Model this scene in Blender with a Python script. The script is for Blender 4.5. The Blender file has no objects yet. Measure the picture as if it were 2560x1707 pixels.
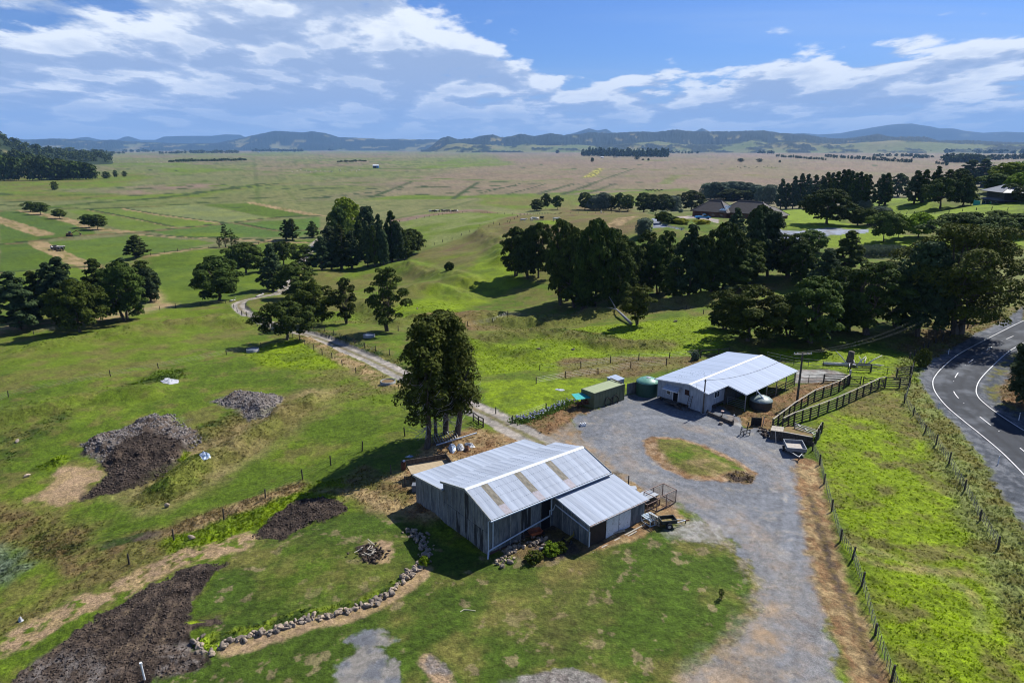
import bpy, bmesh, math, random
import numpy as np
from mathutils import Vector, Matrix
random.seed(11); rng = np.random.default_rng(11)
SC = bpy.context.scene; COL = SC.collection
R = math.radians
# ------------------------------------------------------------ camera
CH = 35.0; PITCH = R(15.8); FPX = 1707.0
cd = bpy.data.cameras.new('camera'); cam = bpy.data.objects.new('camera', cd); COL.objects.link(cam)
cam.location = (0, 0, CH); cam.rotation_euler = (R(90) - PITCH, 0, 0)
cd.sensor_width = 36; cd.lens = 36 * FPX / 2560; cd.clip_start = .5; cd.clip_end = 90000
SC.camera = cam
# ------------------------------------------------------------ world, sun, exposure
SC.view_settings.view_transform = 'Standard'; SC.view_settings.look = 'None'
SC.view_settings.gamma = 1; SC.view_settings.exposure = 0.68; SC.view_settings.use_curve_mapping = False
SUN_AZ, SUN_EL = R(46), R(46)        # azimuth from +Y towards +X
W = bpy.data.worlds.new('World'); SC.world = W; W.use_nodes = True
SKYO = (3.4, 1.7)
def build_world():
    nt = W.node_tree; nt.nodes.clear(); N = nt.nodes.new; L = nt.links.new
    def math_(op, a, b=None, c=None, clamp=False):
        n = N('ShaderNodeMath'); n.operation = op; n.use_clamp = clamp
        for i, v in enumerate((a, b, c)):
            if v is None: continue
            if isinstance(v, (int, float)): n.inputs[i].default_value = v
            else: L(v, n.inputs[i])
        return n.outputs[0]
    def sstep(v, a, b):
        n = N('ShaderNodeMapRange'); n.interpolation_type = 'SMOOTHSTEP'
        L(v, n.inputs[0]); n.inputs[1].default_value = a; n.inputs[2].default_value = b
        return n.outputs[0]
    sky = N('ShaderNodeTexSky'); sky.sky_type = 'NISHITA'; sky.sun_disc = False
    sky.sun_elevation = SUN_EL; sky.sun_rotation = SUN_AZ; sky.altitude = 50
    sky.air_density = 1.0; sky.dust_density = .6; sky.ozone_density = 2.0
    tc = N('ShaderNodeTexCoord'); sp = N('ShaderNodeSeparateXYZ'); L(tc.outputs['Generated'], sp.inputs[0])
    x, y, z = sp.outputs
    zz = math_('ADD', math_('MAXIMUM', z, 0.0), 0.13)
    px = math_('DIVIDE', x, zz); py = math_('DIVIDE', y, zz)
    def noise(sx, sy, ox, oy, scale, detail, rough, dist=0.0, dy=0.0):
        c = N('ShaderNodeCombineXYZ')
        L(math_('MULTIPLY_ADD', px, sx, ox), c.inputs[0])
        if dy:
            q = math_('DIVIDE', y, math_('ADD', zz, dy)); L(math_('MULTIPLY_ADD', q, sy, oy), c.inputs[1])
        else: L(math_('MULTIPLY_ADD', py, sy, oy), c.inputs[1])
        n = N('ShaderNodeTexNoise'); n.noise_dimensions = '3D'; L(c.outputs[0], n.inputs['Vector'])
        n.inputs['Scale'].default_value = scale; n.inputs['Detail'].default_value = detail
        n.inputs['Roughness'].default_value = rough; n.inputs['Distortion'].default_value = dist
        return n.outputs[0]
    OX, OY = SKYO
    big = noise(1, 1, OX, OY, .62, 2, .5)
    n1 = noise(1, .66, OX, OY, 2.3, 13, .56, .10)
    n2 = noise(1, .66, OX, OY, 2.3, 13, .56, .10, dy=.016)
    n3 = noise(1, .66, OX, OY, 2.3, 3, .5, .10, dy=.035)
    az = math_('DIVIDE', x, math_('MAXIMUM', y, .05))
    left = math_('MULTIPLY', sstep(az, .12, -.25), sstep(z, .34, .20))
    low = math_('MULTIPLY', sstep(z, .012, .045), sstep(z, .15, .085))
    gap = math_('MULTIPLY', sstep(az, .02, .22), sstep(z, .085, .12))
    cov = math_('MULTIPLY', left, .085)
    cov = math_('MULTIPLY_ADD', low, .10, cov)
    cov = math_('MULTIPLY_ADD', gap, -.035, cov)
    cov = math_('MULTIPLY_ADD', sstep(z, .22, .5), -.06, cov)
    d = math_('ADD', math_('ADD', math_('MULTIPLY', n1, .62), math_('MULTIPLY', big, .38)), cov)
    dens = sstep(d, .510, .575)
    thick = sstep(d, .54, .77)
    lit = math_('MULTIPLY_ADD', math_('SUBTRACT', n1, n2), 4.4, .0)
    lit = math_('ADD', lit, math_('MULTIPLY_ADD', math_('SUBTRACT', n1, n3), 2.0, .60), None, True)
    sh = math_('SUBTRACT', lit, math_('MULTIPLY', thick, .55), clamp=True)
    ramp = N('ShaderNodeValToRGB'); L(sh, ramp.inputs[0])
    e = ramp.color_ramp.elements; e[0].position = 0; e[0].color = (.29, .375, .55, 1)
    e[1].position = .80; e[1].color = (.76, .80, .84, 1)
    m = e.new(.36); m.color = (.38, .46, .62, 1)
    wisp = math_('MULTIPLY', sstep(noise(.35, 1.2, 7.1, 3.3, .9, 8, .6, .4), .45, .75), .22)
    skys = N('ShaderNodeMix'); skys.data_type = 'RGBA'; skys.blend_type = 'MULTIPLY'; skys.inputs[0].default_value = 1; L(sky.outputs[0], skys.inputs[6]); skys.inputs[7].default_value = (.030, .047, .084, 1)
    hz = N('ShaderNodeMix'); hz.data_type = 'RGBA'
    L(math_('MULTIPLY', sstep(z, .13, .01), .9), hz.inputs[0]); L(skys.outputs[2], hz.inputs[6]); hz.inputs[7].default_value = (.30, .42, .64, 1)
    wm = N('ShaderNodeMix'); wm.data_type = 'RGBA'; L(wisp, wm.inputs[0]); L(hz.outputs[2], wm.inputs[6]); wm.inputs[7].default_value = (.42, .52, .68, 1)
    fade = math_('MULTIPLY', dens, sstep(z, .005, .065))
    mx = N('ShaderNodeMix'); mx.data_type = 'RGBA'; L(fade, mx.inputs[0]); L(wm.outputs[2], mx.inputs[6]); L(ramp.outputs[0], mx.inputs[7])
    bg = N('ShaderNodeBackground'); L(mx.outputs[2], bg.inputs[0]); bg.inputs[1].default_value = .84
    out = N('ShaderNodeOutputWorld'); L(bg.outputs[0], out.inputs[0])
build_world()
sd = bpy.data.lights.new('sun', 'SUN'); sd.energy = 5.0; sd.angle = R(.53); sd.color = (1, .965, .90)
so = bpy.data.objects.new('sun', sd); COL.objects.link(so)
so.rotation_euler = Vector((math.sin(SUN_AZ) * math.cos(SUN_EL), math.cos(SUN_AZ) * math.cos(SUN_EL), math.sin(SUN_EL))).to_track_quat('Z', 'Y').to_euler()
so.location = (60, 60, 90)
SC.render.engine = 'CYCLES'
cy = SC.cycles; cy.filter_width = 1.05; cy.max_bounces = 4; cy.diffuse_bounces = 2; cy.glossy_bounces = 2; cy.transmission_bounces = 2
cy.volume_bounces = 0; cy.transparent_max_bounces = 4; cy.use_denoising = True; cy.caustics_reflective = False; cy.caustics_refractive = False
# ------------------------------------------------------------ photograph measurements -> places on the real terrain
def G(x, y): return (x * 1.08844, y * 1.08844)
def view(x0, y0, k): return lambda x, y: (x0 + x * k, y0 + y * k)
A = view(950, 1000, .34014); B = view(1400, 820, .29762); C3 = view(1900, 800, .28061); D4 = view(1850, 1150, .35518)
E5 = view(0, 1200, .34014); F6 = view(0, 880, .34014); G7 = view(700, 1350, .34014)
T1 = view(0, 460, .34014); T2 = view(600, 460, .29762); T3 = view(1200, 460, .34014); T4 = view(1760, 400, .34014)
H1 = view(0, 280, .54422); H2 = view(1280, 280, .54422); K = view(900, 740, .28058)
CP, SP = math.cos(PITCH), math.sin(PITCH)
def ray(p):
    x = (p[0] - 1280) / FPX; y = -(p[1] - 853.5) / FPX
    return np.array([x, CP + y * SP, -SP + y * CP])
def flat(p, z):
    d = ray(p); t = (z - CH) / d[2]; return d[0] * t, d[1] * t
# ------------------------------------------------------------ noise
def _h(ix, iy, s):
    n = (ix.astype(np.int64) * 374761393 + iy.astype(np.int64) * 668265263 + s * 974634777) & 0xffffffff
    n = ((n ^ (n >> 13)) * 1274126177) & 0xffffffff
    return ((n ^ (n >> 16)) & 0xffff) / 65535.0
def vn(x, y, s=0):
    x = np.asarray(x, float); y = np.asarray(y, float)
    ix = np.floor(x); iy = np.floor(y); fx = x - ix; fy = y - iy
    fx = fx * fx * fx * (fx * (fx * 6 - 15) + 10); fy = fy * fy * fy * (fy * (fy * 6 - 15) + 10)
    a = _h(ix, iy, s); b = _h(ix + 1, iy, s); c = _h(ix, iy + 1, s); d = _h(ix + 1, iy + 1, s)
    return (a * (1 - fx) + b * fx) * (1 - fy) + (c * (1 - fx) + d * fx) * fy
def fbm(x, y, s=0, o=4, g=.5):
    t = 0; a = 1; n = 0; x = np.asarray(x, float); y = np.asarray(y, float)
    for i in range(o):
        t = t + a * vn(x, y, s + i * 17); n += a; a *= g
        x, y = x * 1.9 + y * .55 + 3.1, y * 1.9 - x * .55 + 1.7
    return t / n
def ss(x, a, b):
    t = np.clip((np.asarray(x, float) - a) / (b - a), 0, 1); return t * t * (3 - 2 * t)
# ------------------------------------------------------------ terrain: heights known at measured spots
CTRL = [ # (2352-wide picture x, y, height in metres)
 (1123,1276,0),(967,1145,-.2),(1350,1262,.4),(1480,1170,.5),(1350,1050,.5),(1500,1000,.5),(1700,1100,.5),(1800,1300,.6),(1850,1550,.9),(1650,950,.5),(1900,900,.5),
 (1300,1400,.1),(1300,1550,.4),(900,1500,-.2),(600,1520,-1.0),(1150,1000,.1),(1300,900,.3),(1230,1100,.4),(1050,1010,-.2),
 (700,1180,-1.3),(450,1350,-1.8),(200,1450,-3),(100,1250,-5.5),(100,1100,-6),(350,1040,-5.2),(560,930,-4.5),(700,1050,-2.8),(850,930,-2),(880,1050,-1.2),(20,1550,-3.8),(20,930,-6),(200,850,-6),(400,720,-8.5),(560,820,-6),
 (930,865,-3),(1100,960,-.6),(800,800,-5),(650,740,-7.5),(545,700,-9),(640,675,-11),(720,565,-15),(200,700,-9.5),(0,760,-9),(350,690,-12),(0,650,-15),(200,610,-15.8),(450,620,-15.2),(600,600,-15.5),(0,560,-16),(300,560,-16),(600,540,-16),(850,540,-15.5),
 (1150,700,-6.5),(1300,800,-2.6),(1200,850,-1.8),(1500,790,-1.4),(1100,780,-4.2),(950,760,-5.5),(1050,600,-4),(1300,500,2),(1400,495,3),(1100,560,-7),(960,640,-11),(850,670,-10),(1100,490,-8),(1200,500,-4),(950,500,-13),(1000,540,-10),
 (1400,720,-4.5),(1600,720,-2),(1600,620,0),(1690,520,6),(1500,520,5),(1400,560,2),(1850,560,4),(2050,590,3.5),(2300,560,7),(2270,462,12),(2150,480,8),(1900,490,5),(1800,495,5),(2352,460,14),
 (2352,720,2.2),(2230,850,1.2),(2150,900,.9),(2352,1080,.9),(2290,1250,.8),(2230,1000,.9),(2000,1100,.5),(2200,1400,.8),(1700,780,.1),(2100,770,.8),(1900,830,.5),(2340,860,1.2),(2500,1000,1.2),(2500,1400,1),(-150,1100,-7),(-150,1500,-5)]
_pts = []
for gx, gy, z in CTRL:
    X, Y = flat(G(gx, gy), z); _pts.append((X, Y, z))
for azd in range(-180, 180, 15):
    for D in ((560, 800, 1300, 3000, 9000, 30000) if -45 <= azd <= 12 else (700, 1000, 3000, 9000, 30000)):
        _pts.append((D * math.sin(R(azd)), D * math.cos(R(azd)), -16))
for azd, D, z in ((35, 450, 16), (42, 300, 12), (50, 200, 8), (50, 420, 18), (60, 100, 3), (90, 60, 1), (120, 60, 0), (180, 60, 0), (-120, 60, -2), (-90, 60, -5), (-60, 150, -9), (-60, 300, -15), (0, 25, .3), (180, 10, .4), (90, 200, 5), (150, 250, -3), (-150, 250, -8), (28, 560, -10), (20, 540, -13), (35, 620, -8), (10, 520, -14), (90, 450, 2)):
    _pts.append((D * math.sin(R(azd)), D * math.cos(R(azd)), z))
_P = np.array(_pts)
def _warp(x, y):
    D = np.sqrt(x * x + y * y + 400.0); return np.arctan2(x, y), np.log(D)
def _feat(x, y):
    a, l = _warp(x, y); return np.stack([np.sin(a) * 1.0, np.cos(a) * 1.0, l], -1)
_C = _feat(_P[:, 0], _P[:, 1]); _c2 = .05 ** 2
def _ker(A_, B_):
    d2 = ((A_[:, None, :] - B_[None, :, :]) ** 2).sum(-1); return np.sqrt(d2 + _c2)
_K = _ker(_C, _C); n_ = len(_C)
_M = np.zeros((n_ + 1, n_ + 1)); _M[:n_, :n_] = _K - np.eye(n_) * .012; _M[:n_, n_] = 1; _M[n_, :n_] = 1
_wt = np.linalg.solve(_M, np.append(_P[:, 2], 0))
def base(x, y):
    x = np.atleast_1d(np.asarray(x, float)); y = np.atleast_1d(np.asarray(y, float)); out = np.empty(len(x))
    for i in range(0, len(x), 40000):
        F = _feat(x[i:i + 40000], y[i:i + 40000]); out[i:i + 40000] = _ker(F, _C) @ _wt[:n_] + _wt[n_]
    D = np.hypot(x, y); k = ss(D, 900, 1500)
    return out * (1 - k) - 16 * k
def hit(p, f=None, tmax=None):
    f = f or base; d = ray(p)
    ts = np.geomspace(30, 40000, 330); zz = CH + d[2] * ts; k0 = max(0, int(np.argmax(zz < 24)) - 1); ts = ts[k0:] if (zz < 24).any() else ts[-3:]; k1 = int(np.argmax(CH + d[2] * ts < -20)); ts = ts[:k1 + 2] if k1 > 0 else ts; X, Y, Z = d[0] * ts, d[1] * ts, CH + d[2] * ts
    g = f(X, Y) - Z
    i = np.argmax(g > 0)
    if g[i] <= 0: i = len(ts) - 1
    a, b = ts[max(i - 1, 0)], ts[i]
    for _ in range(14):
        m = (a + b) / 2; q = f(np.array([d[0] * m]), np.array([d[1] * m]))[0] - (CH + d[2] * m)
        if q > 0: b = m
        else: a = m
    return np.array([d[0] * b, d[1] * b, CH + d[2] * b])
_hc = {}
def hb(p):
    k = (round(p[0], 2), round(p[1], 2))
    if k not in _hc: _hc[k] = hit(p)
    return _hc[k]
# ------------------------------------------------------------ ground cover: regions with their real colours and relief
GR = (.060, .096, .005); GR2 = (.088, .128, .007); LU = (.132, .188, .002); DG = (.026, .046, .006); OL = (.108, .102, .024)
TAN = (.245, .175, .085); BRN = (.115, .082, .032); RST = (.165, .095, .044); PNK = (.170, .118, .084); PLN = (.112, .122, .040)
SOIL = (.029, .021, .016); SOIL2 = (.072, .052, .038); RUB = (.15, .130, .115); GRAV = (.118, .124, .135); GRV2 = (.190, .176, .155); CLAY = (.26, .18, .105)
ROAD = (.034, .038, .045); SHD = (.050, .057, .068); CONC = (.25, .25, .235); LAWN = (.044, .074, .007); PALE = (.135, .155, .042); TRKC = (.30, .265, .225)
GRASS, GRVL, TRACK, ASPH, EARTH, CNC, DRIVE = range(7)
def W2(fr, pts): return np.array([hb(fr(*p))[:2] for p in pts])
LAY = []
def poly(fr, pts, c1, c2, cls=GRASS, rel=None, soft=1.0, wob=1.0, wl=3.0, mixs=3.0, dens=1.0, heap=0.0, thr=.5, pn=None):
    LAY.append(dict(k='p', P=W2(fr, pts), c1=c1, c2=c2, cls=cls, rel=rel, soft=soft, wob=wob, wl=wl, mixs=mixs, dens=dens, heap=heap, thr=thr))
def strip(fr, pts, w, c1, c2, cls=GRASS, rel=None, soft=.5, wob=.5, wl=2.0, mixs=2.0, dens=1.0, heap=0.0, thr=.5):
    P = W2(fr, pts)
    if len(P) > 2: P = smooth(P)
    LAY.append(dict(k='s', P=P, w=w, c1=c1, c2=c2, cls=cls, rel=rel, soft=soft, wob=wob, wl=wl, mixs=mixs, dens=dens, heap=heap, thr=thr))
def smooth(P, n=6):
    P = np.asarray(P, float); Q = np.vstack([2 * P[0] - P[1], P, 2 * P[-1] - P[-2]]); out = []
    for i in range(1, len(Q) - 2):
        for t in np.arange(0, 1, 1 / n):
            a, b, c, d = Q[i - 1], Q[i], Q[i + 1], Q[i + 2]
            out.append(.5 * ((2 * b) + (c - a) * t + (2 * a - 5 * b + 4 * c - d) * t * t + (3 * b - a - 3 * c + d) * t ** 3))
    out.append(Q[-2]); return np.array(out)
def segdist(x, y, P, closed):
    d = np.full(len(x), 1e9); n = len(P); ins = np.zeros(len(x), bool)
    for i in range(n if closed else n - 1):
        x0, y0 = P[i]; x1, y1 = P[(i + 1) % n]; dx, dy = x1 - x0, y1 - y0; l2 = dx * dx + dy * dy + 1e-9
        t = np.clip(((x - x0) * dx + (y - y0) * dy) / l2, 0, 1)
        d = np.minimum(d, (x - x0 - t * dx) ** 2 + (y - y0 - t * dy) ** 2)
        if closed and y0 != y1:
            c = ((y0 > y) != (y1 > y)) & (x < (x1 - x0) * (y - y0) / (y1 - y0) + x0); ins ^= c
    d = np.sqrt(d); return np.where(ins, d, -d) if closed else -d
# --- the far plain
poly(G, [(1100, 345), (2352, 345), (2352, 420), (1900, 425), (1560, 447), (1050, 452), (800, 447), (1000, 400), (1180, 375)], PNK, (.150, .118, .070), soft=40, wob=60, wl=220, mixs=160, thr=.5, dens=.78)
poly(H1, [(240, 372), (620, 342), (1180, 318), (1310, 326), (1000, 362), (500, 392)], PNK, PLN, soft=15, wob=20, wl=90, mixs=90, thr=.35)
poly(H1, [(0, 350), (560, 380), (900, 372), (1300, 322), (1500, 317), (1200, 340), (900, 395), (0, 415)], GR2, OL, soft=10, wob=15, wl=50, mixs=60)
poly(H1, [(1900, 262), (2100, 212), (2352, 226), (2352, 244)], GR2, PLN, soft=20, wob=20, wl=80, mixs=80)
poly(H1, [(330, 240), (800, 232), (1150, 262), (800, 290), (500, 250)], GR2, PLN, soft=20, wob=20, wl=80, mixs=80)
poly(T2, [(1000, 130), (1400, 95), (2000, 100), (2352, 78), (2352, 112), (1700, 128)], GR2, GR, soft=5, wob=4, wl=20, mixs=30)
poly(T3, [(0, 75), (700, 80), (1520, 30), (1560, 60), (1400, 140), (720, 190), (300, 195), (0, 150)], OL, GR2, soft=6, wob=6, wl=30, mixs=40)
# --- paddocks on the plain
for q, ca, cb in (([(0, 200), (170, 200), (690, 340), (700, 372), (0, 440)], (.055, .092, .012), GR), ([(480, 190), (900, 180), (1640, 290), (940, 352), (800, 310)], (.092, .128, .018), GR2), ([(1050, 345), (1700, 292), (2260, 392), (1500, 402)], (.058, .100, .014), GR2),
          ([(330, 430), (1000, 372), (1600, 430), (1450, 470), (1090, 540), (620, 598)], (.068, .108, .012), GR2), ([(0, 445), (270, 432), (520, 570), (0, 660)], (.052, .085, .010), GR), ([(1760, 290), (2352, 245), (2352, 380), (2200, 385)], (.062, .112, .014), GR)):
    poly(T1, q, ca, cb, soft=1.0, wob=1.2, wl=20, mixs=22, rel=.06, thr=.6)
poly(T1, [(940, 180), (1450, 150), (1990, 250), (1670, 290)], PALE, (.11, .13, .045), soft=1.0, wob=1.2, wl=20, mixs=22)
poly(T1, [(1480, 150), (1850, 140), (2352, 230), (2000, 250)], GR, DG, soft=2.5, wob=3, wl=20, mixs=25, thr=.7)
poly(T1, [(1100, 545), (1680, 475), (1900, 435), (2340, 400), (2200, 560), (2030, 760), (1750, 850), (1320, 880), (1170, 800), (1080, 640)], GR2, GR, soft=2, wob=2, wl=12, mixs=16, rel=.05)
poly(T1, [(0, 660), (330, 620), (690, 600), (680, 900), (0, 1000)], GR, GR2, soft=3, wob=3, wl=15, mixs=20)
for q, w_, c, c2 in (([(-200, 200), (0, 265), (160, 318), (330, 372)], 7, TAN, OL), ([(140, 190), (480, 262), (700, 328), (930, 352)], 6, TAN, OL), ([(900, 180), (1200, 232), (1660, 290)], 4, TAN, OL), ([(1850, 140), (2352, 235)], 6, TAN, OL),
                     ([(640, 190), (1000, 260), (1280, 320)], 2.5, OL, TAN), ([(0, 446), (300, 412), (700, 372), (1000, 358), (1660, 292), (2000, 252), (2352, 238)], 3.4, BRN, DG), ([(270, 430), (400, 500), (690, 606)], 6, TAN, OL), ([(1050, 372), (1600, 404), (2300, 430)], 3, TAN, DG),
                     ([(1740, 290), (2080, 350), (2352, 330)], 2.5, BRN, DG), ([(1100, 545), (1480, 484), (1700, 466), (1980, 415)], 3.5, TAN, BRN), ([(0, 655), (330, 622), (690, 600)], 2.0, BRN, OL), ([(0, 200), (160, 192)], 3, BRN, DG)):
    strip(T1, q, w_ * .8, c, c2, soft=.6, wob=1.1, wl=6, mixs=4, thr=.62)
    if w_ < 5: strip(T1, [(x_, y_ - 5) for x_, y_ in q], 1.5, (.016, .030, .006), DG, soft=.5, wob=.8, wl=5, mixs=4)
for q, w_, c, c2 in (([(200, 188), (700, 140), (1250, 95), (1900, 2)], 8, DG, GR), ([(0, 155), (560, 182), (1000, 172), (1500, 140)], 5, DG, OL), ([(0, 80), (500, 82), (860, 70)], 7, GR, DG), ([(0, 30), (900, 12), (1700, 14)], 6, GR2, GR)):
    strip(T1, q, w_, c, c2, soft=1.5, wob=2, wl=14, mixs=14, thr=.6)
for q in ([(0, 70), (170, 30), (290, 0)], [(210, 75), (400, 25), (480, 0)], [(410, 72), (560, 35), (730, 0)], [(600, 74), (760, 30), (830, 0)], [(820, 65), (930, 22), (960, 0)]):
    strip(T3, q, 1.6, (.018, .034, .007), DG, soft=1.2, wob=1.5, wl=14, mixs=14)
strip(T3, [(0, 88), (560, 72), (880, 45), (1500, 50)], 11, GR2, GR, soft=3, wob=3, wl=14, mixs=14)
for q in ([(0, 60), (900, 48), (1700, 12)], [(300, 40), (1500, 30), (2352, 12)], [(0, 120), (700, 110), (1400, 40)], [(900, 110), (1900, 70), (2352, 10)], [(0, 20), (800, 2)]):
    strip(T2, q, 3.0, (.02, .036, .008), DG, soft=1.0, wob=1.5, wl=14, mixs=14)
for q in ([(0, 415), (700, 398), (1500, 395)], [(300, 345), (1000, 352), (1320, 322), (1900, 318), (2352, 322)], [(0, 375), (700, 350), (1100, 330)], [(1300, 362), (1700, 345), (2352, 352)], [(560, 262), (900, 272), (1500, 268)], [(1000, 340), (1500, 362)], [(1900, 318), (1700, 395)], [(2200, 322), (2080, 400)], [(1320, 322), (1100, 352), (700, 380), (400, 396)]):
    strip(H1, q, 3.2, (.028, .048, .010), DG, soft=1.6, wob=2.5, wl=30, mixs=30)
for q in ([(0, 332), (300, 328), (700, 322)], [(30, 300), (420, 300), (1000, 312)], [(230, 380), (450, 300), (560, 262)], [(120, 380), (280, 330)], [(330, 378), (480, 330)], [(0, 255), (500, 262), (1200, 248)], [(0, 240), (400, 244), (1300, 240), (2352, 262)]):
    strip(H2, q, 3.0, (.06, .065, .026), DG, soft=1.6, wob=2.5, wl=30, mixs=30)
strip(H2, [(350, 300), (385, 278), (405, 258)], 10, (.30, .27, .05), OL, soft=4, wob=2)
for q in ([(0, 262), (600, 268), (1300, 256), (2100, 268)], [(0, 325), (500, 296), (1200, 290)], [(0, 220), (900, 226), (2352, 236)], [(700, 330), (760, 290)]):
    strip(H2, q, 8, OL, PLN, soft=5, wob=8, wl=60, mixs=60)
for q in ([(600, 315), (1400, 325), (2000, 318)], [(950, 260), (1500, 290), (2352, 318)], [(400, 205), (1100, 206), (2000, 192)], [(1300, 262), (1800, 262), (2352, 258)]):
    strip(H1, q, 12, GR, PLN, soft=6, wob=8, wl=60, mixs=60)
strip(T2, [(1340, 305), (1500, 275), (1900, 225), (2060, 240), (2352, 255)], 9, PNK, BRN, soft=2, wob=2, wl=14, mixs=14)
poly(H1, [(-300, 290), (250, 296), (620, 282), (700, 300), (500, 345), (0, 362), (-300, 370)], GR2, OL, soft=10, wob=10, wl=40, mixs=50)
# --- hillock, valley and near slopes
poly(T2, [(1340, 330), (2000, 235), (2352, 262), (2352, 310), (2000, 400), (1600, 520), (1540, 470)], PALE, GR2, soft=3, wob=3, wl=16, mixs=25)
poly(T2, [(1560, 540), (2000, 400), (2352, 320), (2700, 180), (3300, 200), (3300, 420), (2500, 560), (2352, 700), (1900, 780), (1500, 640)], OL, BRN, soft=4, wob=8, wl=18, mixs=9, rel=.20, thr=.55)
for q in ([(2300, 420), (2050, 560), (1800, 620)], [(2250, 620), (1950, 680), (1700, 700)], [(1400, 900), (1700, 860), (1900, 800)], [(1000, 820), (1300, 780), (1600, 760)]):
    strip(T2, q, 4, GR2, LU, soft=4, wob=4, wl=8, mixs=6, rel=.16, dens=.7)
poly(T3, [(0, 330), (320, 235), (1000, 205), (1300, 225), (1180, 330), (1000, 420), (600, 360), (300, 300), (160, 480), (0, 520)], BRN, OL, soft=3, wob=4, wl=12, mixs=12, rel=.12, thr=.45)
poly(T3, [(380, 280), (620, 270), (620, 340), (480, 330)], GR2, LU, soft=2, wob=3, wl=10, mixs=10)
strip(T3, [(1120, 245), (1040, 285), (940, 335)], 3.5, TAN, BRN, soft=1, wob=1)
poly(T2, [(300, 760), (1200, 620), (1500, 640), (1900, 760), (1700, 900), (1300, 1100), (900, 1160), (600, 1150), (640, 820)], OL, GR2, soft=4, wob=6, wl=14, mixs=9, rel=.14)
strip(T2, [(2200, 560), (2100, 800), (1900, 880), (1750, 980), (1500, 1060)], 9, GR2, LU, soft=3, wob=4, wl=8, mixs=8, rel=.15)
poly(T2, [(1500, 1110), (1900, 1090), (2352, 1140), (2352, 1180), (1960, 1250), (1750, 1240)], BRN, RST, soft=2, wob=3, wl=8, mixs=6, rel=.12)
poly(T3, [(0, 975), (500, 990), (900, 940), (1900, 790), (2300, 720), (2300, 790), (1900, 850), (1500, 940), (1000, 1010), (300, 1060), (0, 1080)], BRN, OL, soft=2, wob=3, wl=8, mixs=6, rel=.14, thr=.42)
poly(K, [(950, 450), (1700, 470), (1782, 640), (1000, 660)], LU, OL, soft=3, wob=3, wl=7, mixs=6, rel=.14, thr=.7)
poly(G, [(1060, 775), (1130, 800), (1230, 775), (1330, 755), (1480, 748), (1640, 728), (1660, 812), (1500, 828), (1300, 842), (1110, 858), (1085, 820)], LU, GR2, soft=2, wob=3, wl=6, mixs=5, rel=.14, thr=.68)
strip(T3, [(60, 1140), (500, 1100), (900, 1180), (1300, 1190)], 4.0, OL, BRN, soft=2, wob=2.5, wl=6, mixs=4, rel=.15)
strip(T3, [(350, 1080), (700, 1120), (900, 1160)], 3.0, DG, OL, soft=1.5, wob=2, wl=4, mixs=3, rel=.2)
poly(B, [(0, 250), (1150, 250), (1200, 300), (700, 400), (0, 440)], OL, BRN, soft=1.2, wob=2, wl=5, mixs=4, rel=.12, thr=.5)
poly(G, [(1108, 880), (1350, 868), (1470, 880), (1335, 925), (1290, 935), (1200, 962), (1130, 945)], GR2, LU, soft=1.5, wob=2, wl=5, mixs=4, rel=.10)
poly(G, [(600, 800), (700, 780), (930, 880), (940, 960), (830, 930), (620, 830)], GR2, OL, soft=3, wob=4, wl=8, mixs=7, rel=.12)
poly(G, [(560, 810), (690, 775), (790, 830), (800, 850), (600, 850)], LU, GR2, soft=2, wob=2, wl=6, mixs=4, rel=.15, thr=.6)
strip(G, [(700, 775), (830, 850), (905, 890)], 2.2, TAN, OL, soft=1, wob=1, wl=3, rel=.15)
strip(G, [(715, 760), (800, 790), (930, 850)], 2.0, OL, DG, soft=1, wob=1, wl=3, rel=.18)
poly(T1, [(740, 960), (1040, 800), (1160, 795), (1330, 880), (1100, 930), (760, 990)], PALE, TAN, soft=2, wob=2, wl=8, mixs=10)
strip(T1, [(0, 1090), (300, 1055), (740, 985), (1100, 925)], 4, TAN, PALE, soft=1.5, wob=2, wl=6)
poly(T1, [(0, 1130), (700, 1050), (1300, 900), (1700, 870), (1960, 1060), (1700, 1180), (900, 1294), (0, 1400)], GR2, OL, soft=4, wob=4, wl=14, mixs=6, rel=.08, thr=.56)
poly(F6, [(900, 270), (1150, 150), (1350, 140), (1380, 200), (1150, 240)], DG, GR, soft=1.5, wob=2, wl=4, rel=.25)
poly(F6, [(0, 560), (250, 560), (500, 440), (560, 480), (300, 640), (100, 780), (0, 900)], OL, DG, soft=2.5, wob=3, wl=4, mixs=3, rel=.17)
strip(F6, [(1830, 500), (1700, 560), (1600, 700), (1440, 790), (1340, 850)], 5, DG, OL, soft=1.5, wob=2, wl=3, mixs=2, rel=.22, thr=.42)
strip(F6, [(2200, 380), (2000, 520), (1750, 680), (1550, 780), (1300, 960)], 6, BRN, TAN, soft=3, wob=3, wl=5, mixs=3, rel=.12, dens=.8)
strip(F6, [(1330, 850), (1280, 960), (1200, 1040)], 3, DG, OL, soft=1.5, wob=2, wl=3, mixs=2, rel=.2, thr=.45)
poly(F6, [(250, 1080), (390, 910), (520, 830), (700, 850), (800, 885), (720, 960), (620, 1060), (450, 1120)], CLAY, TAN, EARTH, soft=.7, wob=2.0, wl=2.2, mixs=2, rel=.03)
poly(F6, [(585, 690), (740, 620), (900, 570), (1050, 500), (1280, 465), (1400, 570), (1500, 640), (1440, 720), (1350, 760), (1280, 830), (900, 830), (740, 820), (640, 760)], RUB, SOIL2, EARTH, soft=.9, wob=2.0, wl=2.2, mixs=1.2, rel=.20, heap=.9, thr=.45)
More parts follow.
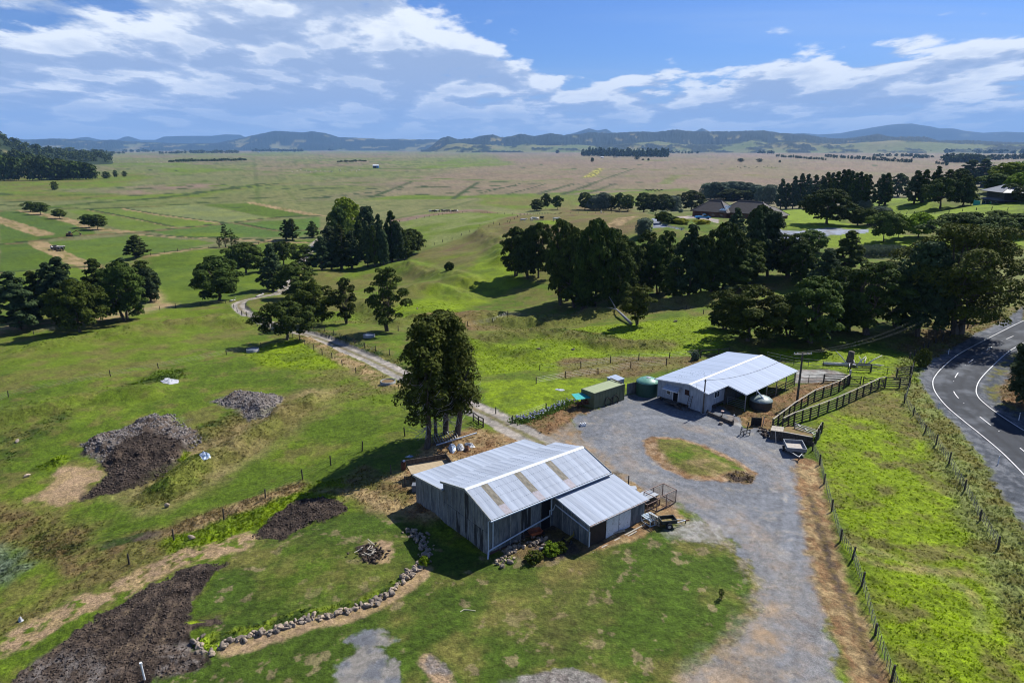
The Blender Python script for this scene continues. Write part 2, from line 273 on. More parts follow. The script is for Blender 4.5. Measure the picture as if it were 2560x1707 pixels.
poly(F6, [(740, 835), (960, 660), (1150, 640), (1350, 680), (1290, 830), (1200, 920), (1000, 1000), (820, 1040), (600, 1090), (580, 1085), (700, 980), (800, 900)], SOIL, SOIL2, EARTH, soft=.5, wob=1.3, wl=1.5, mixs=1.0, rel=.16, heap=.3, thr=.62)
poly(F6, [(1540, 372), (1700, 310), (1850, 295), (2095, 335), (1970, 505), (1850, 505), (1740, 430), (1640, 400)], RUB, SOIL2, EARTH, soft=.5, wob=.9, wl=1.4, mixs=1.2, rel=.18, heap=.8, thr=.6)
poly(F6, [(280, 850), (400, 780), (490, 760), (480, 810), (360, 865)], LU, GR, soft=.8, wob=1, wl=2, rel=.3)
poly(F6, [(1310, 790), (1360, 730), (1410, 740), (1370, 800)], LU, GR, soft=.5, wob=.7, wl=1.5, rel=.25)
poly(E5, [(-100, 180), (350, 210), (560, 250), (680, 330), (640, 480), (450, 600), (200, 570), (-100, 500)], BRN, OL, soft=2.5, wob=2.5, wl=4, mixs=2.5, rel=.17)
poly(E5, [(230, 400), (330, 380), (380, 480), (600, 400), (640, 480), (450, 590), (300, 560)], DG, BRN, soft=1.5, wob=1.5, wl=2, mixs=1.5, rel=.25, dens=.7)
strip(E5, [(700, 560), (900, 500), (1200, 440), (1350, 430)], 3.2, OL, BRN, soft=1, wob=1.2, wl=3, rel=.14)
strip(E5, [(780, 490), (950, 430), (1150, 405)], .9, SOIL2, DG, soft=.4, wob=.4, wl=1.5, rel=.1)
poly(E5, [(-200, 450), (60, 480), (160, 640), (60, 740), (-200, 760)], (.11, .14, .09), DG, soft=1.5, wob=1.5, wl=3, mixs=2, rel=.2, thr=.62)
strip(E5, [(-50, 1120), (350, 900), (760, 720), (1150, 640), (1300, 400), (1500, 290)], 2.2, OL, BRN, soft=1.5, wob=1.5, wl=3, mixs=2.5, rel=.13, dens=.8)
strip(E5, [(1500, 390), (1900, 250), (2352, 90)], 3.6, LU, GR2, soft=1, wob=1.2, wl=3, mixs=2.5, rel=.2)
strip(E5, [(1350, 350), (1800, 190), (2150, 60)], 1.6, BRN, TAN, soft=.8, wob=.8, wl=3, rel=.2)
poly(G, [(300, 1568), (500, 1490), (430, 1420), (500, 1310), (560, 1250), (680, 1215), (800, 1180), (900, 1165), (1000, 1250), (1150, 1280), (1400, 1235), (1560, 1195), (1650, 1230), (1735, 1330), (1745, 1420), (1600, 1568), (1500, 1800), (100, 1800)], LAWN, OL, soft=.5, wob=.8, wl=2.5, mixs=4.2, rel=.035, thr=.63); LAY[-1]['mow'] = 1
poly(G7, [(1500, 300), (2000, 250), (2352, 100), (2352, 500), (2100, 800), (1700, 700)], OL, BRN, soft=3, wob=3, wl=3, mixs=2, rel=.035, dens=.45)
poly(G7, [(0, 0), (900, 0), (900, 200), (500, 400), (0, 500)], OL, GR, soft=3, wob=3, wl=3, mixs=1.6, rel=.035, dens=.5)
poly(E5, [(1680, 600), (1500, 620), (1300, 680), (1050, 800), (850, 930), (600, 1080), (400, 1250), (100, 1480), (-150, 1700), (700, 1750), (1150, 1460), (1500, 1370), (1480, 1290), (1350, 1210), (1400, 1120), (1620, 1050), (1390, 1010), (1430, 850), (1560, 700)], SOIL, SOIL2, EARTH, soft=.2, wob=1.1, wl=1.3, mixs=1.3, rel=.17, heap=.2, thr=.56)
for q, w_ in (([(300, 1330), (700, 1090), (1000, 930), (1250, 760)], .5), ([(1000, 1250), (1130, 1050), (1200, 900)], .4), ([(1150, 1300), (1250, 1100), (1300, 900)], .3), ([(600, 1400), (900, 1250), (1080, 1160)], .5)):
    strip(E5, q, w_, (.15, .11, .07), SOIL2, EARTH, soft=.4, wob=.6, wl=.8, mixs=.6, rel=.12, dens=.6)
poly(E5, [(300, 1330), (700, 1290), (900, 1400), (700, 1560), (100, 1600)], RUB, SOIL2, EARTH, soft=1, wob=1, wl=1.2, mixs=.9, rel=.06, dens=.8)
poly(E5, [(1150, 1230), (1400, 1200), (1500, 1330), (1400, 1420), (1180, 1450)], SOIL2, RUB, EARTH, soft=.5, wob=.6, wl=.8, mixs=.6, rel=.10, dens=.9)
poly(G, [(570, 1236), (620, 1195), (685, 1152), (740, 1143), (798, 1164), (790, 1182), (700, 1212), (650, 1237)], SOIL, SOIL2, EARTH, soft=.2, wob=.8, wl=1.0, mixs=1.0, rel=.18, heap=.2, thr=.57)
strip(E5, [(180, 1160), (500, 970), (900, 800), (1250, 610), (1500, 530), (1720, 470)], 1.9, CLAY, TAN, EARTH, soft=.5, wob=.9, wl=1.1, mixs=1, rel=.04, dens=.95)
poly(E5, [(1370, 1050), (1450, 1030), (1500, 1050), (1400, 1070)], (.25, .30, .02), LU, soft=.2, wob=.3, wl=.8, rel=.08)
poly(E5, [(1430, 1190), (1560, 1120), (1640, 1150), (1590, 1230), (1480, 1230)], (.22, .30, .02), GR2, soft=.3, wob=.5, wl=.8, rel=.2)
strip(G7, [(-470, 715), (-300, 670), (-120, 625), (20, 590), (160, 545), (450, 500), (700, 410), (870, 300)], .6, (.12, .16, .012), DG, soft=.3, wob=.4, wl=.9, mixs=.8, rel=.14)
strip(G7, [(-380, 810), (-150, 745), (0, 700), (150, 640), (300, 605), (520, 560)], .8, CLAY, TAN, soft=.3, wob=.4, wl=.9, mixs=.8, rel=.02)
strip(G7, [(600, 530), (760, 460), (900, 360), (1000, 290), (1060, 210)], .7, TAN, CLAY, soft=.3, wob=.3, wl=.9, mixs=.8, rel=.02)
poly(G7, [(400, 1200), (405, 920), (480, 870), (560, 840), (500, 740), (560, 680), (690, 650), (830, 690), (840, 740), (730, 790), (850, 900), (900, 1060), (1000, 1200)], GRV2, GRAV, GRVL, soft=.25, wob=.7, wl=.9, mixs=1.6, rel=.015)
strip(G7, [(1120, 1150), (1200, 1060), (1150, 980), (1080, 890)], .7, CLAY, RUB, EARTH, soft=.2, wob=.4, wl=.6, rel=.02)
poly(G7, [(1560, 1150), (1650, 1050), (1900, 960), (2150, 945), (2352, 1010), (2480, 1150)], RUB, GRV2, EARTH, soft=.2, wob=.35, wl=.8, mixs=.7, rel=.03)
poly(G7, [(560, 60), (640, 20), (720, 50), (760, 110), (700, 170), (600, 150)], SOIL, SOIL2, EARTH, soft=.2, wob=.4, wl=.6, mixs=.5, rel=.2, heap=.55)
strip(G7, [(740, 20), (790, 60), (760, 150)], .5, TAN, CLAY, soft=.3, wob=.5, wl=.7, rel=.03)
strip(G, [(1560, 1195), (1650, 1230), (1735, 1330), (1748, 1415), (1690, 1480), (1600, 1560)], .8, OL, (.17, .14, .10), GRASS, soft=.5, wob=.9, wl=.5, mixs=.6, rel=.11, dens=.85)
# --- dry verges round the buildings
poly(G, [(880, 1180), (820, 1130), (900, 1095), (960, 1040), (1000, 1005), (1090, 985), (1150, 990), (1240, 1010), (1260, 1040), (1200, 1100), (1100, 1180), (980, 1200)], RST, TAN, soft=1, wob=1.5, wl=2.5, mixs=1.4, rel=.14)
poly(A, [(-120, 480), (150, 640), (260, 720), (120, 800), (-150, 760), (-300, 600)], BRN, OL, soft=1, wob=1, wl=2, mixs=1.4, rel=.15)
poly(G, [(700, 1130), (860, 1120), (940, 1170), (900, 1180), (800, 1150)], TAN, OL, soft=.8, wob=1.2, wl=2, rel=.15)
poly(G, [(1120, 1270), (1000, 1170), (960, 1130), (1300, 1000), (1560, 1140), (1500, 1190), (1460, 1230), (1360, 1265), (1240, 1300)], SOIL2, BRN, EARTH, soft=.6, wob=.8, wl=1.5, mixs=1.2, rel=.05)
poly(G, [(1460, 1240), (1530, 1205), (1570, 1190), (1540, 1130), (1440, 1090), (1400, 1110), (1490, 1180), (1340, 1265)], TAN, RST, soft=.4, wob=.8, wl=1.2, mixs=.9, rel=.06)
poly(G, [(1185, 975), (1250, 955), (1310, 925), (1335, 935), (1375, 945), (1310, 965), (1350, 1000), (1390, 1050), (1330, 1060), (1260, 1015), (1210, 995)], RST, BRN, soft=.7, wob=1.2, wl=2.2, mixs=1.3, rel=.14)
poly(C3, [(300, 560), (330, 440), (700, 440), (790, 500), (560, 570)], CONC, RUB, CNC, soft=.2, wob=.3, wl=2, mixs=1.5, rel=.01)
poly(B, [(1230, 700), (1300, 660), (1420, 640), (1600, 700), (1780, 560), (2050, 470), (2352, 440), (2420, 480), (2352, 500), (2000, 640), (1800, 740), (1780, 870), (1700, 930), (1560, 820), (1460, 800)], RST, BRN, soft=.5, wob=.8, wl=1.6, mixs=1.2, rel=.13)
poly(B, [(1800, 540), (1990, 480), (1980, 520), (1850, 560)], OL, GR2, soft=.6, wob=.6, wl=1.5, rel=.1)
poly(C3, [(480, 640), (780, 560), (900, 570), (860, 590), (520, 740), (300, 860)], OL, GR, soft=.6, wob=.8, wl=2, rel=.1)
poly(G, [(1880, 965), (1990, 920), (2085, 880), (2080, 900), (2140, 1010), (2352, 1320), (2520, 1568), (2700, 1900), (2150, 1900), (2050, 1568), (1960, 1300), (1885, 1080)], LU, OL, soft=.8, wob=1.2, wl=3, mixs=2.8, rel=.125, thr=.62)
poly(C3, [(900, 640), (1250, 620), (1290, 740), (1400, 900), (1500, 1060), (1300, 1000), (1000, 880), (800, 850), (760, 780)], OL, BRN, soft=1.5, wob=2, wl=3, mixs=2, rel=.13, dens=.8)
poly(D4, [(560, 350), (900, 560), (1050, 800), (1000, 980), (850, 860), (800, 640)], GR2, OL, soft=2, wob=2, wl=3, mixs=2.5, rel=.12, dens=.5)
strip(D4, [(830, 620), (1200, 720), (1450, 840), (1640, 960), (1700, 1200)], .5, PALE, TAN, soft=.5, wob=.3, rel=.1, dens=.6)
strip(D4, [(850, 700), (1100, 760), (1560, 800), (1800, 930), (1930, 1120)], .5, PALE, TAN, soft=.5, wob=.3, rel=.1, dens=.6)
poly(C3, [(0, 250), (560, 280), (900, 250), (1370, 330), (1340, 430), (1330, 600), (800, 560), (780, 480), (560, 430), (100, 320)], LU, GR2, soft=.8, wob=1, wl=3, mixs=3, rel=.12, thr=.6)
poly(C3, [(1150, 510), (1210, 480), (1200, 515)], TAN, RUB, soft=.3, wob=.3)
strip(G, [(2105, 850), (2125, 905), (2190, 1000), (2240, 1090), (2300, 1200), (2370, 1330), (2450, 1480)], 3.4, PALE, OL, soft=1, wob=1, wl=2, mixs=1.8, rel=.19, thr=.5)
strip(G, [(2135, 800), (2110, 830), (2105, 870)], 2.5, GR2, PALE, soft=.8, wob=.8, wl=2, mixs=1.8, rel=.3)
strip(G, [(2350, 690), (2200, 760), (2120, 800)], 5, OL, BRN, soft=1.5, wob=1.5, wl=3, mixs=2, rel=.2)
poly(G, [(2300, 560), (2352, 545), (2500, 560), (2500, 680), (2352, 700), (2200, 730)], PALE, OL, soft=3, wob=3, wl=8, mixs=6, rel=.2)
def bank(fr, pts, w, h):
    LAY.append(dict(k='s', P=smooth(W2(fr, pts)), w=w, c1=OL, c2=GR2, cls=GRASS, rel=.16, soft=w * .5, wob=1.5, wl=6, mixs=5, dens=.35, heap=h, thr=.5, hs=w))
bank(T3, [(-200, 1040), (60, 1010), (400, 1035), (800, 985), (1200, 930), (1700, 850)], 6, 1.7); bank(T3, [(100, 1140), (500, 1110), (900, 1190), (1250, 1200)], 5, 1.2); bank(T2, [(1400, 1150), (1700, 1110), (2100, 1120), (2352, 1170)], 6, 1.6)
bank(T2, [(1400, 700), (1700, 740), (1900, 830)], 8, 1.8); bank(T2, [(1300, 960), (1600, 900), (1850, 930)], 7, 1.6); bank(T2, [(2000, 420), (2150, 500), (2250, 620)], 9, 2.0); bank(T2, [(700, 960), (1000, 1010), (1350, 1180)], 6, 1.3)
bank(F6, [(2300, 360), (2050, 500), (1780, 680), (1550, 800), (1250, 980)], 4, 1.1); bank(F6, [(0, 470), (300, 430), (700, 340), (1100, 300)], 5, .9); bank(T1, [(300, 1200), (900, 1090), (1500, 1000), (1800, 1010)], 8, 1.3); bank(K, [(1000, 430), (1300, 480), (1600, 560)], 4, .9)
# --- garden and drive of the big house
poly(T4, [(555, 365), (800, 380), (1000, 450), (1240, 520), (1800, 590), (2352, 560), (2352, 650), (1780, 670), (1200, 660), (880, 640), (890, 560), (720, 500), (550, 495)], LU, GR2, soft=1.5, wob=1.5, wl=8, mixs=10, rel=.03, thr=.7)
poly(T4, [(1070, 360), (1240, 300), (1500, 275), (1700, 330), (2352, 310), (2352, 400), (1700, 440), (1100, 410)], GR2, LU, soft=3, wob=3, wl=8, mixs=8, rel=.08)
poly(T3, [(1265, 255), (1300, 252), (1330, 300), (1500, 345), (1480, 360), (1370, 328), (1270, 335)], GRAV, (.2, .23, .29), DRIVE, soft=.2, wob=.2, rel=0)
poly(T3, [(1420, 243), (1560, 232), (1760, 262), (1750, 290), (1600, 262), (1440, 262)], (.34, .26, .22), GRV2, DRIVE, soft=.2, wob=.2, rel=0)
poly(T4, [(520, 508), (700, 518), (900, 500), (1210, 510), (1205, 535), (950, 552), (880, 556), (700, 580), (520, 572)], GRAV, (.2, .23, .29), DRIVE, soft=.2, wob=.2, rel=0)
poly(T4, [(1140, 660), (1420, 655), (1500, 700), (1430, 740), (1200, 735), (1120, 700)], (.02, .03, .03), DG, soft=.5, wob=1, rel=0)
# --- gravel yard, drive and farm track
YARD = [(1560, 1568), (1500, 1760), (2100, 1760), (1922, 1568), (1897, 1400), (1872, 1250), (1852, 1150), (1845, 1060), (1832, 1012), (1760, 985), (1715, 985), (1690, 955), (1655, 935), (1600, 925), (1500, 895), (1440, 905), (1375, 940), (1312, 962), (1345, 1010), (1360, 1040), (1420, 1085), (1485, 1130), (1550, 1150), (1600, 1185), (1680, 1240), (1742, 1330), (1752, 1400), (1700, 1480)]
DRV = smooth(W2(G, [(1700, 1760), (1790, 1568), (1800, 1400), (1775, 1290), (1700, 1195), (1580, 1130), (1460, 1075), (1420, 1020), (1450, 965), (1540, 960), (1680, 1005), (1785, 1070), (1815, 1160), (1800, 1290)]))
poly(G, YARD, GRAV, GRV2, GRVL, soft=.3, wob=1.0, wl=1.0, mixs=1.2, rel=.012, thr=.70); LAY[-1]['rut'] = 1
poly(G, [(1500, 1760), (1560, 1568), (1640, 1510), (1705, 1470), (1748, 1400), (1752, 1330), (1790, 1420), (1800, 1568), (1780, 1760)], (.17, .15, .13), CLAY, GRVL, soft=.8, wob=1.3, wl=1.2, mixs=1.4, rel=.02, dens=.85)
poly(G, [(1240, 1010), (1310, 975), (1400, 1060), (1480, 1120), (1560, 1160), (1640, 1210), (1500, 1130), (1380, 1070)], GRV2, CLAY, GRVL, soft=1.2, wob=1, wl=1.5, mixs=1.2, rel=.012, dens=.75)
poly(G, [(1530, 1220), (1600, 1190), (1690, 1215), (1640, 1250), (1560, 1240)], (.30, .29, .28), GRV2, GRVL, soft=.7, wob=.9, wl=.6, mixs=.5, rel=.02, dens=.75)
for q, w_ in (([(1620, 1560), (1720, 1480), (1780, 1380), (1770, 1290), (1700, 1210)], 1.8), ([(1840, 1560), (1830, 1400), (1790, 1280), (1750, 1220)], 1.0), ([(1900, 1540), (1870, 1380), (1850, 1250)], .7), ([(1680, 1180), (1600, 1150), (1500, 1100), (1440, 1040), (1430, 980)], 1.4), ([(1560, 975), (1650, 1000), (1760, 1050), (1800, 1120)], 1.0)):
    strip(G, q, w_, GRV2, CLAY, GRVL, soft=.8, wob=.8, wl=1.2, mixs=1.5, rel=.01, dens=.34, thr=.58)
strip(G, [(1850, 1065), (1866, 1150), (1890, 1260), (1922, 1370), (1962, 1470), (2005, 1568), (2060, 1700)], 1.35, RST, TAN, soft=.5, wob=.6, wl=1.0, mixs=.8, rel=.10)
strip(G, [(1862, 1140), (1905, 1290), (1950, 1400), (1985, 1480), (2010, 1550)], .35, SOIL2, BRN, soft=.3, wob=.3, wl=.8, mixs=.6, rel=.08)
ISL = [(1475, 1012), (1500, 1002), (1560, 1006), (1620, 1022), (1690, 1056), (1738, 1086), (1728, 1110), (1660, 1106), (1580, 1100), (1530, 1078), (1488, 1046)]
poly(G, ISL, RST, CLAY, soft=.3, wob=.4, wl=.9, mixs=.8, rel=.05, heap=.25)
poly(G, [(1508, 1010), (1560, 1010), (1610, 1024), (1670, 1056), (1715, 1082), (1660, 1092), (1590, 1092), (1545, 1070), (1512, 1030)], GR, OL, soft=.5, wob=.5, wl=1, mixs=2, rel=.04)
poly(G, [(1570, 1062), (1640, 1055), (1690, 1080), (1640, 1092)], TAN, OL, soft=.8, wob=.8, wl=1, mixs=1, rel=.04, dens=.7)
poly(G, [(1660, 1093), (1700, 1086), (1736, 1092), (1728, 1110), (1680, 1106)], SOIL2, BRN, soft=.3, wob=.4, wl=.7, mixs=.6, rel=.20)
TRK = [(1300, 1050), (1245, 1018), (1180, 985), (1120, 953), (1060, 925), (1000, 895), (930, 865), (870, 835), (800, 805), (740, 780), (690, 765), (640, 748), (592, 735), (563, 720), (548, 703), (560, 692), (600, 683), (638, 673), (662, 655), (690, 610), (716, 566), (738, 545)]
strip(G, TRK, 1.9, TRKC, GRV2, TRACK, soft=.25, wob=.35, wl=1.2, mixs=2.0, rel=.02)
strip(G, TRK, .38, OL, BRN, TRACK, soft=.35, wob=.35, wl=1.0, mixs=1.0, rel=.03, dens=.8)
poly(B, [(1380, 690), (1450, 730), (1525, 815), (1530, 830), (1455, 812), (1400, 740)], CONC, RUB, CNC, soft=.1, wob=.12, wl=1, rel=.0)
# --- the road
RL = [(3000, -330), (2600, -120), (2340, 2), (2130, 104), (1900, 222), (1740, 312), (1610, 420), (1545, 495), (1522, 555), (1545, 640), (1640, 762), (1800, 900), (1950, 1020), (2150, 1192), (2352, 1400), (2600, 1690), (2750, 1900)]
RR = [(3000, -160), (2700, 10), (2300, 240), (2200, 308), (2080, 420), (1980, 530), (1945, 615), (1960, 682), (2030, 752), (2150, 842), (2352, 972), (2700, 1180), (3100, 1480)]
RC = [(3000, -240), (2600, -40), (2345, 102), (2132, 200), (1942, 320), (1795, 435), (1722, 555), (1748, 672), (1965, 865), (2310, 1132), (2600, 1400), (2900, 1680)]
RLw, RRw, RCw = smooth(W2(C3, RL)), smooth(W2(C3, RR)), smooth(W2(C3, RC))
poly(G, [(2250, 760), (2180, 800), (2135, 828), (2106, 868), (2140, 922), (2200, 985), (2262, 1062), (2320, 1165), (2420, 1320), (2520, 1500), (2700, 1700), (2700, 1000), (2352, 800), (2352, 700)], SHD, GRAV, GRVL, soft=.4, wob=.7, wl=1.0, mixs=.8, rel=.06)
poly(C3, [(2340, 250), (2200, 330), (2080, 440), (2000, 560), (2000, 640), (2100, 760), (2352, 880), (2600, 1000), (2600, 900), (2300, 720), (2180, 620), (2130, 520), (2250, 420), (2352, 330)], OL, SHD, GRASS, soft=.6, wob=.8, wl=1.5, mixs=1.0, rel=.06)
poly(C3, [(2352, 800), (2200, 740), (2120, 640), (2200, 520), (2352, 330), (2700, 300), (2900, 900), (2600, 960)], RST, BRN, GRASS, soft=.6, wob=.8, wl=1.5, mixs=1.0, rel=.2)
LAY.append(dict(k='p', P=np.vstack([RLw, RRw[::-1]]), c1=ROAD, c2=(.088, .096, .108), cls=ASPH, rel=0, soft=.12, wob=.10, wl=.8, mixs=3, dens=1, heap=0, thr=.6))
def ground(x, y, col=True):
    n = len(x); D = np.hypot(x, y)
    cls = np.zeros(n, np.int8); heap = np.zeros(n); rel = .07 + .0 * x
    C = None
    if col:
        m1 = fbm(x / 9, y / 9, 3, 4); m2 = fbm(x / 2.2, y / 2.2, 9, 3); m3 = fbm(x / 60, y / 90, 5, 3)
        C = np.empty((n, 3)); a = ss(m1, .35, .65)[:, None]; C[:] = np.array(GR) * (1 - a) + np.array(GR2) * a
        b = (ss(m2 * .55 + m1 * .45, .48, .66) * .50)[:, None]; C[:] = C * (1 - b) + np.array(OL) * b
        b = (ss(m3 * .4 + m1 * .3 + m2 * .3, .52, .62) * .38)[:, None]; C[:] = C * (1 - b) + np.array(BRN) * b
        pl = ss(D, 330, 430)[:, None]
        ma = fbm(x / 300, y / 900, 21, 4); mb = fbm(x / 60, y / 160, 22, 4); mc = fbm(x / 900, y / 2500, 23, 3)
        q = ss(ma * .6 + mb * .4, .42, .62)[:, None]
        F = np.array(PLN) * (1 - q) + np.array(GR2) * .9 * q
        q = ss(mc * .4 + ma * .4 + mb * .2, .45, .60)[:, None] * .75; F = F * (1 - q) + np.array(PNK) * q
        for bs, an, s0 in ((430., .35, 41), (180., -.2, 47)):
            u = (x * math.cos(an) + y * math.sin(an)) / bs; v = (-x * math.sin(an) + y * math.cos(an)) / (bs * 1.7); iu, iv = np.floor(u), np.floor(v)
            hsh = _h(iu, iv, s0); t = np.where(hsh < .22, 0, np.where(hsh < .5, 1, np.where(hsh < .85, 2, 3))); pal = np.array([np.array(GR2) * 1.05, PLN, PNK, PALE])[t]; st = (.42 if bs > 300 else .28)
            F = F * (1 - st) + pal * st
            fu, fv = u - iu, v - iv; edge = np.minimum(np.minimum(fu, 1 - fu) * bs, np.minimum(fv, 1 - fv) * bs * 1.7); wd = 2.2 + D * .0012
            ln = (1 - ss(edge, wd * .5, wd * 1.3)) * .55; sub = np.where(_h(iu, iv, s0 + 2) < .5, np.abs((fu * 6) % 1 - .5) * bs / 6, np.abs((fv * 8) % 1 - .5) * bs * 1.7 / 8); ln = np.maximum(ln, (1 - ss(sub, .8 + D * .0006, 2 + D * .001)) * .38 * (_h(iu, iv, s0 + 4) > .35))
            ln = ln * ss(-D, -5200, -2500); F = F * (1 - ln[:, None]) + np.array(DG) * 1.4 * ln[:, None]
        C = C * (1 - pl) + F * pl
    for L in LAY:
        P = L['P']
        if 'lo' not in L:
            mg = (L.get('w', 0) + L['soft'] + L['wob'] + 1) * 1.2; L['lo'] = P.min(0) - mg; L['hi'] = P.max(0) + mg
        lo, hi = L['lo'], L['hi']
        if n == 1 and not (lo[0] < x[0] < hi[0] and lo[1] < y[0] < hi[1]): continue
        idx = np.nonzero((x > lo[0]) & (x < hi[0]) & (y > lo[1]) & (y < hi[1]))[0]
        if not len(idx): continue
        X, Y = x[idx], y[idx]; d = segdist(X, Y, P, L['k'] == 'p')
        if L['k'] == 's': d = d + L['w']
        s = int(abs(P[0, 0] * 13 + P[0, 1] * 7)) % 9973
        d = d + (fbm(X / L['wl'], Y / L['wl'], s, 4, .6) - .5) * 2 * L['wob']
        a = ss(d, -L['soft'], L['soft'])
        if L['dens'] < 1: a = a * L['dens'] if (L['dens'] < .9) else a * ss(fbm(X / .9, Y / .9, s + 5, 3), .32, .5)
        on = a > .02
        if not on.any(): continue
        idx, X, Y, a, d = idx[on], X[on], Y[on], a[on], d[on]
        if col:
            m = fbm(X / L['mixs'], Y / L['mixs'], s + 2, 5, .6); t = ss(m, L['thr'] - .16, L['thr'] + .16)[:, None]
            c = np.array(L['c1']) * (1 - t) + np.array(L['c2']) * t
            if L.get('mow'):
                t3 = (ss(fbm(X / 1.3, Y / 1.3, 93, 4, .6), .655, .72) * .6)[:, None]; c = c * (1 - t3) + np.array((.20, .15, .085)) * t3
            if L.get('mow'): c = c * (1 + .10 * np.sin(np.hypot(X - 4, Y - 30) * 4.2 + 2 * fbm(X / 6, Y / 6, 91)))[:, None]
            C[idx] = C[idx] * (1 - a[:, None]) + c * a[:, None]
            if L['cls'] == GRVL and L.get('rut'):
                dc = -segdist(X, Y, DRV, False); k = ss(-dc, -5.5, -2.5) * .9 + .1; C[idx] *= (1 + k * a * (.62 * (vn(dc / .42, X * 0 + 3, 81) - .5) + .62 * (vn(dc / 1.3, X / 40, 82) - .5) + .16 * (fbm(X / .9, Y / .9, 83, 2) - .5)))[:, None]
                t2 = ss(vn(dc / .8, X / 30, 84) * .6 + fbm(X / 2.2, Y / 2.2, 85, 3) * .4, .52, .70) * k * a * .55; C[idx] = C[idx] * (1 - t2[:, None]) + np.array(GRV2) * 1.08 * t2[:, None]
            if L['cls'] == ASPH:
                dc = -segdist(X, Y, RCw, False); wv = np.exp(-((np.abs(dc - 1.85) - .8) / .35) ** 2); C[idx] *= (1 - .22 * wv * a)[:, None]
        cls[idx] = np.where(a > .5, L['cls'], cls[idx])
        if L['rel'] is not None: rel[idx] = rel[idx] * (1 - a) + L['rel'] * a
        if L['heap']: heap[idx] = np.maximum(heap[idx], L['heap'] * ss(d, 0, L.get('hs', 3.0)) * (.5 + fbm(X / 2.5, Y / 2.5, s + 3, 3)))
    if col:
        cell = np.maximum(D * .0021 * np.maximum(1, D / 80), .05)
        g = vn(x / .16, y / .16, 71) * .45 + vn(x / .37, y / .37, 72) * .55; g2 = vn(x / 1.1, y / 1.1, 73) * .5 + vn(x / 3.1, y / 2.7, 74) * .5; am = np.where((cls == ASPH), .12, np.where(cls == GRVL, .26, .42))
        k = 1 - ss(cell, .3, 1.2)
        C = C * (1 + am * ((g - .5) * 2 * k + (g2 - .5) * 1.0) )[:, None]
        if True:
            far = ss(D, 300, 700); g3 = vn(x / 9, y / 22, 75) * .5 + vn(x / 28, y / 70, 76) * .5; C = C * (1 + far * .18 * (g3 - .5) * 2)[:, None]
        C = np.clip(C, .004, .9)
    return C, cls, rel, heap
def relief(x, y, rel):
    D = np.hypot(x, y); cell = D * .0017 * np.maximum(1, D / 90)
    t = np.zeros(len(x))
    for wl, amp, s in ((14., 2.2, 31), (4.2, 1.6, 32), (1.9, 1.5, 33), (.85, 1.25, 34), (.4, .8, 35)):
        k = ss(wl / np.maximum(cell, 1e-3), 1.6, 4.0)
        if k.max() > 0:
            v = vn(x / wl + y / wl * .3, y / wl - x / wl * .3, s) - .5
            if wl < 3: v = np.abs(v) * -1.6 + .4
            t += v * amp * k
    roll = (fbm(x / 34, y / 34, 37, 3) - .5) * 4.2 * ss(D, 105, 170) * (1 - ss(D, 380, 520)) * ss(rel, .03, .06)
    return t * rel * (1 - ss(D, 500, 900)) + roll
def Hf(x, y):
    x = np.atleast_1d(np.asarray(x, float)); y = np.atleast_1d(np.asarray(y, float))
    _, c, r, h = ground(x, y, False); return base(x, y) + relief(x, y, r) + h
def hz(x, y): return float(Hf(x, y)[0])
def at(p):                                   # a measured spot of the photograph -> a point standing on the ground
    q = hb(p); return Vector((q[0], q[1], hz(q[0], q[1])))
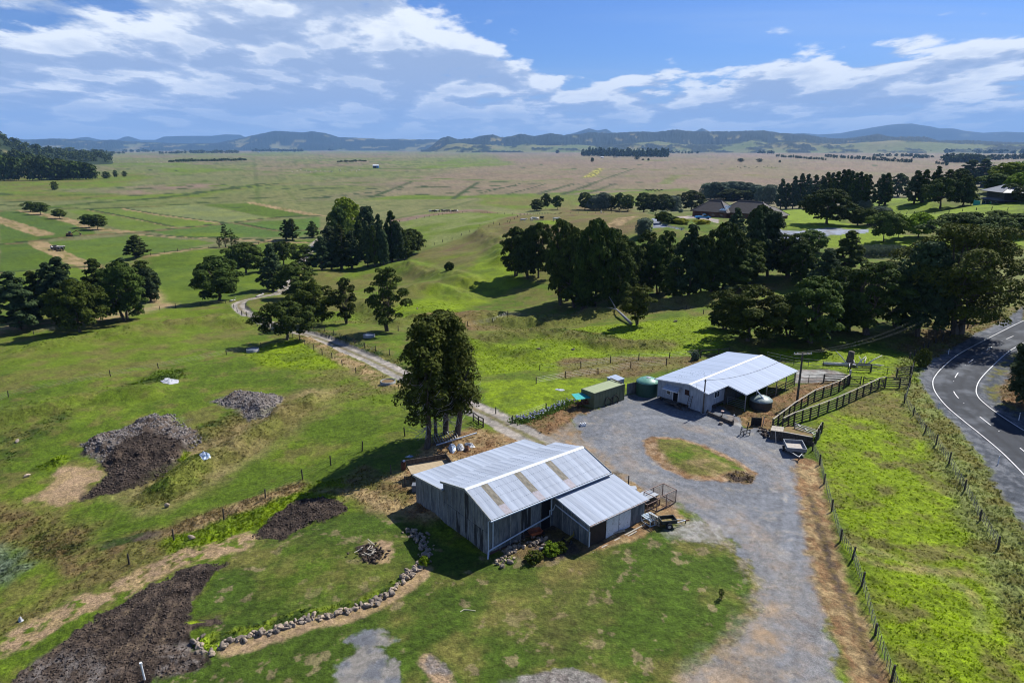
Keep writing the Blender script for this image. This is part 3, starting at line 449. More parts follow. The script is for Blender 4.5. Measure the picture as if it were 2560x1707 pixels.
# ------------------------------------------------------------ materials
MATS = {}
def mat(name, c1, c2=None, scale=3.0, rough=.8, metal=0.0, detail=4, bump=0.0, bscale=None, rnd=0.0, attr=None, spec=.3, stretch=None, lo=.35, hi=.65, fine=None, subs=0, hue=0.0):
    if name in MATS: return MATS[name]
    m = bpy.data.materials.new(name); m.use_nodes = True; nt = m.node_tree; N = nt.nodes.new; L = nt.links.new
    b = nt.nodes['Principled BSDF']; b.inputs['Roughness'].default_value = rough; b.inputs['Metallic'].default_value = metal
    b.inputs['Specular IOR Level'].default_value = spec
    tc = N('ShaderNodeTexCoord'); vec = tc.outputs['Object']
    if stretch:
        mp = N('ShaderNodeMapping'); mp.inputs['Scale'].default_value = stretch; L(vec, mp.inputs[0]); vec = mp.outputs[0]
    def nz(s, d=detail, r=.6):
        n = N('ShaderNodeTexNoise'); n.inputs['Scale'].default_value = s; n.inputs['Detail'].default_value = d; n.inputs['Roughness'].default_value = r; L(vec, n.inputs['Vector']); return n.outputs[0]
    def mr(v, a, b_, c, d):
        n = N('ShaderNodeMapRange'); L(v, n.inputs[0])
        for i, q in enumerate((a, b_, c, d)): n.inputs[i + 1].default_value = q
        return n.outputs[0]
    if attr:
        at_ = N('ShaderNodeAttribute'); at_.attribute_name = attr; col = at_.outputs['Color']
    elif c2 is not None:
        mx = N('ShaderNodeMix'); mx.data_type = 'RGBA'; L(mr(nz(scale), lo, hi, 0, 1), mx.inputs[0])
        mx.inputs[6].default_value = (*c1, 1); mx.inputs[7].default_value = (*c2, 1); col = mx.outputs[2]
    else:
        rg = N('ShaderNodeRGB'); rg.outputs[0].default_value = (*c1, 1); col = rg.outputs[0]
    if fine:
        for s_, amt in fine:
            vm = N('ShaderNodeVectorMath'); vm.operation = 'SCALE'; L(col, vm.inputs[0]); L(mr(nz(s_, 3, .65), .33, .67, 1 - amt, 1 + amt), vm.inputs[3]); col = vm.outputs[0]
    if rnd:
        oi = N('ShaderNodeObjectInfo'); vm = N('ShaderNodeVectorMath'); vm.operation = 'SCALE'; L(col, vm.inputs[0]); L(mr(oi.outputs['Random'], 0, 1, 1 - rnd, 1 + rnd), vm.inputs[3]); col = vm.outputs[0]
        if hue:
            hs = N('ShaderNodeHueSaturation'); L(col, hs.inputs['Color'])
            wn = N('ShaderNodeMath'); wn.operation = 'FRACT'; k = N('ShaderNodeMath'); k.operation = 'MULTIPLY'; k.inputs[1].default_value = 7.31; L(oi.outputs['Random'], k.inputs[0]); L(k.outputs[0], wn.inputs[0])
            L(mr(wn.outputs[0], 0, 1, .5 - hue, .5 + hue), hs.inputs['Hue']); col = hs.outputs[0]
    L(col, b.inputs['Base Color'])
    if bump:
        bp = N('ShaderNodeBump'); bp.inputs['Strength'].default_value = 1; bp.inputs['Distance'].default_value = bump
        L(nz(bscale or scale * 3, 5, .6), bp.inputs['Height']); L(bp.outputs[0], b.inputs['Normal'])
    if subs:
        tr = N('ShaderNodeBsdfTranslucent'); L(col, tr.inputs[0]); ms = N('ShaderNodeMixShader'); ms.inputs[0].default_value = subs
        L(b.outputs[0], ms.inputs[1]); L(tr.outputs[0], ms.inputs[2]); L(ms.outputs[0], nt.nodes['Material Output'].inputs[0])
    MATS[name] = m; return m
def np_mesh(name, V, F, colors=None, smooth_=False):
    me = bpy.data.meshes.new(name); V = np.asarray(V, np.float32); F = np.asarray(F, np.int32); k = F.shape[1]
    me.vertices.add(len(V)); me.vertices.foreach_set('co', V.ravel()); me.loops.add(F.size); me.loops.foreach_set('vertex_index', F.ravel())
    me.polygons.add(len(F)); me.polygons.foreach_set('loop_start', np.arange(0, F.size, k, dtype=np.int32))
    if smooth_: me.polygons.foreach_set('use_smooth', np.ones(len(F), bool))
    if colors is not None:
        ca = me.color_attributes.new('Col', 'FLOAT_COLOR', 'POINT'); c4 = np.ones((len(V), 4), np.float32); c4[:, :3] = colors; ca.data.foreach_set('color', c4.ravel())
    me.update(calc_edges=True); return me
def tag(o, label=None, cat=None, group=None, kind=None):
    if label: o['label'] = label
    if cat: o['category'] = cat
    if group: o['group'] = group
    if kind: o['kind'] = kind
    return o
def link(o, parent=None):
    COL.objects.link(o)
    if parent is not None: o.parent = parent
    return o
# ------------------------------------------------------------ the ground: one sheet to the horizon, split where its surface changes
def build_ground():
    rows = np.linspace(1760, 375, 660); el = []
    a = np.arctan((rows - 853.5) / FPX) + PITCH
    Dn = 37.0 / np.tan(a[0]); inner = np.linspace(.5, Dn * .97, 22)
    Dr = np.concatenate([inner, 42.0 / np.tan(a) * (37 / 42 + 5 / 42 * ss(np.arange(len(a)), 0, 200)), [16000, 22000, 32000, 52000]]); Dr = np.maximum.accumulate(Dr)
    t = np.linspace(-.95, .95, 920); az = np.arctan(t); az = np.concatenate([az, np.linspace(az[-1], az[0] + 2 * math.pi, 62)[1:-1]])
    nr, na = len(Dr), len(az)
    A_, D_ = np.meshgrid(az, Dr); x = (D_ * np.sin(A_)).ravel(); y = (D_ * np.cos(A_)).ravel()
    C, cls, rel, heap = ground(x, y)
    z = base(x, y) + relief(x, y, rel) + heap
    V = np.stack([x, y, z], 1)
    i = np.arange(nr - 1)[:, None] * na; j = np.arange(na)[None, :]; j2 = (j + 1) % na
    F = np.stack([i + j, i + j2, i + na + j2, i + na + j], -1).reshape(-1, 4)[:, ::-1]
    fc = cls[F].astype(int); fc = np.sort(fc, 1)[:, 1]
    spec = {GRASS: ('pasture_ground', .95, ((2.6, .24), (10, .30), (.6, .12)), .12, 3.5), GRVL: ('gravel_yard', .9, ((13, .34), (3, .14)), .03, 12), TRACK: ('farm_track', .9, ((12, .2), (3, .12)), .015, 12),
            ASPH: ('asphalt_road', .85, ((25, .12), (.6, .08)), .003, 40), EARTH: ('bare_soil', .95, ((4, .38), (14, .35)), .12, 5), CNC: ('concrete_path', .85, ((8, .14), (1.2, .12)), .004, 20), DRIVE: ('asphalt_driveway', .8, ((6, .1),), .003, 20)}
    for c, (nm, ro, fine, bu, bs) in spec.items():
        f = F[fc == c]
        if not len(f): continue
        u, inv = np.unique(f, return_inverse=True)
        me = np_mesh(nm, V[u], inv.reshape(-1, 4), C[u], True)
        me.materials.append(mat(nm, (.1, .1, .1), rough=ro, attr='Col', fine=fine, bump=bu, bscale=bs, spec=.15))
        tag(link(bpy.data.objects.new(nm, me)), kind='structure')
build_ground()
# ------------------------------------------------------------ hills beyond the plain
HILLS = {}
def hill(name, prof, D, depth, seed, cdark, clight, thr, base_z=-18, tree=0.0, rough=1.0, n=420):
    prof = sorted(prof); xs = np.array([p[0] for p in prof], float); ys = np.array([p[1] for p in prof], float)
    gx = np.linspace(xs[0], xs[-1], n); gy = np.interp(gx, xs, ys)
    az = np.arctan((gx * 1.08844 - 1280) / FPX / 1.039)
    d_el = (340.0 - gy) * 1.08844 / FPX * .926 * np.cos(az)                      # small angle above the horizon
    Hh = CH + d_el * D - base_z; Hh = np.maximum(Hh, 1)
    m = 34; tt = np.linspace(-1, 1, m); V = []; C = []
    s = np.linspace(0, 1, n)
    end = ss(s, 0, .03) * ss(-s, -1, -.97)
    for t in tt:
        r = D + t * depth * (1 + .25 * (vn(gx / 60, gx * 0, seed) - .5))
        x = r * np.sin(az); y = r * np.cos(az)
        nn = fbm(x / (D * .045), y / (D * .045), seed, 5, .55)
        env = np.cos(t * math.pi / 2) ** 1.3
        z = Hh * env * (1 - (1 - env) * (1 - nn) * 1.1 * rough) * end
        f = ss(fbm(x / (D * .02), y / (D * .03), seed + 3, 4, .6), thr - .04, thr + .04)
        z = z + tree * f * (.4 + vn(gx / 2.2, t * 40 + gx * 0, seed + 5)) * (env > .05)
        V.append(np.stack([x, y, z + base_z + 0 * x], 1)); f = f[:, None]
        g = vn(x / (D * .03), y / (D * .03), seed + 8)[:, None]; cl = np.array(clight) * (1 - g * .5) + np.array(TAN) * g * .5
        C.append(np.array(cdark) * f + cl * (1 - f))
    V = np.concatenate(V); C = np.concatenate(C)
    i = np.arange(m - 1)[:, None] * n; j = np.arange(n - 1)[None, :]
    F = np.stack([i + j, i + j + 1, i + n + j + 1, i + n + j], -1).reshape(-1, 4)
    HILLS[name] = V
    me = np_mesh(name, V, F, C, True); me.materials.append(mat('hillside', (.1, .1, .1), rough=.95, attr='Col', spec=.1, fine=((.02, .15),)))
    return tag(link(bpy.data.objects.new(name, me)), kind='structure')
def h1(*a): return [(x / 2, 257.3 + y / 2) for x, y in a]
def h2(*a): return [(1176 + x / 2, 257.3 + y / 2) for x, y in a]
FD, FL = (.012, .022, .012), (.095, .115, .04)
hill('distant_mountains', h2((980, 120), (1050, 95), (1150, 85), (1230, 102), (1330, 97), (1400, 104), (1500, 98), (1560, 86), (1650, 71), (1710, 61), (1760, 56), (1820, 54), (1860, 61), (1900, 66), (1950, 76), (2010, 76), (2060, 86), (2150, 96), (2250, 91), (2352, 95), (2600, 88), (2900, 110), (3100, 150)), 25000, 2400, 5, FD, (.06, .08, .05), .3)
hill('distant_peaks', h2((190, 140), (250, 106), (300, 92), (350, 75), (390, 86), (430, 78), (460, 96), (480, 100), (490, 93), (520, 108), (700, 130), (800, 115), (830, 92), (865, 75), (890, 84), (910, 98), (1000, 130)), 21000, 1200, 6, FD, (.06, .08, .05), .3)
hill('distant_hills', h1((-400, 130), (-100, 125), (40, 124), (150, 126), (300, 130), (370, 118), (410, 115), (470, 128), (540, 128), (580, 114), (600, 112), (650, 128), (720, 128), (760, 113), (850, 110), (980, 110), (1040, 103), (1110, 105), (1150, 125), (1500, 135)) , 25000, 1900, 7, FD, (.06, .08, .05), .3)
hill('far_green_hills', h1((-500, 128), (-100, 122), (60, 122), (130, 132), (250, 125), (350, 128), (450, 135), (520, 130), (600, 138), (700, 142), (850, 148), (1000, 145), (1100, 126), (1160, 112), (1220, 100), (1270, 90), (1330, 93), (1400, 97), (1440, 92), (1500, 100), (1560, 119), (1620, 121), (1700, 124), (1800, 127), (1960, 127), (2100, 135), (2300, 150)), 17000, 2600, 8, FD, FL, .36, tree=14, n=900)
hill('wooded_ridge', h2((-420, 165), (-380, 150), (-330, 128), (-290, 118), (-250, 132), (-180, 128), (-150, 118), (-90, 110), (-40, 122), (0, 118), (40, 106), (100, 118), (180, 104), (230, 112), (300, 108), (360, 100), (430, 104), (500, 101), (600, 97), (650, 100), (740, 88), (820, 95), (900, 97), (1000, 96), (1080, 93), (1150, 93), (1230, 105), (1330, 110), (1400, 120), (1450, 128), (1500, 130), (1560, 126), (1620, 117), (1670, 107), (1730, 121), (1890, 121), (1950, 138), (2100, 138), (2200, 144), (2352, 148), (2700, 140), (3000, 165)), 11500, 1500, 9, FD, FL, .30, tree=22, n=900)
hill('low_green_downs', h2((-380, 168), (-300, 150), (-240, 142), (-180, 150), (-80, 152), (0, 160), (60, 148), (150, 155), (300, 152), (420, 158), (520, 150), (660, 136), (760, 148), (860, 154), (1000, 152), (1100, 132), (1180, 146), (1300, 136), (1400, 148), (1500, 150), (1600, 140), (1760, 132), (1900, 140), (2100, 150), (2352, 152), (2600, 145), (2900, 165)), 9300, 1000, 12, FD, (.10, .13, .042), .54, tree=14, n=900)
hill('near_bush_hill', [(-420, 235), (-260, 250), (-100, 280), (-10, 307), (10, 318), (30, 326), (55, 335), (80, 343), (120, 350), (150, 356), (260, 362)], 3100, 600, 14, (.020, .032, .010), (.05, .08, .02), .30, tree=0, n=300)
# ------------------------------------------------------------ the hazy air
bm = bmesh.new(); bmesh.ops.create_cube(bm, size=1); me = bpy.data.meshes.new('haze'); bm.to_mesh(me); bm.free()
hzo = bpy.data.objects.new('haze', me); COL.objects.link(hzo); hzo.scale = (60000, 60000, 1400); hzo.location = (0, 0, 1400 / 2 - 25)
hm = bpy.data.materials.new('haze'); hm.use_nodes = True; nt = hm.node_tree; nt.nodes.remove(nt.nodes['Principled BSDF'])
pv = nt.nodes.new('ShaderNodeVolumePrincipled'); pv.inputs['Color'].default_value = (.30, .56, 1, 1); pv.inputs['Density'].default_value = 3.7e-5; pv.inputs['Anisotropy'].default_value = 0
nt.links.new(pv.outputs[0], nt.nodes['Material Output'].inputs['Volume']); me.materials.append(hm); tag(hzo, kind='stuff', label='thin blue haze lying over the plain and hills')
# ------------------------------------------------------------ builders
class MB:
    def __init__(s): s.v = []; s.f = []
    def add(s, vs, fs):
        o = len(s.v); s.v += [tuple(v) for v in vs]; s.f += [tuple(o + i for i in f) for f in fs]; return s
    def box(s, x0, y0, z0, x1, y1, z1):
        return s.add([(x0, y0, z0), (x1, y0, z0), (x1, y1, z0), (x0, y1, z0), (x0, y0, z1), (x1, y0, z1), (x1, y1, z1), (x0, y1, z1)],
                     [(0, 3, 2, 1), (4, 5, 6, 7), (0, 1, 5, 4), (1, 2, 6, 5), (2, 3, 7, 6), (3, 0, 4, 7)])
    def bar(s, a, b, w, h=None, up=(0, 0, 1)):
        a = Vector(a); b = Vector(b); h = h or w; d = (b - a).normalized(); u = Vector(up)
        if abs(d.dot(u)) > .98: u = Vector((1, 0, 0))
        r = d.cross(u).normalized() * (w / 2); t = r.cross(d).normalized() * (h / 2)
        vs = [p + q for p in (a, b) for q in (-r - t, r - t, r + t, -r + t)]
        return s.add(vs, [(0, 3, 2, 1), (4, 5, 6, 7), (0, 1, 5, 4), (1, 2, 6, 5), (2, 3, 7, 6), (3, 0, 4, 7)])
    def tube(s, pts, rad, n=8, cap=True):
        pts = [Vector(p) for p in pts]; rad = rad if hasattr(rad, '__len__') else [rad] * len(pts); vs = []; fs = []
        for i, p in enumerate(pts):
            d = (pts[min(i + 1, len(pts) - 1)] - pts[max(i - 1, 0)]).normalized(); u = Vector((0, 0, 1)) if abs(d.z) < .95 else Vector((1, 0, 0))
            r = d.cross(u).normalized(); t = r.cross(d)
            for k in range(n):
                a = 2 * math.pi * k / n; vs.append(p + (r * math.cos(a) + t * math.sin(a)) * rad[i])
        for i in range(len(pts) - 1):
            for k in range(n): fs.append((i * n + k, i * n + (k + 1) % n, (i + 1) * n + (k + 1) % n, (i + 1) * n + k))
        if cap: fs.append(tuple(range(n - 1, -1, -1))); fs.append(tuple((len(pts) - 1) * n + k for k in range(n)))
        return s.add(vs, fs)
    def lathe(s, prof, n=24, c=(0, 0)):
        vs = []; fs = []; m = len(prof)
        for k in range(n):
            a = 2 * math.pi * k / n
            for r, z in prof: vs.append((c[0] + r * math.cos(a), c[1] + r * math.sin(a), z))
        for k in range(n):
            for i in range(m - 1): fs.append((k * m + i, ((k + 1) % n) * m + i, ((k + 1) % n) * m + i + 1, k * m + i + 1))
        return s.add(vs, fs)
    def prism(s, poly_, z0, z1):
        n = len(poly_); return s.add([(x, y, z0) for x, y in poly_] + [(x, y, z1) for x, y in poly_],
            [tuple(range(n - 1, -1, -1)), tuple(range(n, 2 * n))] + [(i, (i + 1) % n, n + (i + 1) % n, n + i) for i in range(n)])
    def mesh(s, name, m=None, smooth_=False):
        me = bpy.data.meshes.new(name); me.from_pydata(s.v, [], s.f)
        if smooth_: me.polygons.foreach_set('use_smooth', [True] * len(me.polygons))
        if m: me.materials.append(m)
        me.update(); return me
    def build(s, name, m, parent=None, smooth_=False, loc=None):
        o = bpy.data.objects.new(name, s.mesh(name, m, smooth_)); link(o, parent)
        if loc is not None: o.location = loc
        return o
def put(name, me, parent=None, loc=(0, 0, 0), rot=(0, 0, 0), sc=(1, 1, 1)):
    o = bpy.data.objects.new(name, me); link(o, parent); o.location = loc; o.rotation_euler = rot; o.scale = sc; return o
def thing(name, label, cat, loc=(0, 0, 0), rz=0, group=None):
    o = bpy.data.objects.new(name, None); COL.objects.link(o); o.empty_display_size = .3; o.location = loc; o.rotation_euler = (0, 0, rz); return tag(o, label, cat, group)
def dup(root, loc, rz=0, sc=None, label=None, group=None):
    r = root.copy(); COL.objects.link(r); r.location = loc; r.rotation_euler = (0, 0, rz)
    if sc is not None: r.scale = sc if hasattr(sc, '__len__') else (sc, sc, sc)
    if label: r['label'] = label
    if group: r['group'] = group
    for ch in list(root.children):
        c = ch.copy(); COL.objects.link(c); c.parent = r
        for g in list(ch.children):
            d = g.copy(); COL.objects.link(d); d.parent = c
    return r
# ------------------------------------------------------------ trees
BARK = mat('bark', (.060, .048, .038), (.13, .11, .09), 2.5, .95, bump=.02, stretch=(1, 1, .3))
PALEBARK = mat('pale_dead_wood', (.30, .28, .26), (.46, .44, .42), 3, .85, stretch=(1, 1, .4))
def leafmat(n, a, b, subs=.12): return mat(n, a, b, .9, .9, detail=5, rnd=.28, hue=.012, subs=subs, fine=((7, .25),), spec=.12)
LEAF = {'dark': leafmat('dark_foliage', (.024, .042, .007), (.074, .104, .015)), 'blue': leafmat('blue_green_foliage', (.023, .042, .014), (.066, .098, .036)),
        'olive': leafmat('olive_foliage', (.030, .044, .006), (.092, .108, .012), .12), 'light': leafmat('light_foliage', (.045, .075, .012), (.10, .14, .022), .18),
        'lime': leafmat('lime_foliage', (.10, .17, .010), (.22, .30, .02), .3), 'grey': leafmat('grey_green_foliage', (.09, .125, .075), (.17, .21, .14), .2), 'yellow': leafmat('yellow_foliage', (.20, .22, .015), (.34, .33, .03), .25)}
def leaves(cent, nrm, size, r):
    n = len(cent); u = r.normal(size=(n, 3)); u -= (u * nrm).sum(1)[:, None] * nrm; u /= np.linalg.norm(u, axis=1)[:, None] + 1e-9
    w = np.cross(nrm, u); s = (size * r.uniform(.65, 1.5, n))[:, None]; a = u * s; b = w * s * .62
    V = np.stack([cent - a, cent - b * 1.1, cent + a * 1.1, cent + b * 1.1], 1).reshape(-1, 3); return V, np.arange(4 * n).reshape(-1, 4)
def crown_pts(kind, n, H, Wd, r, base_=.15):
    """leaf positions and normals: clumps on an uneven envelope, in metres"""
    if kind == 'hero': M = 130; prof = lambda t: np.interp(t, [0, .12, .3, .55, .8, .93, 1], [.55, .85, 1.0, .92, .76, .58, .3]); cr = .14; fl = .9
    elif kind == 'cone': M = int(95); prof = lambda t: np.where(t < .18, .45 + t * 3.0, 1.0 * (1 - ((t - .18) / .82) ** 1.75 * .93)); cr = .115; fl = .75
    elif kind == 'column': M = 95; prof = lambda t: np.clip(.72 + .9 * t, 0, 1) * np.sqrt(np.clip(1.03 - t ** 4, 0, 1)); cr = .17; fl = .8
    elif kind == 'open': M = 46; prof = lambda t: np.sqrt(np.clip(1 - (2 * t - 1.0) ** 2 * .95, 0, 1)); cr = .14; fl = .5
    elif kind == 'flat': M = 70; prof = lambda t: np.sqrt(np.clip(1 - (1.9 * t - .85) ** 2, 0.02, 1)); cr = .105; fl = .5
    else: M = 80; prof = lambda t: np.sqrt(np.clip(1 - (2 * t - .92) ** 2 * .95, 0.02, 1)); cr = .115; fl = .6
    t = (np.arange(M) + .5) / M; t = np.clip(t + r.normal(0, .02, M), 0.02, .985); a = np.arange(M) * 2.39996 + r.normal(0, .35, M)
    if kind != 'cone': t = t ** .9
    lob = 1 + .20 * np.sin(a * 2 + r.uniform(0, 6)) + .12 * np.sin(a * 3 + r.uniform(0, 6) + t * 5)
    rad = prof(t) * Wd / 2 * lob * np.where(r.random(M) < .28, r.uniform(.2, .6, M), r.uniform(.70, .98, M))
    c = np.stack([rad * np.cos(a), rad * np.sin(a), H * (base_ + (1 - base_) * t)], 1)
    cs = Wd * cr * r.uniform(.7, 1.35, M) * np.clip(.55 + prof(t) * .5, .4, 1.2)
    idx = r.choice(M, n, p=cs ** 2 / (cs ** 2).sum()); d = r.normal(size=(n, 3)); d /= np.linalg.norm(d, axis=1)[:, None]
    d[:, 2] = np.where(d[:, 2] < -.35, -d[:, 2], d[:, 2]); rr = r.uniform(.55, 1.05, n) ** .6
    p = c[idx] + d * (cs[idx] * rr)[:, None] * np.array([1, 1, fl]); p[:, 2] -= np.abs(d[:, 0] * d[:, 1]) * cs[idx] * .3
    k_ = Wd / 2 / np.percentile(np.hypot(p[:, 0], p[:, 1]), 92); p[:, :2] *= k_; c[:, :2] *= k_; p[:, 2] = np.minimum(p[:, 2], H * 1.01)
    out = p.copy(); out[:, 2] = 0; out /= np.linalg.norm(out, axis=1)[:, None] + 1e-6
    nr = d * .75 + out * .25 + np.array([0, 0, .55]) + r.normal(0, .5, (n, 3)); nr /= np.linalg.norm(nr, axis=1)[:, None]
    return p, nr, c, cs
def trunk_mb(H, Wd, r, tr, c=None, nl=7, base_=.15, lean=.02, forks=1, topf=.86):
    mb = MB()
    for k in range(forks):
        ox = 0 if forks == 1 else math.cos(k * 2.6) * tr * 1.1; oy = 0 if forks == 1 else math.sin(k * 2.6) * tr * 1.1
        tp = Vector((ox * 5 + r.normal(0, lean) * H, oy * 5 + r.normal(0, lean) * H, H * topf))
        P = [Vector((ox, oy, -.6)), Vector((ox, oy, .25))] + [Vector((ox, oy, 0)).lerp(tp, q) + Vector((r.normal(0, .012) * H, r.normal(0, .012) * H, 0)) for q in (.2, .45, .7, 1)]
        mb.tube(P, [tr * 1.6, tr * 1.15, tr * .9, tr * .66, tr * .4, tr * .08], 9)
        if c is not None:
            sel = r.choice(len(c), min(nl, len(c)), replace=False)
            for i in sel:
                e = Vector(c[i]); q = np.clip((e.z / H) * .62, .12, .8); s = Vector((ox, oy, 0)).lerp(tp, q / topf)
                mid = s.lerp(e, .5) + Vector((0, 0, -.03 * H)); mb.tube([s, mid, e], [tr * .42, tr * .26, tr * .06], 5, False)
    return mb
PROTO = {}
def proto(key, kind, leaf, n, size, H=16., Wd=10., seed=1, base_=.15, tr=None, forks=1, nl=7, bark=None):
    r = np.random.default_rng(seed); p, nr, c, cs = crown_pts(kind, n, H, Wd, r, base_)
    V, F = leaves(p, nr, size, r); me = np_mesh(key + '_crown', V, F); me.materials.append(LEAF[leaf])
    tm = trunk_mb(H, Wd, r, tr or H * .022, c if nl else None, nl, base_, forks=forks, topf=.9 if kind in ('cone', 'column') else .62).mesh(key + '_trunk', bark or BARK, True)
    PROTO[key] = (me, tm, H, Wd)
proto('cone_a', 'cone', 'blue', 15000, .27, 18, 9, 1, .07); proto('cone_b', 'cone', 'dark', 15000, .26, 18, 8, 2, .10, forks=2)
proto('col_a', 'column', 'blue', 14000, .27, 18, 8, 3, .10); proto('round_a', 'round', 'dark', 17000, .27, 14, 15, 4, .13, tr=.42)
proto('round_b', 'round', 'olive', 16000, .26, 14, 14, 5, .14, tr=.38); proto('round_c', 'round', 'dark', 16000, .28, 16, 13, 6, .08, tr=.4, forks=2)
proto('flat_a', 'flat', 'dark', 14000, .26, 12, 17, 7, .25, tr=.45); proto('open_a', 'open', 'olive', 9500, .26, 15, 12, 8, .18, tr=.32, nl=20, forks=2)
proto('open_b', 'open', 'dark', 10000, .25, 17, 12, 9, .12, tr=.3, nl=22, forks=3); proto('light_a', 'round', 'light', 9000, .26, 10, 10, 10, .22, tr=.2)
proto('lime_a', 'round', 'lime', 8000, .26, 9, 10, 11, .15, tr=.2); proto('grey_a', 'column', 'grey', 7000, .28, 10, 8, 12, .05, tr=.15)
proto('thin_a', 'open', 'dark', 3200, .22, 15, 6, 13, .15, tr=.18, nl=26, forks=2); proto('yellow_a', 'round', 'yellow', 4000, .22, 4, 6, 14, .02, tr=.1, nl=0)
proto('bush_a', 'round', 'dark', 4500, .24, 4, 5, 15, .0, tr=.1, nl=0); proto('far_round', 'round', 'dark', 700, .85, 12, 12, 16, .05, nl=0); proto('far_cone', 'cone', 'blue', 600, .85, 15, 7, 17, .03, nl=0)
proto('far_pop', 'column', 'light', 400, .8, 14, 5, 18, .05, nl=0); proto('lightbush', 'round', 'lime', 3500, .12, 2.2, 3.2, 19, .0, tr=.05, nl=0)
proto('greylow', 'round', 'grey', 3000, .2, 3, 5, 20, 0, tr=.05, nl=0); proto('olive_bush', 'round', 'olive', 3000, .10, 2, 3, 21, 0, tr=.04, nl=0)
TREES = 0
def tree(fr, bx, by, ty, w, kind, label, cat='tree', group=None, name=None, loc=None, zoff=0):
    """a tree standing at (bx, by); ty is the height its top reaches in the picture, w its width there"""
    global TREES; TREES += 1
    p = fr(bx, by); P = at(p) if loc is None else loc; t = fr(bx, ty); sc = fr(bx + w, by)[0] - p[0]
    D = math.hypot(P.x, P.y); d = ray(t); k = D / math.hypot(d[0], d[1]); h = max(1.0, CH + d[2] * k - P.z)
    cz = P.z + h / 2 - CH; depth = P.y * CP - cz * SP; wd = sc / FPX * depth
    me, tm, H, Wd = PROTO[kind]; s = h / H; sw = wd / Wd
    o = thing(name or ('tree' if cat == 'tree' else cat.replace(' ', '_')), label, cat, (P.x, P.y, P.z - .1 + zoff), random.uniform(0, 6.28), group); o.scale = (sw, sw, s)
    put('trunk', tm, o); put('crown', me, o); return o
def many(fr, lst, group=None, cat='tree', name=None):
    for bx, by, ty, w, kind, label in lst: tree(fr, bx, by, ty, w, kind, label, cat, group, name)
many(T1, [(150, 1085, 635, 290, 'cone_a', 'blue green conical tree at far left edge of the left clump'), (285, 1010, 635, 190, 'cone_b', 'narrow dark tree behind the leftmost conical tree of the clump'),
 (400, 1000, 575, 230, 'cone_a', 'tall grey green tree at the back left of the middle of the clump'), (500, 1020, 530, 260, 'cone_a', 'tallest grey green tree in the left clump, behind the olive one'),
 (585, 1078, 700, 340, 'round_b', 'broad olive green tree with short trunk at the front of the left clump'), (740, 960, 545, 230, 'cone_b', 'dark tree right of the olive one in the left clump'),
 (925, 990, 565, 330, 'round_c', 'big dark tree with stout bare trunk at the slope edge'), (935, 880, 540, 190, 'cone_a', 'grey green tree half hidden behind the stout trunked tree'),
 (1065, 845, 560, 190, 'open_b', 'dark tree with twin bare trunks at the right end of the left clump'), (1105, 850, 620, 150, 'col_a', 'slim tree standing against the twin trunked tree'),
 (1010, 545, 375, 155, 'cone_b', 'lone small dark conical tree by a fence on the flat paddock'), (1610, 852, 530, 385, 'round_a', 'big round dark tree shading the bend of the farm track'),
 (1810, 662, 430, 265, 'round_a', 'round dark tree with short trunk behind the track bend tree'), (2008, 785, 440, 185, 'cone_a', 'tall dark conical tree right beside the farm track'),
 (2085, 600, 420, 200, 'flat_a', 'flat topped dark tree behind the tall conical one by the track'), (2190, 850, 570, 280, 'round_c', 'dark bushy tree on the right side of the track above the curve'),
 (2245, 640, 450, 180, 'open_b', 'ragged dark tree at the left foot of the dense grove'), (2310, 1028, 728, 320, 'round_b', 'olive round tree with bare trunk right of the track'),
 (2112, 1160, 862, 400, 'flat_a', 'wide spreading dark tree with single trunk beside the track fence'),
 (300, 225, 135, 110, 'light_a', 'largest green bush of the row along the tan ditch'), (225, 205, 130, 100, 'light_a', 'leftmost green bush of the row along the tan ditch'), (440, 255, 183, 100, 'light_a', 'small round green tree between two bushes along the tan ditch'),
 (720, 335, 225, 130, 'light_a', 'bushy green tree at the near end of the tan ditch'), (655, 320, 222, 110, 'light_a', 'bushy green tree touching the last one of the tan ditch'),
 (1660, 470, 295, 60, 'thin_a', 'tallest thin bare looking tree on the paddock fence'), (1615, 470, 385, 45, 'thin_a', 'short thin tree left of the tallest thin one'), (1705, 468, 330, 50, 'thin_a', 'thin dead looking tree right of the tallest thin one'), (1735, 465, 380, 50, 'thin_a', 'small thin tree at right end of the thin group'),
 (2105, 412, 262, 75, 'cone_b', 'left one of two dark conical trees beside the paddock lane'), (2150, 412, 255, 100, 'cone_b', 'right one of two dark conical trees beside the paddock lane'), (2298, 392, 272, 85, 'cone_b', 'single small conical tree left of the dense grove'),
 (405, 42, 0, 45, 'cone_b', 'tiny dark tree alone on the far left plain')])
many(T2, [(895, 1160, 785, 200, 'open_b', 'slender sparse grey green tree on the slope behind the track'), (1235, 1260, 700, 330, 'open_b', 'tall ragged dark tree with forked trunk on the slope'),
 (900, 500, 118, 270, 'lime_a', 'yellow green round tree rising behind the dense grove'), (840, 560, 195, 190, 'light_a', 'light green tree at the back left of the dense grove')])
GV = [(690, 735, 440, 170), (770, 715, 490, 160), (850, 708, 345, 190), (940, 700, 395, 180), (760, 640, 355, 150), (1010, 640, 300, 150), (1075, 690, 310, 120), (1080, 600, 192, 150), (1130, 690, 350, 110), (1180, 670, 255, 130), (1205, 680, 390, 110), (1280, 640, 228, 150), (1240, 650, 330, 110), (1330, 640, 330, 120), (1385, 625, 385, 120)]
ORD = ('leftmost', 'second', 'third', 'fourth', 'fifth', 'sixth', 'seventh', 'eighth', 'ninth', 'tenth', 'eleventh', 'twelfth', 'thirteenth', 'fourteenth', 'fifteenth', 'sixteenth', 'seventeenth', 'eighteenth', 'nineteenth', 'rightmost')
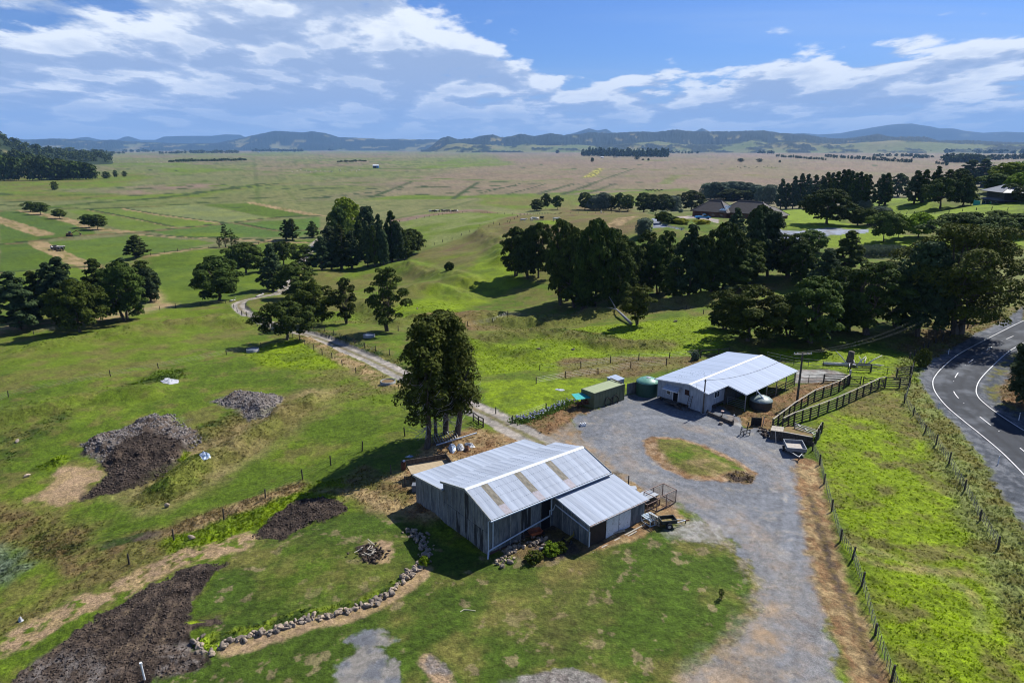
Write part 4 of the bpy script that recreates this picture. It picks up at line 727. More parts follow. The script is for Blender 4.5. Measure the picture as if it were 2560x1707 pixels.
def ordn(L_, i): q = sorted(range(len(L_)), key=lambda k: L_[k][0]).index(i); return ORD[0] if q == 0 else ('rightmost' if q == len(L_) - 1 else ORD[q] + ' from left')
for i, (x, y, t, w) in enumerate(GV): tree(T2, x, y, t, w, ('cone_a', 'col_a', 'cone_b')[i % 3], 'tall dark conical tree of the dense grove above the valley, %s' % ordn(GV, i), 'tree', 'tall conical trees of the dense grove')
many(T2, [(1440, 590, 378, 230, 'round_a', 'round dark tree at the right end of the dense grove')])
many(T2, [(1758, 740, 655, 75, 'bush_a', 'small lone dark bush on the grassy hillside')], cat='bush')
many(T3, [(265, 660, 315, 230, 'round_c', 'left dark round tree of the pair casting shade down the hillside'), (430, 665, 288, 250, 'round_a', 'right dark round tree of the pair casting shade down the hillside'),
 (590, 880, 262, 240, 'open_b', 'ragged tree at left end of the valley thicket'), (700, 900, 330, 300, 'round_c', 'broad dark tree second from the left in the valley thicket'), (850, 925, 262, 330, 'round_a', 'highest broad dark tree in the middle of the valley thicket'),
 (1000, 910, 400, 310, 'round_c', 'dark tree on the right side of the middle of the valley thicket'), (960, 800, 330, 300, 'round_a', 'dark tree at the back of the valley thicket'), (1230, 760, 345, 210, 'open_b', 'dark open tree with thin visible trunks beyond the lone leaning tree'),
 (1370, 780, 345, 210, 'open_b', 'open tree with tall thin trunk below the asphalt drive'), (1530, 850, 300, 260, 'cone_a', 'tall grey green conical tree in front of the yellow garden bushes'), (1420, 850, 540, 200, 'cone_b', 'low dark tree in shade left of the grey green conical one'),
 (1780, 800, 285, 340, 'round_a', 'big dark tree below the brown roofed house'), (1900, 790, 480, 300, 'round_c', 'dark tree right of the big one below the brown roofed house'), (1700, 830, 500, 230, 'cone_b', 'dark tree in shadow in front of the big house trees'),
 (1870, 480, 175, 160, 'cone_a', 'pointed dark tree in front of the brown roof'), (2000, 720, 190, 190, 'cone_a', 'tall pointed dark tree right of the first pointed one'), (2110, 690, 205, 200, 'col_a', 'tall grey green tree at the right end of the house trees'), (2055, 420, 155, 200, 'round_a', 'round dark tree top against the brown roof'),
 (2262, 690, 405, 270, 'open_b', 'dark tree with curved trunk on the bank right of the house trees'), (1155, 1062, 740, 260, 'open_a', 'lone leaning olive tree with a dead log at its foot'),
 (420, 200, 112, 110, 'round_a', 'round dark tree at the left of three small trees on the plain edge'), (485, 192, 72, 65, 'light_a', 'slim light green tree in the middle of three small trees'), (568, 190, 88, 80, 'light_a', 'light green tree at the right of three small trees'),
 (1205, 385, 252, 125, 'grey_a', 'grey green willow on the hillock left of the asphalt drive')])
many(T3, [(640, 840, 290, 240, 'round_c', 'dark tree filling the gap at the left of the valley thicket'), (1090, 850, 420, 230, 'round_c', 'dark tree at the right end of the valley thicket, above the lone leaning tree'), (1180, 800, 480, 200, 'cone_b', 'narrow dark tree in shade right of the valley thicket'), (1310, 800, 400, 220, 'round_c', 'dark tree between the two open trees above the lone leaning tree'),
 (1620, 840, 380, 240, 'round_a', 'dark round tree between the grey green cone and the house trees'), (1980, 740, 400, 240, 'round_c', 'dark tree standing below the tall pointed house trees'), (760, 930, 480, 240, 'cone_b', 'low dark tree at the front of the valley thicket'), (350, 670, 330, 200, 'round_c', 'dark tree behind and between the shade casting pair')])
HB = [(770, 190, 62, 110, 'round_a'), (835, 192, 85, 120, 'grey_a'), (905, 192, 66, 120, 'grey_a'), (965, 192, 88, 90, 'round_c'), (1025, 192, 65, 90, 'round_c'), (1085, 200, 80, 110, 'round_a'), (1200, 210, 65, 150, 'round_a'), (1270, 212, 75, 120, 'round_c'), (1350, 210, 75, 150, 'round_a'), (1420, 208, 90, 110, 'grey_a'), (1550, 200, 48, 190, 'round_a')]
for i, (x, y, t, w, k) in enumerate(HB): tree(T3, x, y, t, w, k, 'rounded %s tree in the hedge row along the plain edge, %s' % ('grey green' if k == 'grey_a' else 'dark green', ordn(HB, i)), 'tree', 'hedge row trees left of the brown house')
BK = [(560, 360, 140), (600, 362, 170), (650, 360, 120), (700, 358, 100), (745, 358, 105), (800, 355, 110), (850, 350, 118), (885, 350, 90), (920, 345, 95), (960, 345, 85), (1000, 345, 72), (1030, 345, 70), (1060, 345, 80), (1095, 348, 95), (1125, 350, 88), (1160, 350, 105), (1190, 345, 108), (1010, 348, 120), (870, 352, 140), (1100, 350, 130)]
for i, (x, y, t) in enumerate(BK): tree(T4, x, y, t, 95, ('cone_a', 'cone_b')[i % 2], 'dark pointed tree in the tall belt behind the garden, %s' % ordn(BK, i), 'tree', 'tall pointed belt right of the brown house')
many(T4, [(1285, 345, 105, 110, 'cone_a', 'tall dark tree at the gap in the belt, left one'), (1325, 340, 95, 110, 'cone_b', 'tall dark tree at the gap in the belt, right one'), (1425, 270, 98, 130, 'round_c', 'dark tree behind the gap above the small paddock'),
 (1540, 335, 78, 150, 'cone_a', 'grey green pointed tree beside the broad brownish one'), (1600, 330, 70, 120, 'cone_b', 'dark pointed tree touching the broad brownish one'), (1690, 300, 45, 110, 'cone_a', 'pointed tree top rising behind the broad brownish one'),
 (1735, 352, 130, 270, 'flat_a', 'broad brownish tree with leaning trunk on the sunlit slope'), (1780, 280, 70, 130, 'cone_b', 'dark tree behind and right of the broad brownish one'), (1860, 250, 62, 140, 'round_c', 'dark round tree below the two highest ones on the hill'),
 (1945, 200, 0, 170, 'cone_b', 'left of the two highest dark trees on the right hill'), (2040, 200, -5, 170, 'cone_b', 'right of the two highest dark trees on the right hill'), (2110, 180, 40, 110, 'round_c', 'round dark tree right of the two highest on the hill'),
 (1900, 330, 110, 180, 'round_a', 'dark tree left of the two storey house'), (1960, 325, 240, 130, 'light_a', 'small pale green tree against the two storey house'), (2130, 240, 100, 210, 'light_a', 'yellow green tree behind the two storey house roof'),
 (2240, 200, 20, 260, 'lime_a', 'yellow green tree crowning the right hill'), (2340, 190, 10, 240, 'lime_a', 'yellow green tree at the right edge of the picture'), (2320, 260, 90, 230, 'lime_a', 'lower yellow green tree at the right edge of the picture'),
 (2250, 310, 170, 170, 'round_c', 'dark tree right of the two storey house'), (2330, 320, 200, 160, 'round_a', 'dark tree at the right edge above the paddock'),
 (900, 470, 210, 320, 'round_a', 'very broad round dark tree in the garden of the brown house'), (1130, 480, 345, 140, 'round_c', 'dark hedge tree right of the broad garden tree'), (1210, 485, 350, 150, 'round_c', 'second dark hedge tree along the garden drive'), (1180, 350, 295, 110, 'grey_a', 'pale shrub tree behind the garden hedge'), (1290, 470, 345, 150, 'grey_a', 'grey leaved tree behind the round pale lawn tree'),
 (1320, 600, 378, 230, 'light_a', 'round pale green lawn tree with slim trunk'), (1428, 568, 400, 100, 'lime_a', 'small green tree between the lawn trees'), (1572, 570, 385, 220, 'lime_a', 'bright green lawn tree beside the pale one'),
 (1940, 640, 385, 520, 'flat_a', 'huge flat crowned brownish tree right of the bright lawn trees'), (2150, 450, 368, 150, 'light_a', 'green round shrub behind the huge flat crowned tree'), (2300, 555, 390, 260, 'round_c', 'dark hedge tree at the right edge by the lawn'),
 (790, 695, 515, 210, 'light_a', 'light green tree with mauve flowers below the drive'), (1050, 830, 515, 220, 'cone_b', 'dark pointed tree left of the pond'), (610, 885, 540, 260, 'open_b', 'dark tree with bare trunk under the garden drive'),
 (880, 1000, 650, 250, 'cone_a', 'grey green pointed tree behind the front right trees'), (1190, 1290, 740, 460, 'open_b', 'large open dark tree behind the stock yards'), (1060, 1260, 800, 230, 'cone_b', 'dark tree with slim trunk left of the large open one'),
 (1570, 1290, 600, 330, 'col_a', 'tall dense dark tree left of the giant by the road'), (1400, 1240, 850, 220, 'round_c', 'lower dark tree between the large open tree and the tall dense one'),
 (960, 1270, 900, 300, 'round_c', 'dark tree at the back of the yards between the olive tree and the open tree'), (700, 930, 600, 230, 'round_c', 'dark tree below the mauve flowered garden tree'), (1330, 1000, 740, 300, 'round_a', 'dark round tree behind the large open tree of the yards'), (1720, 1000, 640, 300, 'round_c', 'dark tree behind the giant roadside tree'), (1000, 1050, 780, 260, 'round_a', 'dark round tree behind the grey green pointed one of the yards'), (150, 1250, 1000, 260, 'round_c', 'dark tree at the left end of the row behind the woolshed'),
 (320, 1335, 920, 500, 'round_b', 'big round olive tree behind the woolshed roof'), (780, 1345, 850, 440, 'round_c', 'big dark tree right of the olive one behind the woolshed'), (620, 1290, 1000, 260, 'round_c', 'dark tree between the two big ones behind the woolshed')])
r_ = np.random.default_rng(77)
def giant():
    P = at(T4(1770, 1290)); r = np.random.default_rng(5); H, Wd = 20.5, 24.0
    p, nr, c, cs = crown_pts('open', 30000, H, Wd, r, .16); V, F = leaves(p, nr, .22, r)
    me = np_mesh('giant_crown', V, F); me.materials.append(LEAF['olive'])
    o = thing('tree', 'giant spreading tree with forked trunk overhanging the road', 'tree', (P.x + 3.2, P.y + 1, P.z - .1), .6)
    put('crown', me, o); trunk_mb(H, Wd, r, .62, c, 30, forks=2, topf=.7).build('trunk', BARK, o, True)
giant()
WL = [(20, 290, 172), (80, 292, 165), (140, 290, 168), (200, 290, 160), (260, 290, 163), (320, 292, 170), (380, 300, 185), (430, 310, 195), (480, 320, 185)]
for i, (x, y, t) in enumerate(WL): tree(T4, x, y, t, 105, 'grey_a', 'pale grey green willow in the row behind the brown house, %s' % ordn(WL, i), 'tree', 'willows behind the brown house')
many(T4, [(200, 300, 212, 170, 'round_c', 'dark tree in front of the willows, left'), (320, 300, 222, 130, 'round_a', 'dark tree in front of the willows, right')])
many(T3, [(1480, 305, 250, 100, 'yellow_a', 'round clipped yellow bush beside the turning circle'), (1630, 315, 260, 105, 'yellow_a', 'second clipped yellow bush in front of the blue car')], cat='bush')
many(T3, [(1345, 290, 205, 110, 'bush_a', 'dark garden shrub at the left of the turning circle'), (1410, 300, 235, 100, 'bush_a', 'low dark shrub left of the yellow bush'), (1345, 240, 195, 60, 'grey_a', 'small pale shrub by the carport'), (1475, 215, 183, 35, 'grey_a', 'pale round potted tree by the house corner')], cat='bush')
many(C3, [(2420, 780, 60, 420, 'col_a', 'dark tree overhanging the inside of the road bend')])
many(C3, [(1440, 420, 250, 130, 'olive_bush', 'tall weedy bush where the fence meets the road')], cat='bush')
many(B, [(1135, 270, 195, 70, 'greylow', 'greyish bush behind the woolshed rear corner')], cat='bush')
many(A, [(1262, 1122, 1094, 140, 'lightbush', 'bright lime green weed bush on the stone heap'), (1130, 1180, 1156, 130, 'olive_bush', 'darker green weed bush beside the lime one'), (325, 1215, 1160, 75, 'lightbush', 'small leafy plant on the stone wall in barn shade'), (1330, 1110, 1050, 90, 'olive_bush', 'scrubby weeds at the right end of the stone heap')], cat='bush')
many(G, [(1656, 1374, 1354, 13, 'thin_a', 'small dead looking sapling alone on the mown lawn')], cat='sapling')
# the dark bush at the left edge of the plain: 40 trees one can tell apart
for i in range(44):
    x = r_.uniform(-160, 400) if i > 10 else (20, 75, 150, 190, 230, 255, 300, 340, 365, 405, 425)[i]; x = max(-150, x); f = np.clip(x / 420, 0, 1)
    by = 318 - f * 8 - (0 if i <= 10 else r_.uniform(0, 60) * (1 - f)); tp = 205 + f * 45 - r_.uniform(0, 12) - (318 - by) * .55
    tree(H1, x, by, tp, r_.uniform(45, 80), 'far_round', 'dark rounded tree in the bush patch at the left edge of the plain', 'tree', 'dark bush patch on the left of the plain')
for x, y, t, w, l in ((488, 306, 274, 40, 'left of three small trees beyond the dark bush patch'), (531, 300, 268, 22, 'middle of three small trees beyond the dark bush patch'), (573, 298, 272, 20, 'right of three small trees beyond the dark bush patch'), (252, 360, 320, 30, 'small conical tree in front of the dark bush patch')):
    tree(H1, x, y, t, w, 'far_round', l)
def row(fr, x0, y0, x1, y1, n, h, w, kind, label, group, jit=.3):
    for i in range(n):
        q = (i + r_.uniform(-jit, jit)) / max(n - 1, 1); x = x0 + (x1 - x0) * q; y = y0 + (y1 - y0) * q + r_.uniform(-1, 1); tree(fr, x, y, y - h * r_.uniform(.7, 1.25), w * r_.uniform(.7, 1.3), kind, label, 'tree', group)
row(H2, 1215, 206, 1440, 222, 22, 11, 9, 'far_pop', 'small poplar in the left hand row crossing the brown plain', 'left poplar row on the plain')
FARV = []; FARF = []; _off = 0
def belt(fr, x0, y0, x1, y1, n, h, w, kind='round', jit=.5, nl=110):
    """far trees too small to tell apart: joined into one far mass"""
    global _off
    for i in range(n):
        q = (i + r_.uniform(-jit, jit)) / max(n - 1, 1); x = x0 + (x1 - x0) * q; y = y0 + (y1 - y0) * q + r_.uniform(-1, 1)
        X = hb(fr(x, y)); D = math.hypot(X[0], X[1]); px_ = D / FPX * .5442; Hh = h * px_ * r_.uniform(.7, 1.25); Ww = w * px_ * r_.uniform(.7, 1.3)
        p, nr, c, cs = crown_pts(kind, nl, Hh, Ww, r_, .03); v, f = leaves(p, nr, (Hh + Ww) * .075, r_); FARV.append(v + np.array([X[0], X[1], X[2]])); FARF.append(f + _off); _off += len(v)
for a_ in ((H2, 1440, 208, 1835, 234, 36, 13, 10, 'column'), (H2, 322, 202, 715, 208, 52, 30, 15, 'cone'), (H2, 330, 196, 700, 202, 44, 26, 15, 'cone'), (H2, 1995, 232, 2180, 234, 20, 27, 24, 'round'), (H2, 1990, 226, 2160, 228, 16, 24, 24, 'round'),
           (H1, 405, 208, 505, 206, 11, 24, 16, 'column'), (H1, 0, 212, 380, 208, 30, 30, 26, 'round'), (H1, 100, 205, 330, 203, 16, 26, 26, 'round'), (H1, 790, 230, 1130, 223, 34, 9, 18, 'round'), (H1, 1555, 231, 1680, 228, 10, 7, 14, 'round'),
           (H1, 580, 184, 700, 184, 9, 9, 14), (H1, 740, 192, 850, 191, 9, 9, 14), (H1, 880, 190, 1090, 189, 22, 11, 14), (H1, 1160, 182, 1390, 183, 24, 10, 14), (H1, 1470, 178, 1590, 178, 12, 8, 14), (H1, 380, 195, 560, 193, 12, 10, 14), (H1, 700, 172, 2000, 176, 50, 6, 18), (H1, 2040, 180, 2180, 181, 9, 12, 10, 'column'),
           (H2, 360, 163, 460, 163, 8, 10, 13), (H2, 560, 186, 850, 192, 20, 10, 13), (H2, 870, 180, 1120, 181, 18, 10, 12, 'column'), (H2, 1140, 192, 1205, 192, 6, 12, 13), (H2, 1310, 187, 1345, 187, 4, 12, 13), (H2, 1660, 205, 1900, 206, 16, 10, 13), (H2, 2190, 222, 2352, 216, 14, 18, 16), (H2, 1840, 212, 1925, 211, 8, 10, 13), (H2, 1560, 186, 2352, 192, 44, 13, 20), (H2, 0, 180, 300, 181, 14, 8, 12), (H2, 1950, 240, 1990, 246, 3, 14, 12)):
    belt(*a_)
_hv = HILLS['near_bush_hill']; _hv = _hv[_hv[:, 2] > -10]
for q in r_.choice(len(_hv), 700, replace=False):
    X = _hv[q]; Hh = r_.uniform(12, 24); p, nr, c, cs = crown_pts('round' if q % 3 else 'cone', 80, Hh, Hh * r_.uniform(.8, 1.2), r_, .03); v, f = leaves(p, nr, Hh * .14, r_); FARV.append(v + X - np.array([0, 0, 2.0])); FARF.append(f + _off); _off += len(v)
me = np_mesh('far_shelter_trees', np.concatenate(FARV), np.concatenate(FARF)); me.materials.append(LEAF['dark']); tag(link(bpy.data.objects.new('far_shelter_trees', me)), 'dark shelter belts and plantations far out on the plain', kind='stuff')
for x, y, t, w, l in ((574, 220, 202, 22, 'round tree left of two specks in front of the plantation'), (602, 222, 215, 14, 'low tree in front of the plantation'), (627, 224, 213, 12, 'tiny tree in front of the right half of the plantation'), (1050, 230, 213, 26, 'dark round tree clump on the bare brown plain, left one'), (1136, 231, 215, 26, 'dark round tree clump on the bare brown plain, middle one'), (1230, 233, 222, 12, 'small dark tree on the bare brown plain, right one'), (368, 230, 210, 18, 'dark tree beside the far white track'), (1978, 242, 230, 18, 'small tree left of the square plantation'), (208, 190, 176, 20, 'pair of far trees at left of the right half of the plain')):
    tree(H2, x, y, t, w, 'far_round', l)
# ------------------------------------------------------------ the tall tree group beside the barn
def hero():
    spots = [(600, 1350, .34), (675, 1245, .22), (765, 1225, .36), (870, 1240, .38)]
    r = np.random.default_rng(3); names = ('front left', 'slim second', 'middle', 'right')
    tops = [(610, 200), (680, 240), (745, 150), (800, 200)]
    for i, ((bx, by, tr), (tx, ty)) in enumerate(zip(spots, tops)):
        P = at(K(bx, by)); d = ray(K(tx, ty)); k = math.hypot(P.x, P.y) / math.hypot(d[0], d[1]); H = CH + d[2] * k - P.z
        Wd = (6.2, 5.0, 7.2, 6.8)[i]; p, nr, c, cs = crown_pts('hero', (10000, 6500, 13500, 12500)[i], H, Wd, r, (.22, .25, .23, .20)[i])
        p[:, 0] += (p[:, 2] / H) * (tx - bx) * .012; V, F = leaves(p, nr, .16, r); me = np_mesh('tall_crown', V, F); me.materials.append(mat('totara_foliage', (.026, .038, .006), (.086, .100, .012), .8, .9, detail=5, fine=((6, .3),), subs=.06, spec=.12))
        o = thing('tree', '%s tree of the tall group with bare lower trunks behind the barn' % names[i], 'tree', P, 0)
        put('crown', me, o); trunk_mb(H, Wd, r, tr, c, 8, topf=.9, lean=.008).build('trunk', BARK, o, True)
        mb = MB()
        for q in range(60):
            z = r.uniform(.12, .55) * H; a = r.uniform(0, 6.28); L_ = r.uniform(1.2, 3.4); s = Vector((0, 0, z)); e = s + Vector((math.cos(a) * L_, math.sin(a) * L_, r.uniform(-1.2, .6)))
            m_ = s.lerp(e, .5) + Vector((0, 0, -.5 * L_ * .4)); mb.tube([s, m_, e, e + Vector((math.cos(a + 1) * .5, math.sin(a + 1) * .5, r.uniform(0, .8)))], [.035, .028, .02, .01], 4, False)
        mb.build('dead_twigs', PALEBARK, o)
hero()
# ------------------------------------------------------------ building materials
ZINC = mat('galvanised_sheet', (.265, .305, .375), (.335, .375, .44), 1.2, .6, 0, rnd=.12, fine=((5, .08), (1.1, .08)), spec=.12, stretch=(2, .5, 1))
ZINC2 = mat('weathered_roof_sheet', (.265, .32, .42), (.33, .385, .485), 1.0, .6, 0, rnd=.07, fine=((5, .06),), spec=.12, stretch=(2, .5, 1))
RIDGE = mat('ridge_capping', (.55, .59, .64), (.45, .49, .54), 3, .5, 0)
DIRTY = mat('dirty_translucent_sheet', (.085, .078, .060), (.20, .18, .135), 2.2, .7, stretch=(1, 2, 1)); PINKS = mat('rust_tinted_sheet', (.27, .26, .30), (.22, .19, .20), 3, .6, 0)
FIBRO = mat('weathered_fibre_cement', (.078, .088, .096), (.20, .205, .198), 1.6, .9, stretch=(1.5, 1.5, .35), rnd=.18, fine=((6, .2),), bump=.006)
STAIN = mat('black_stained_fibre_cement', (.03, .03, .03), (.20, .21, .21), 1.5, .9, stretch=(2.5, 2.5, .3), lo=.50, hi=.64, rnd=.1)
BATT = mat('pale_batten', (.34, .34, .31), (.2, .2, .18), 4, .85); BRICK = mat('rusty_brick_footing', (.13, .06, .05), (.06, .04, .035), 6, .9, bump=.01)
WHT = mat('worn_white_paint', (.66, .68, .70), (.48, .49, .48), 2.2, .7, fine=((9, .12),), lo=.5, hi=.75); PIPE = mat('pale_grey_pipe', (.50, .56, .62), (.42, .47, .53), 5, .45)
DARK = mat('painted_interior_shade', (.012, .012, .014), None, rough=.9); WOOD = mat('dark_weathered_timber', (.045, .038, .032), (.11, .095, .08), 4, .9, stretch=(1, 1, .4), rnd=.25)  # DARK: black colour put in for the unlit inside of openings
WOODL = mat('sunbleached_and_sunlit_timber', (.26, .23, .19), (.42, .38, .31), 4, .9, stretch=(2, 2, 2), rnd=.15); RUST = mat('rusty_steel', (.16, .065, .035), (.08, .045, .03), 6, .8, .3)  # WOODL: bleached boards, and also the painted sunlit look of some yard rails
GSTEEL = mat('galvanised_steel', (.40, .42, .44), (.30, .32, .34), 8, .45, .6); GREENC = mat('faded_green_container_paint', (.105, .125, .070), (.14, .155, .09), 1.5, .6, rnd=.06)
GREENR = mat('sunlit_container_roof_paint', (.30, .34, .20), (.24, .28, .17), 1.5, .55); TANKG = mat('green_plastic_tank', (.10, .25, .19), (.14, .31, .24), 1.5, .45); TANKB = mat('black_plastic_tank', (.03, .035, .035), (.06, .065, .065), 2, .4); TANKT = mat('grey_green_tank_lid', (.17, .22, .21), (.22, .27, .26), 2, .45)  # GREENR: lighter copy of the container paint, sunlight put into its colour
TEAL = mat('teal_sheet', (.02, .28, .27), (.03, .36, .34), 3, .5); RUBBER = mat('black_rubber', (.018, .018, .018), None, rough=.8); GLASS = mat('dark_window_glass', (.02, .025, .03), None, rough=.12, spec=.8)
WPAINT = mat('white_weatherboard', (.36, .40, .46), (.24, .27, .31), 1.5, .75, stretch=(2, 2, .5), rnd=.08, fine=((6, .12),)); TILE = mat('dark_brown_roof_tiles', (.055, .048, .044), (.085, .075, .068), 1.2, .8, stretch=(1, 1, 6)); BRK2 = mat('red_brown_brick', (.14, .07, .045), (.10, .05, .035), 2, .9)
TREAD = mat('plank_deck', (.42, .34, .22), (.30, .23, .14), 2.5, .85, stretch=(1, 8, 1)); STONE = [mat('field_stone_a', (.24, .18, .12), (.38, .31, .235), 2.5, .9, rnd=.25, bump=.02), mat('field_stone_b', (.13, .11, .09), (.26, .21, .165), 2.5, .9, rnd=.3, bump=.02)]
WIRE = mat('fence_wire', (.28, .28, .27), None, rough=.5, metal=.5); POSTM = mat('tarred_post', (.030, .026, .022), (.075, .065, .055), 5, .9, rnd=.25); POSTP = mat('grey_post', (.16, .145, .125), (.28, .26, .23), 5, .9, rnd=.2)
def corr(name, w, n, amp, m):
    """corrugated sheet of width w along x, unit length along y, waves in z"""
    vs = []; fs = []; k = n * 2
    for i in range(k + 1):
        for y in (0, 1): vs.append((w * i / k, y, amp if i % 2 else -amp))
    for i in range(k): fs.append((2 * i, 2 * i + 2, 2 * i + 3, 2 * i + 1))
    me = bpy.data.meshes.new(name); me.from_pydata(vs, [], fs); me.materials.append(m); me.polygons.foreach_set('use_smooth', [True] * k); me.update(); return me
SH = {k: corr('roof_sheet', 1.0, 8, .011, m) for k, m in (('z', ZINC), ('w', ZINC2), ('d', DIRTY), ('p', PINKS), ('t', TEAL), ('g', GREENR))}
def slope(parent, p0, p1, q0, q1, width=.78, special=None, m='z', cap=.0, name='roof_sheet'):
    """sheets side by side filling the quad p0-p1 (low edge) to q0-q1 (high edge)"""
    p0, p1, q0, q1 = map(Vector, (p0, p1, q0, q1)); n = max(1, round((p1 - p0).length / width)); out = []
    for i in range(n):
        a = p0.lerp(p1, i / n); b = p0.lerp(p1, (i + 1) / n); c = q0.lerp(q1, i / n)
        X = b - a; Y = c - a; Z = X.cross(Y).normalized(); jit = random.uniform(-.012, .012)
        def one(key, t0, t1, dz=0):
            o = bpy.data.objects.new(name, SH[key]); link(o, parent); aa = a + Y * t0 + Z * (.02 + dz + (i % 2) * .006); YY = Y * (t1 - t0)
            o.matrix_local = Matrix(((X.x * 1.03, YY.x, Z.x, aa.x), (X.y * 1.03, YY.y, Z.y, aa.y), (X.z * 1.03, YY.z, Z.z, aa.z), (0, 0, 0, 1))); out.append(o)
        sp = special.get(i) if special else None
        if sp:
            for key, t0, t1 in sp: one(key, t0, t1)
        else: one(m, 0, 1 + jit * .3)
    return out
def panels(parent, a, b, z0f, z1f, wpan, m, batt=BATT, thick=.04, name='wall_panel', mats=None, zsplit=None):
    """vertical wall boards from a to b (local plan points), bottom z0f(t) and top z1f(t)"""
    a = Vector((*a, 0)); b = Vector((*b, 0)); n = max(1, round((b - a).length / wpan)); d = (b - a).normalized(); nr = Vector((d.y, -d.x, 0)) * thick
    for i in range(n):
        t0, t1 = i / n, (i + 1) / n; A0 = a.lerp(b, t0); B0 = a.lerp(b, t1) - d * .012
        z = [z0f(t0), z0f(t1), z1f(t1), z1f(t0)]
        P = [Vector((A0.x, A0.y, z[0])), Vector((B0.x, B0.y, z[1])), Vector((B0.x, B0.y, z[2])), Vector((A0.x, A0.y, z[3]))]
        off = nr * (1 + .25 * (i % 2)); mb = MB(); mb.add([p + off for p in P] + [p - nr for p in P], [(0, 1, 2, 3), (7, 6, 5, 4), (0, 4, 5, 1), (1, 5, 6, 2), (2, 6, 7, 3), (3, 7, 4, 0)])
        mb.build(name, (mats[i] if mats and i in mats else m), parent)
        if batt: MB().bar(P[0] + nr * 1.6 + Vector((0, 0, .02)), P[3] + nr * 1.6 - Vector((0, 0, .02)), .05, .03, up=tuple(nr)).build('batten', batt, parent)
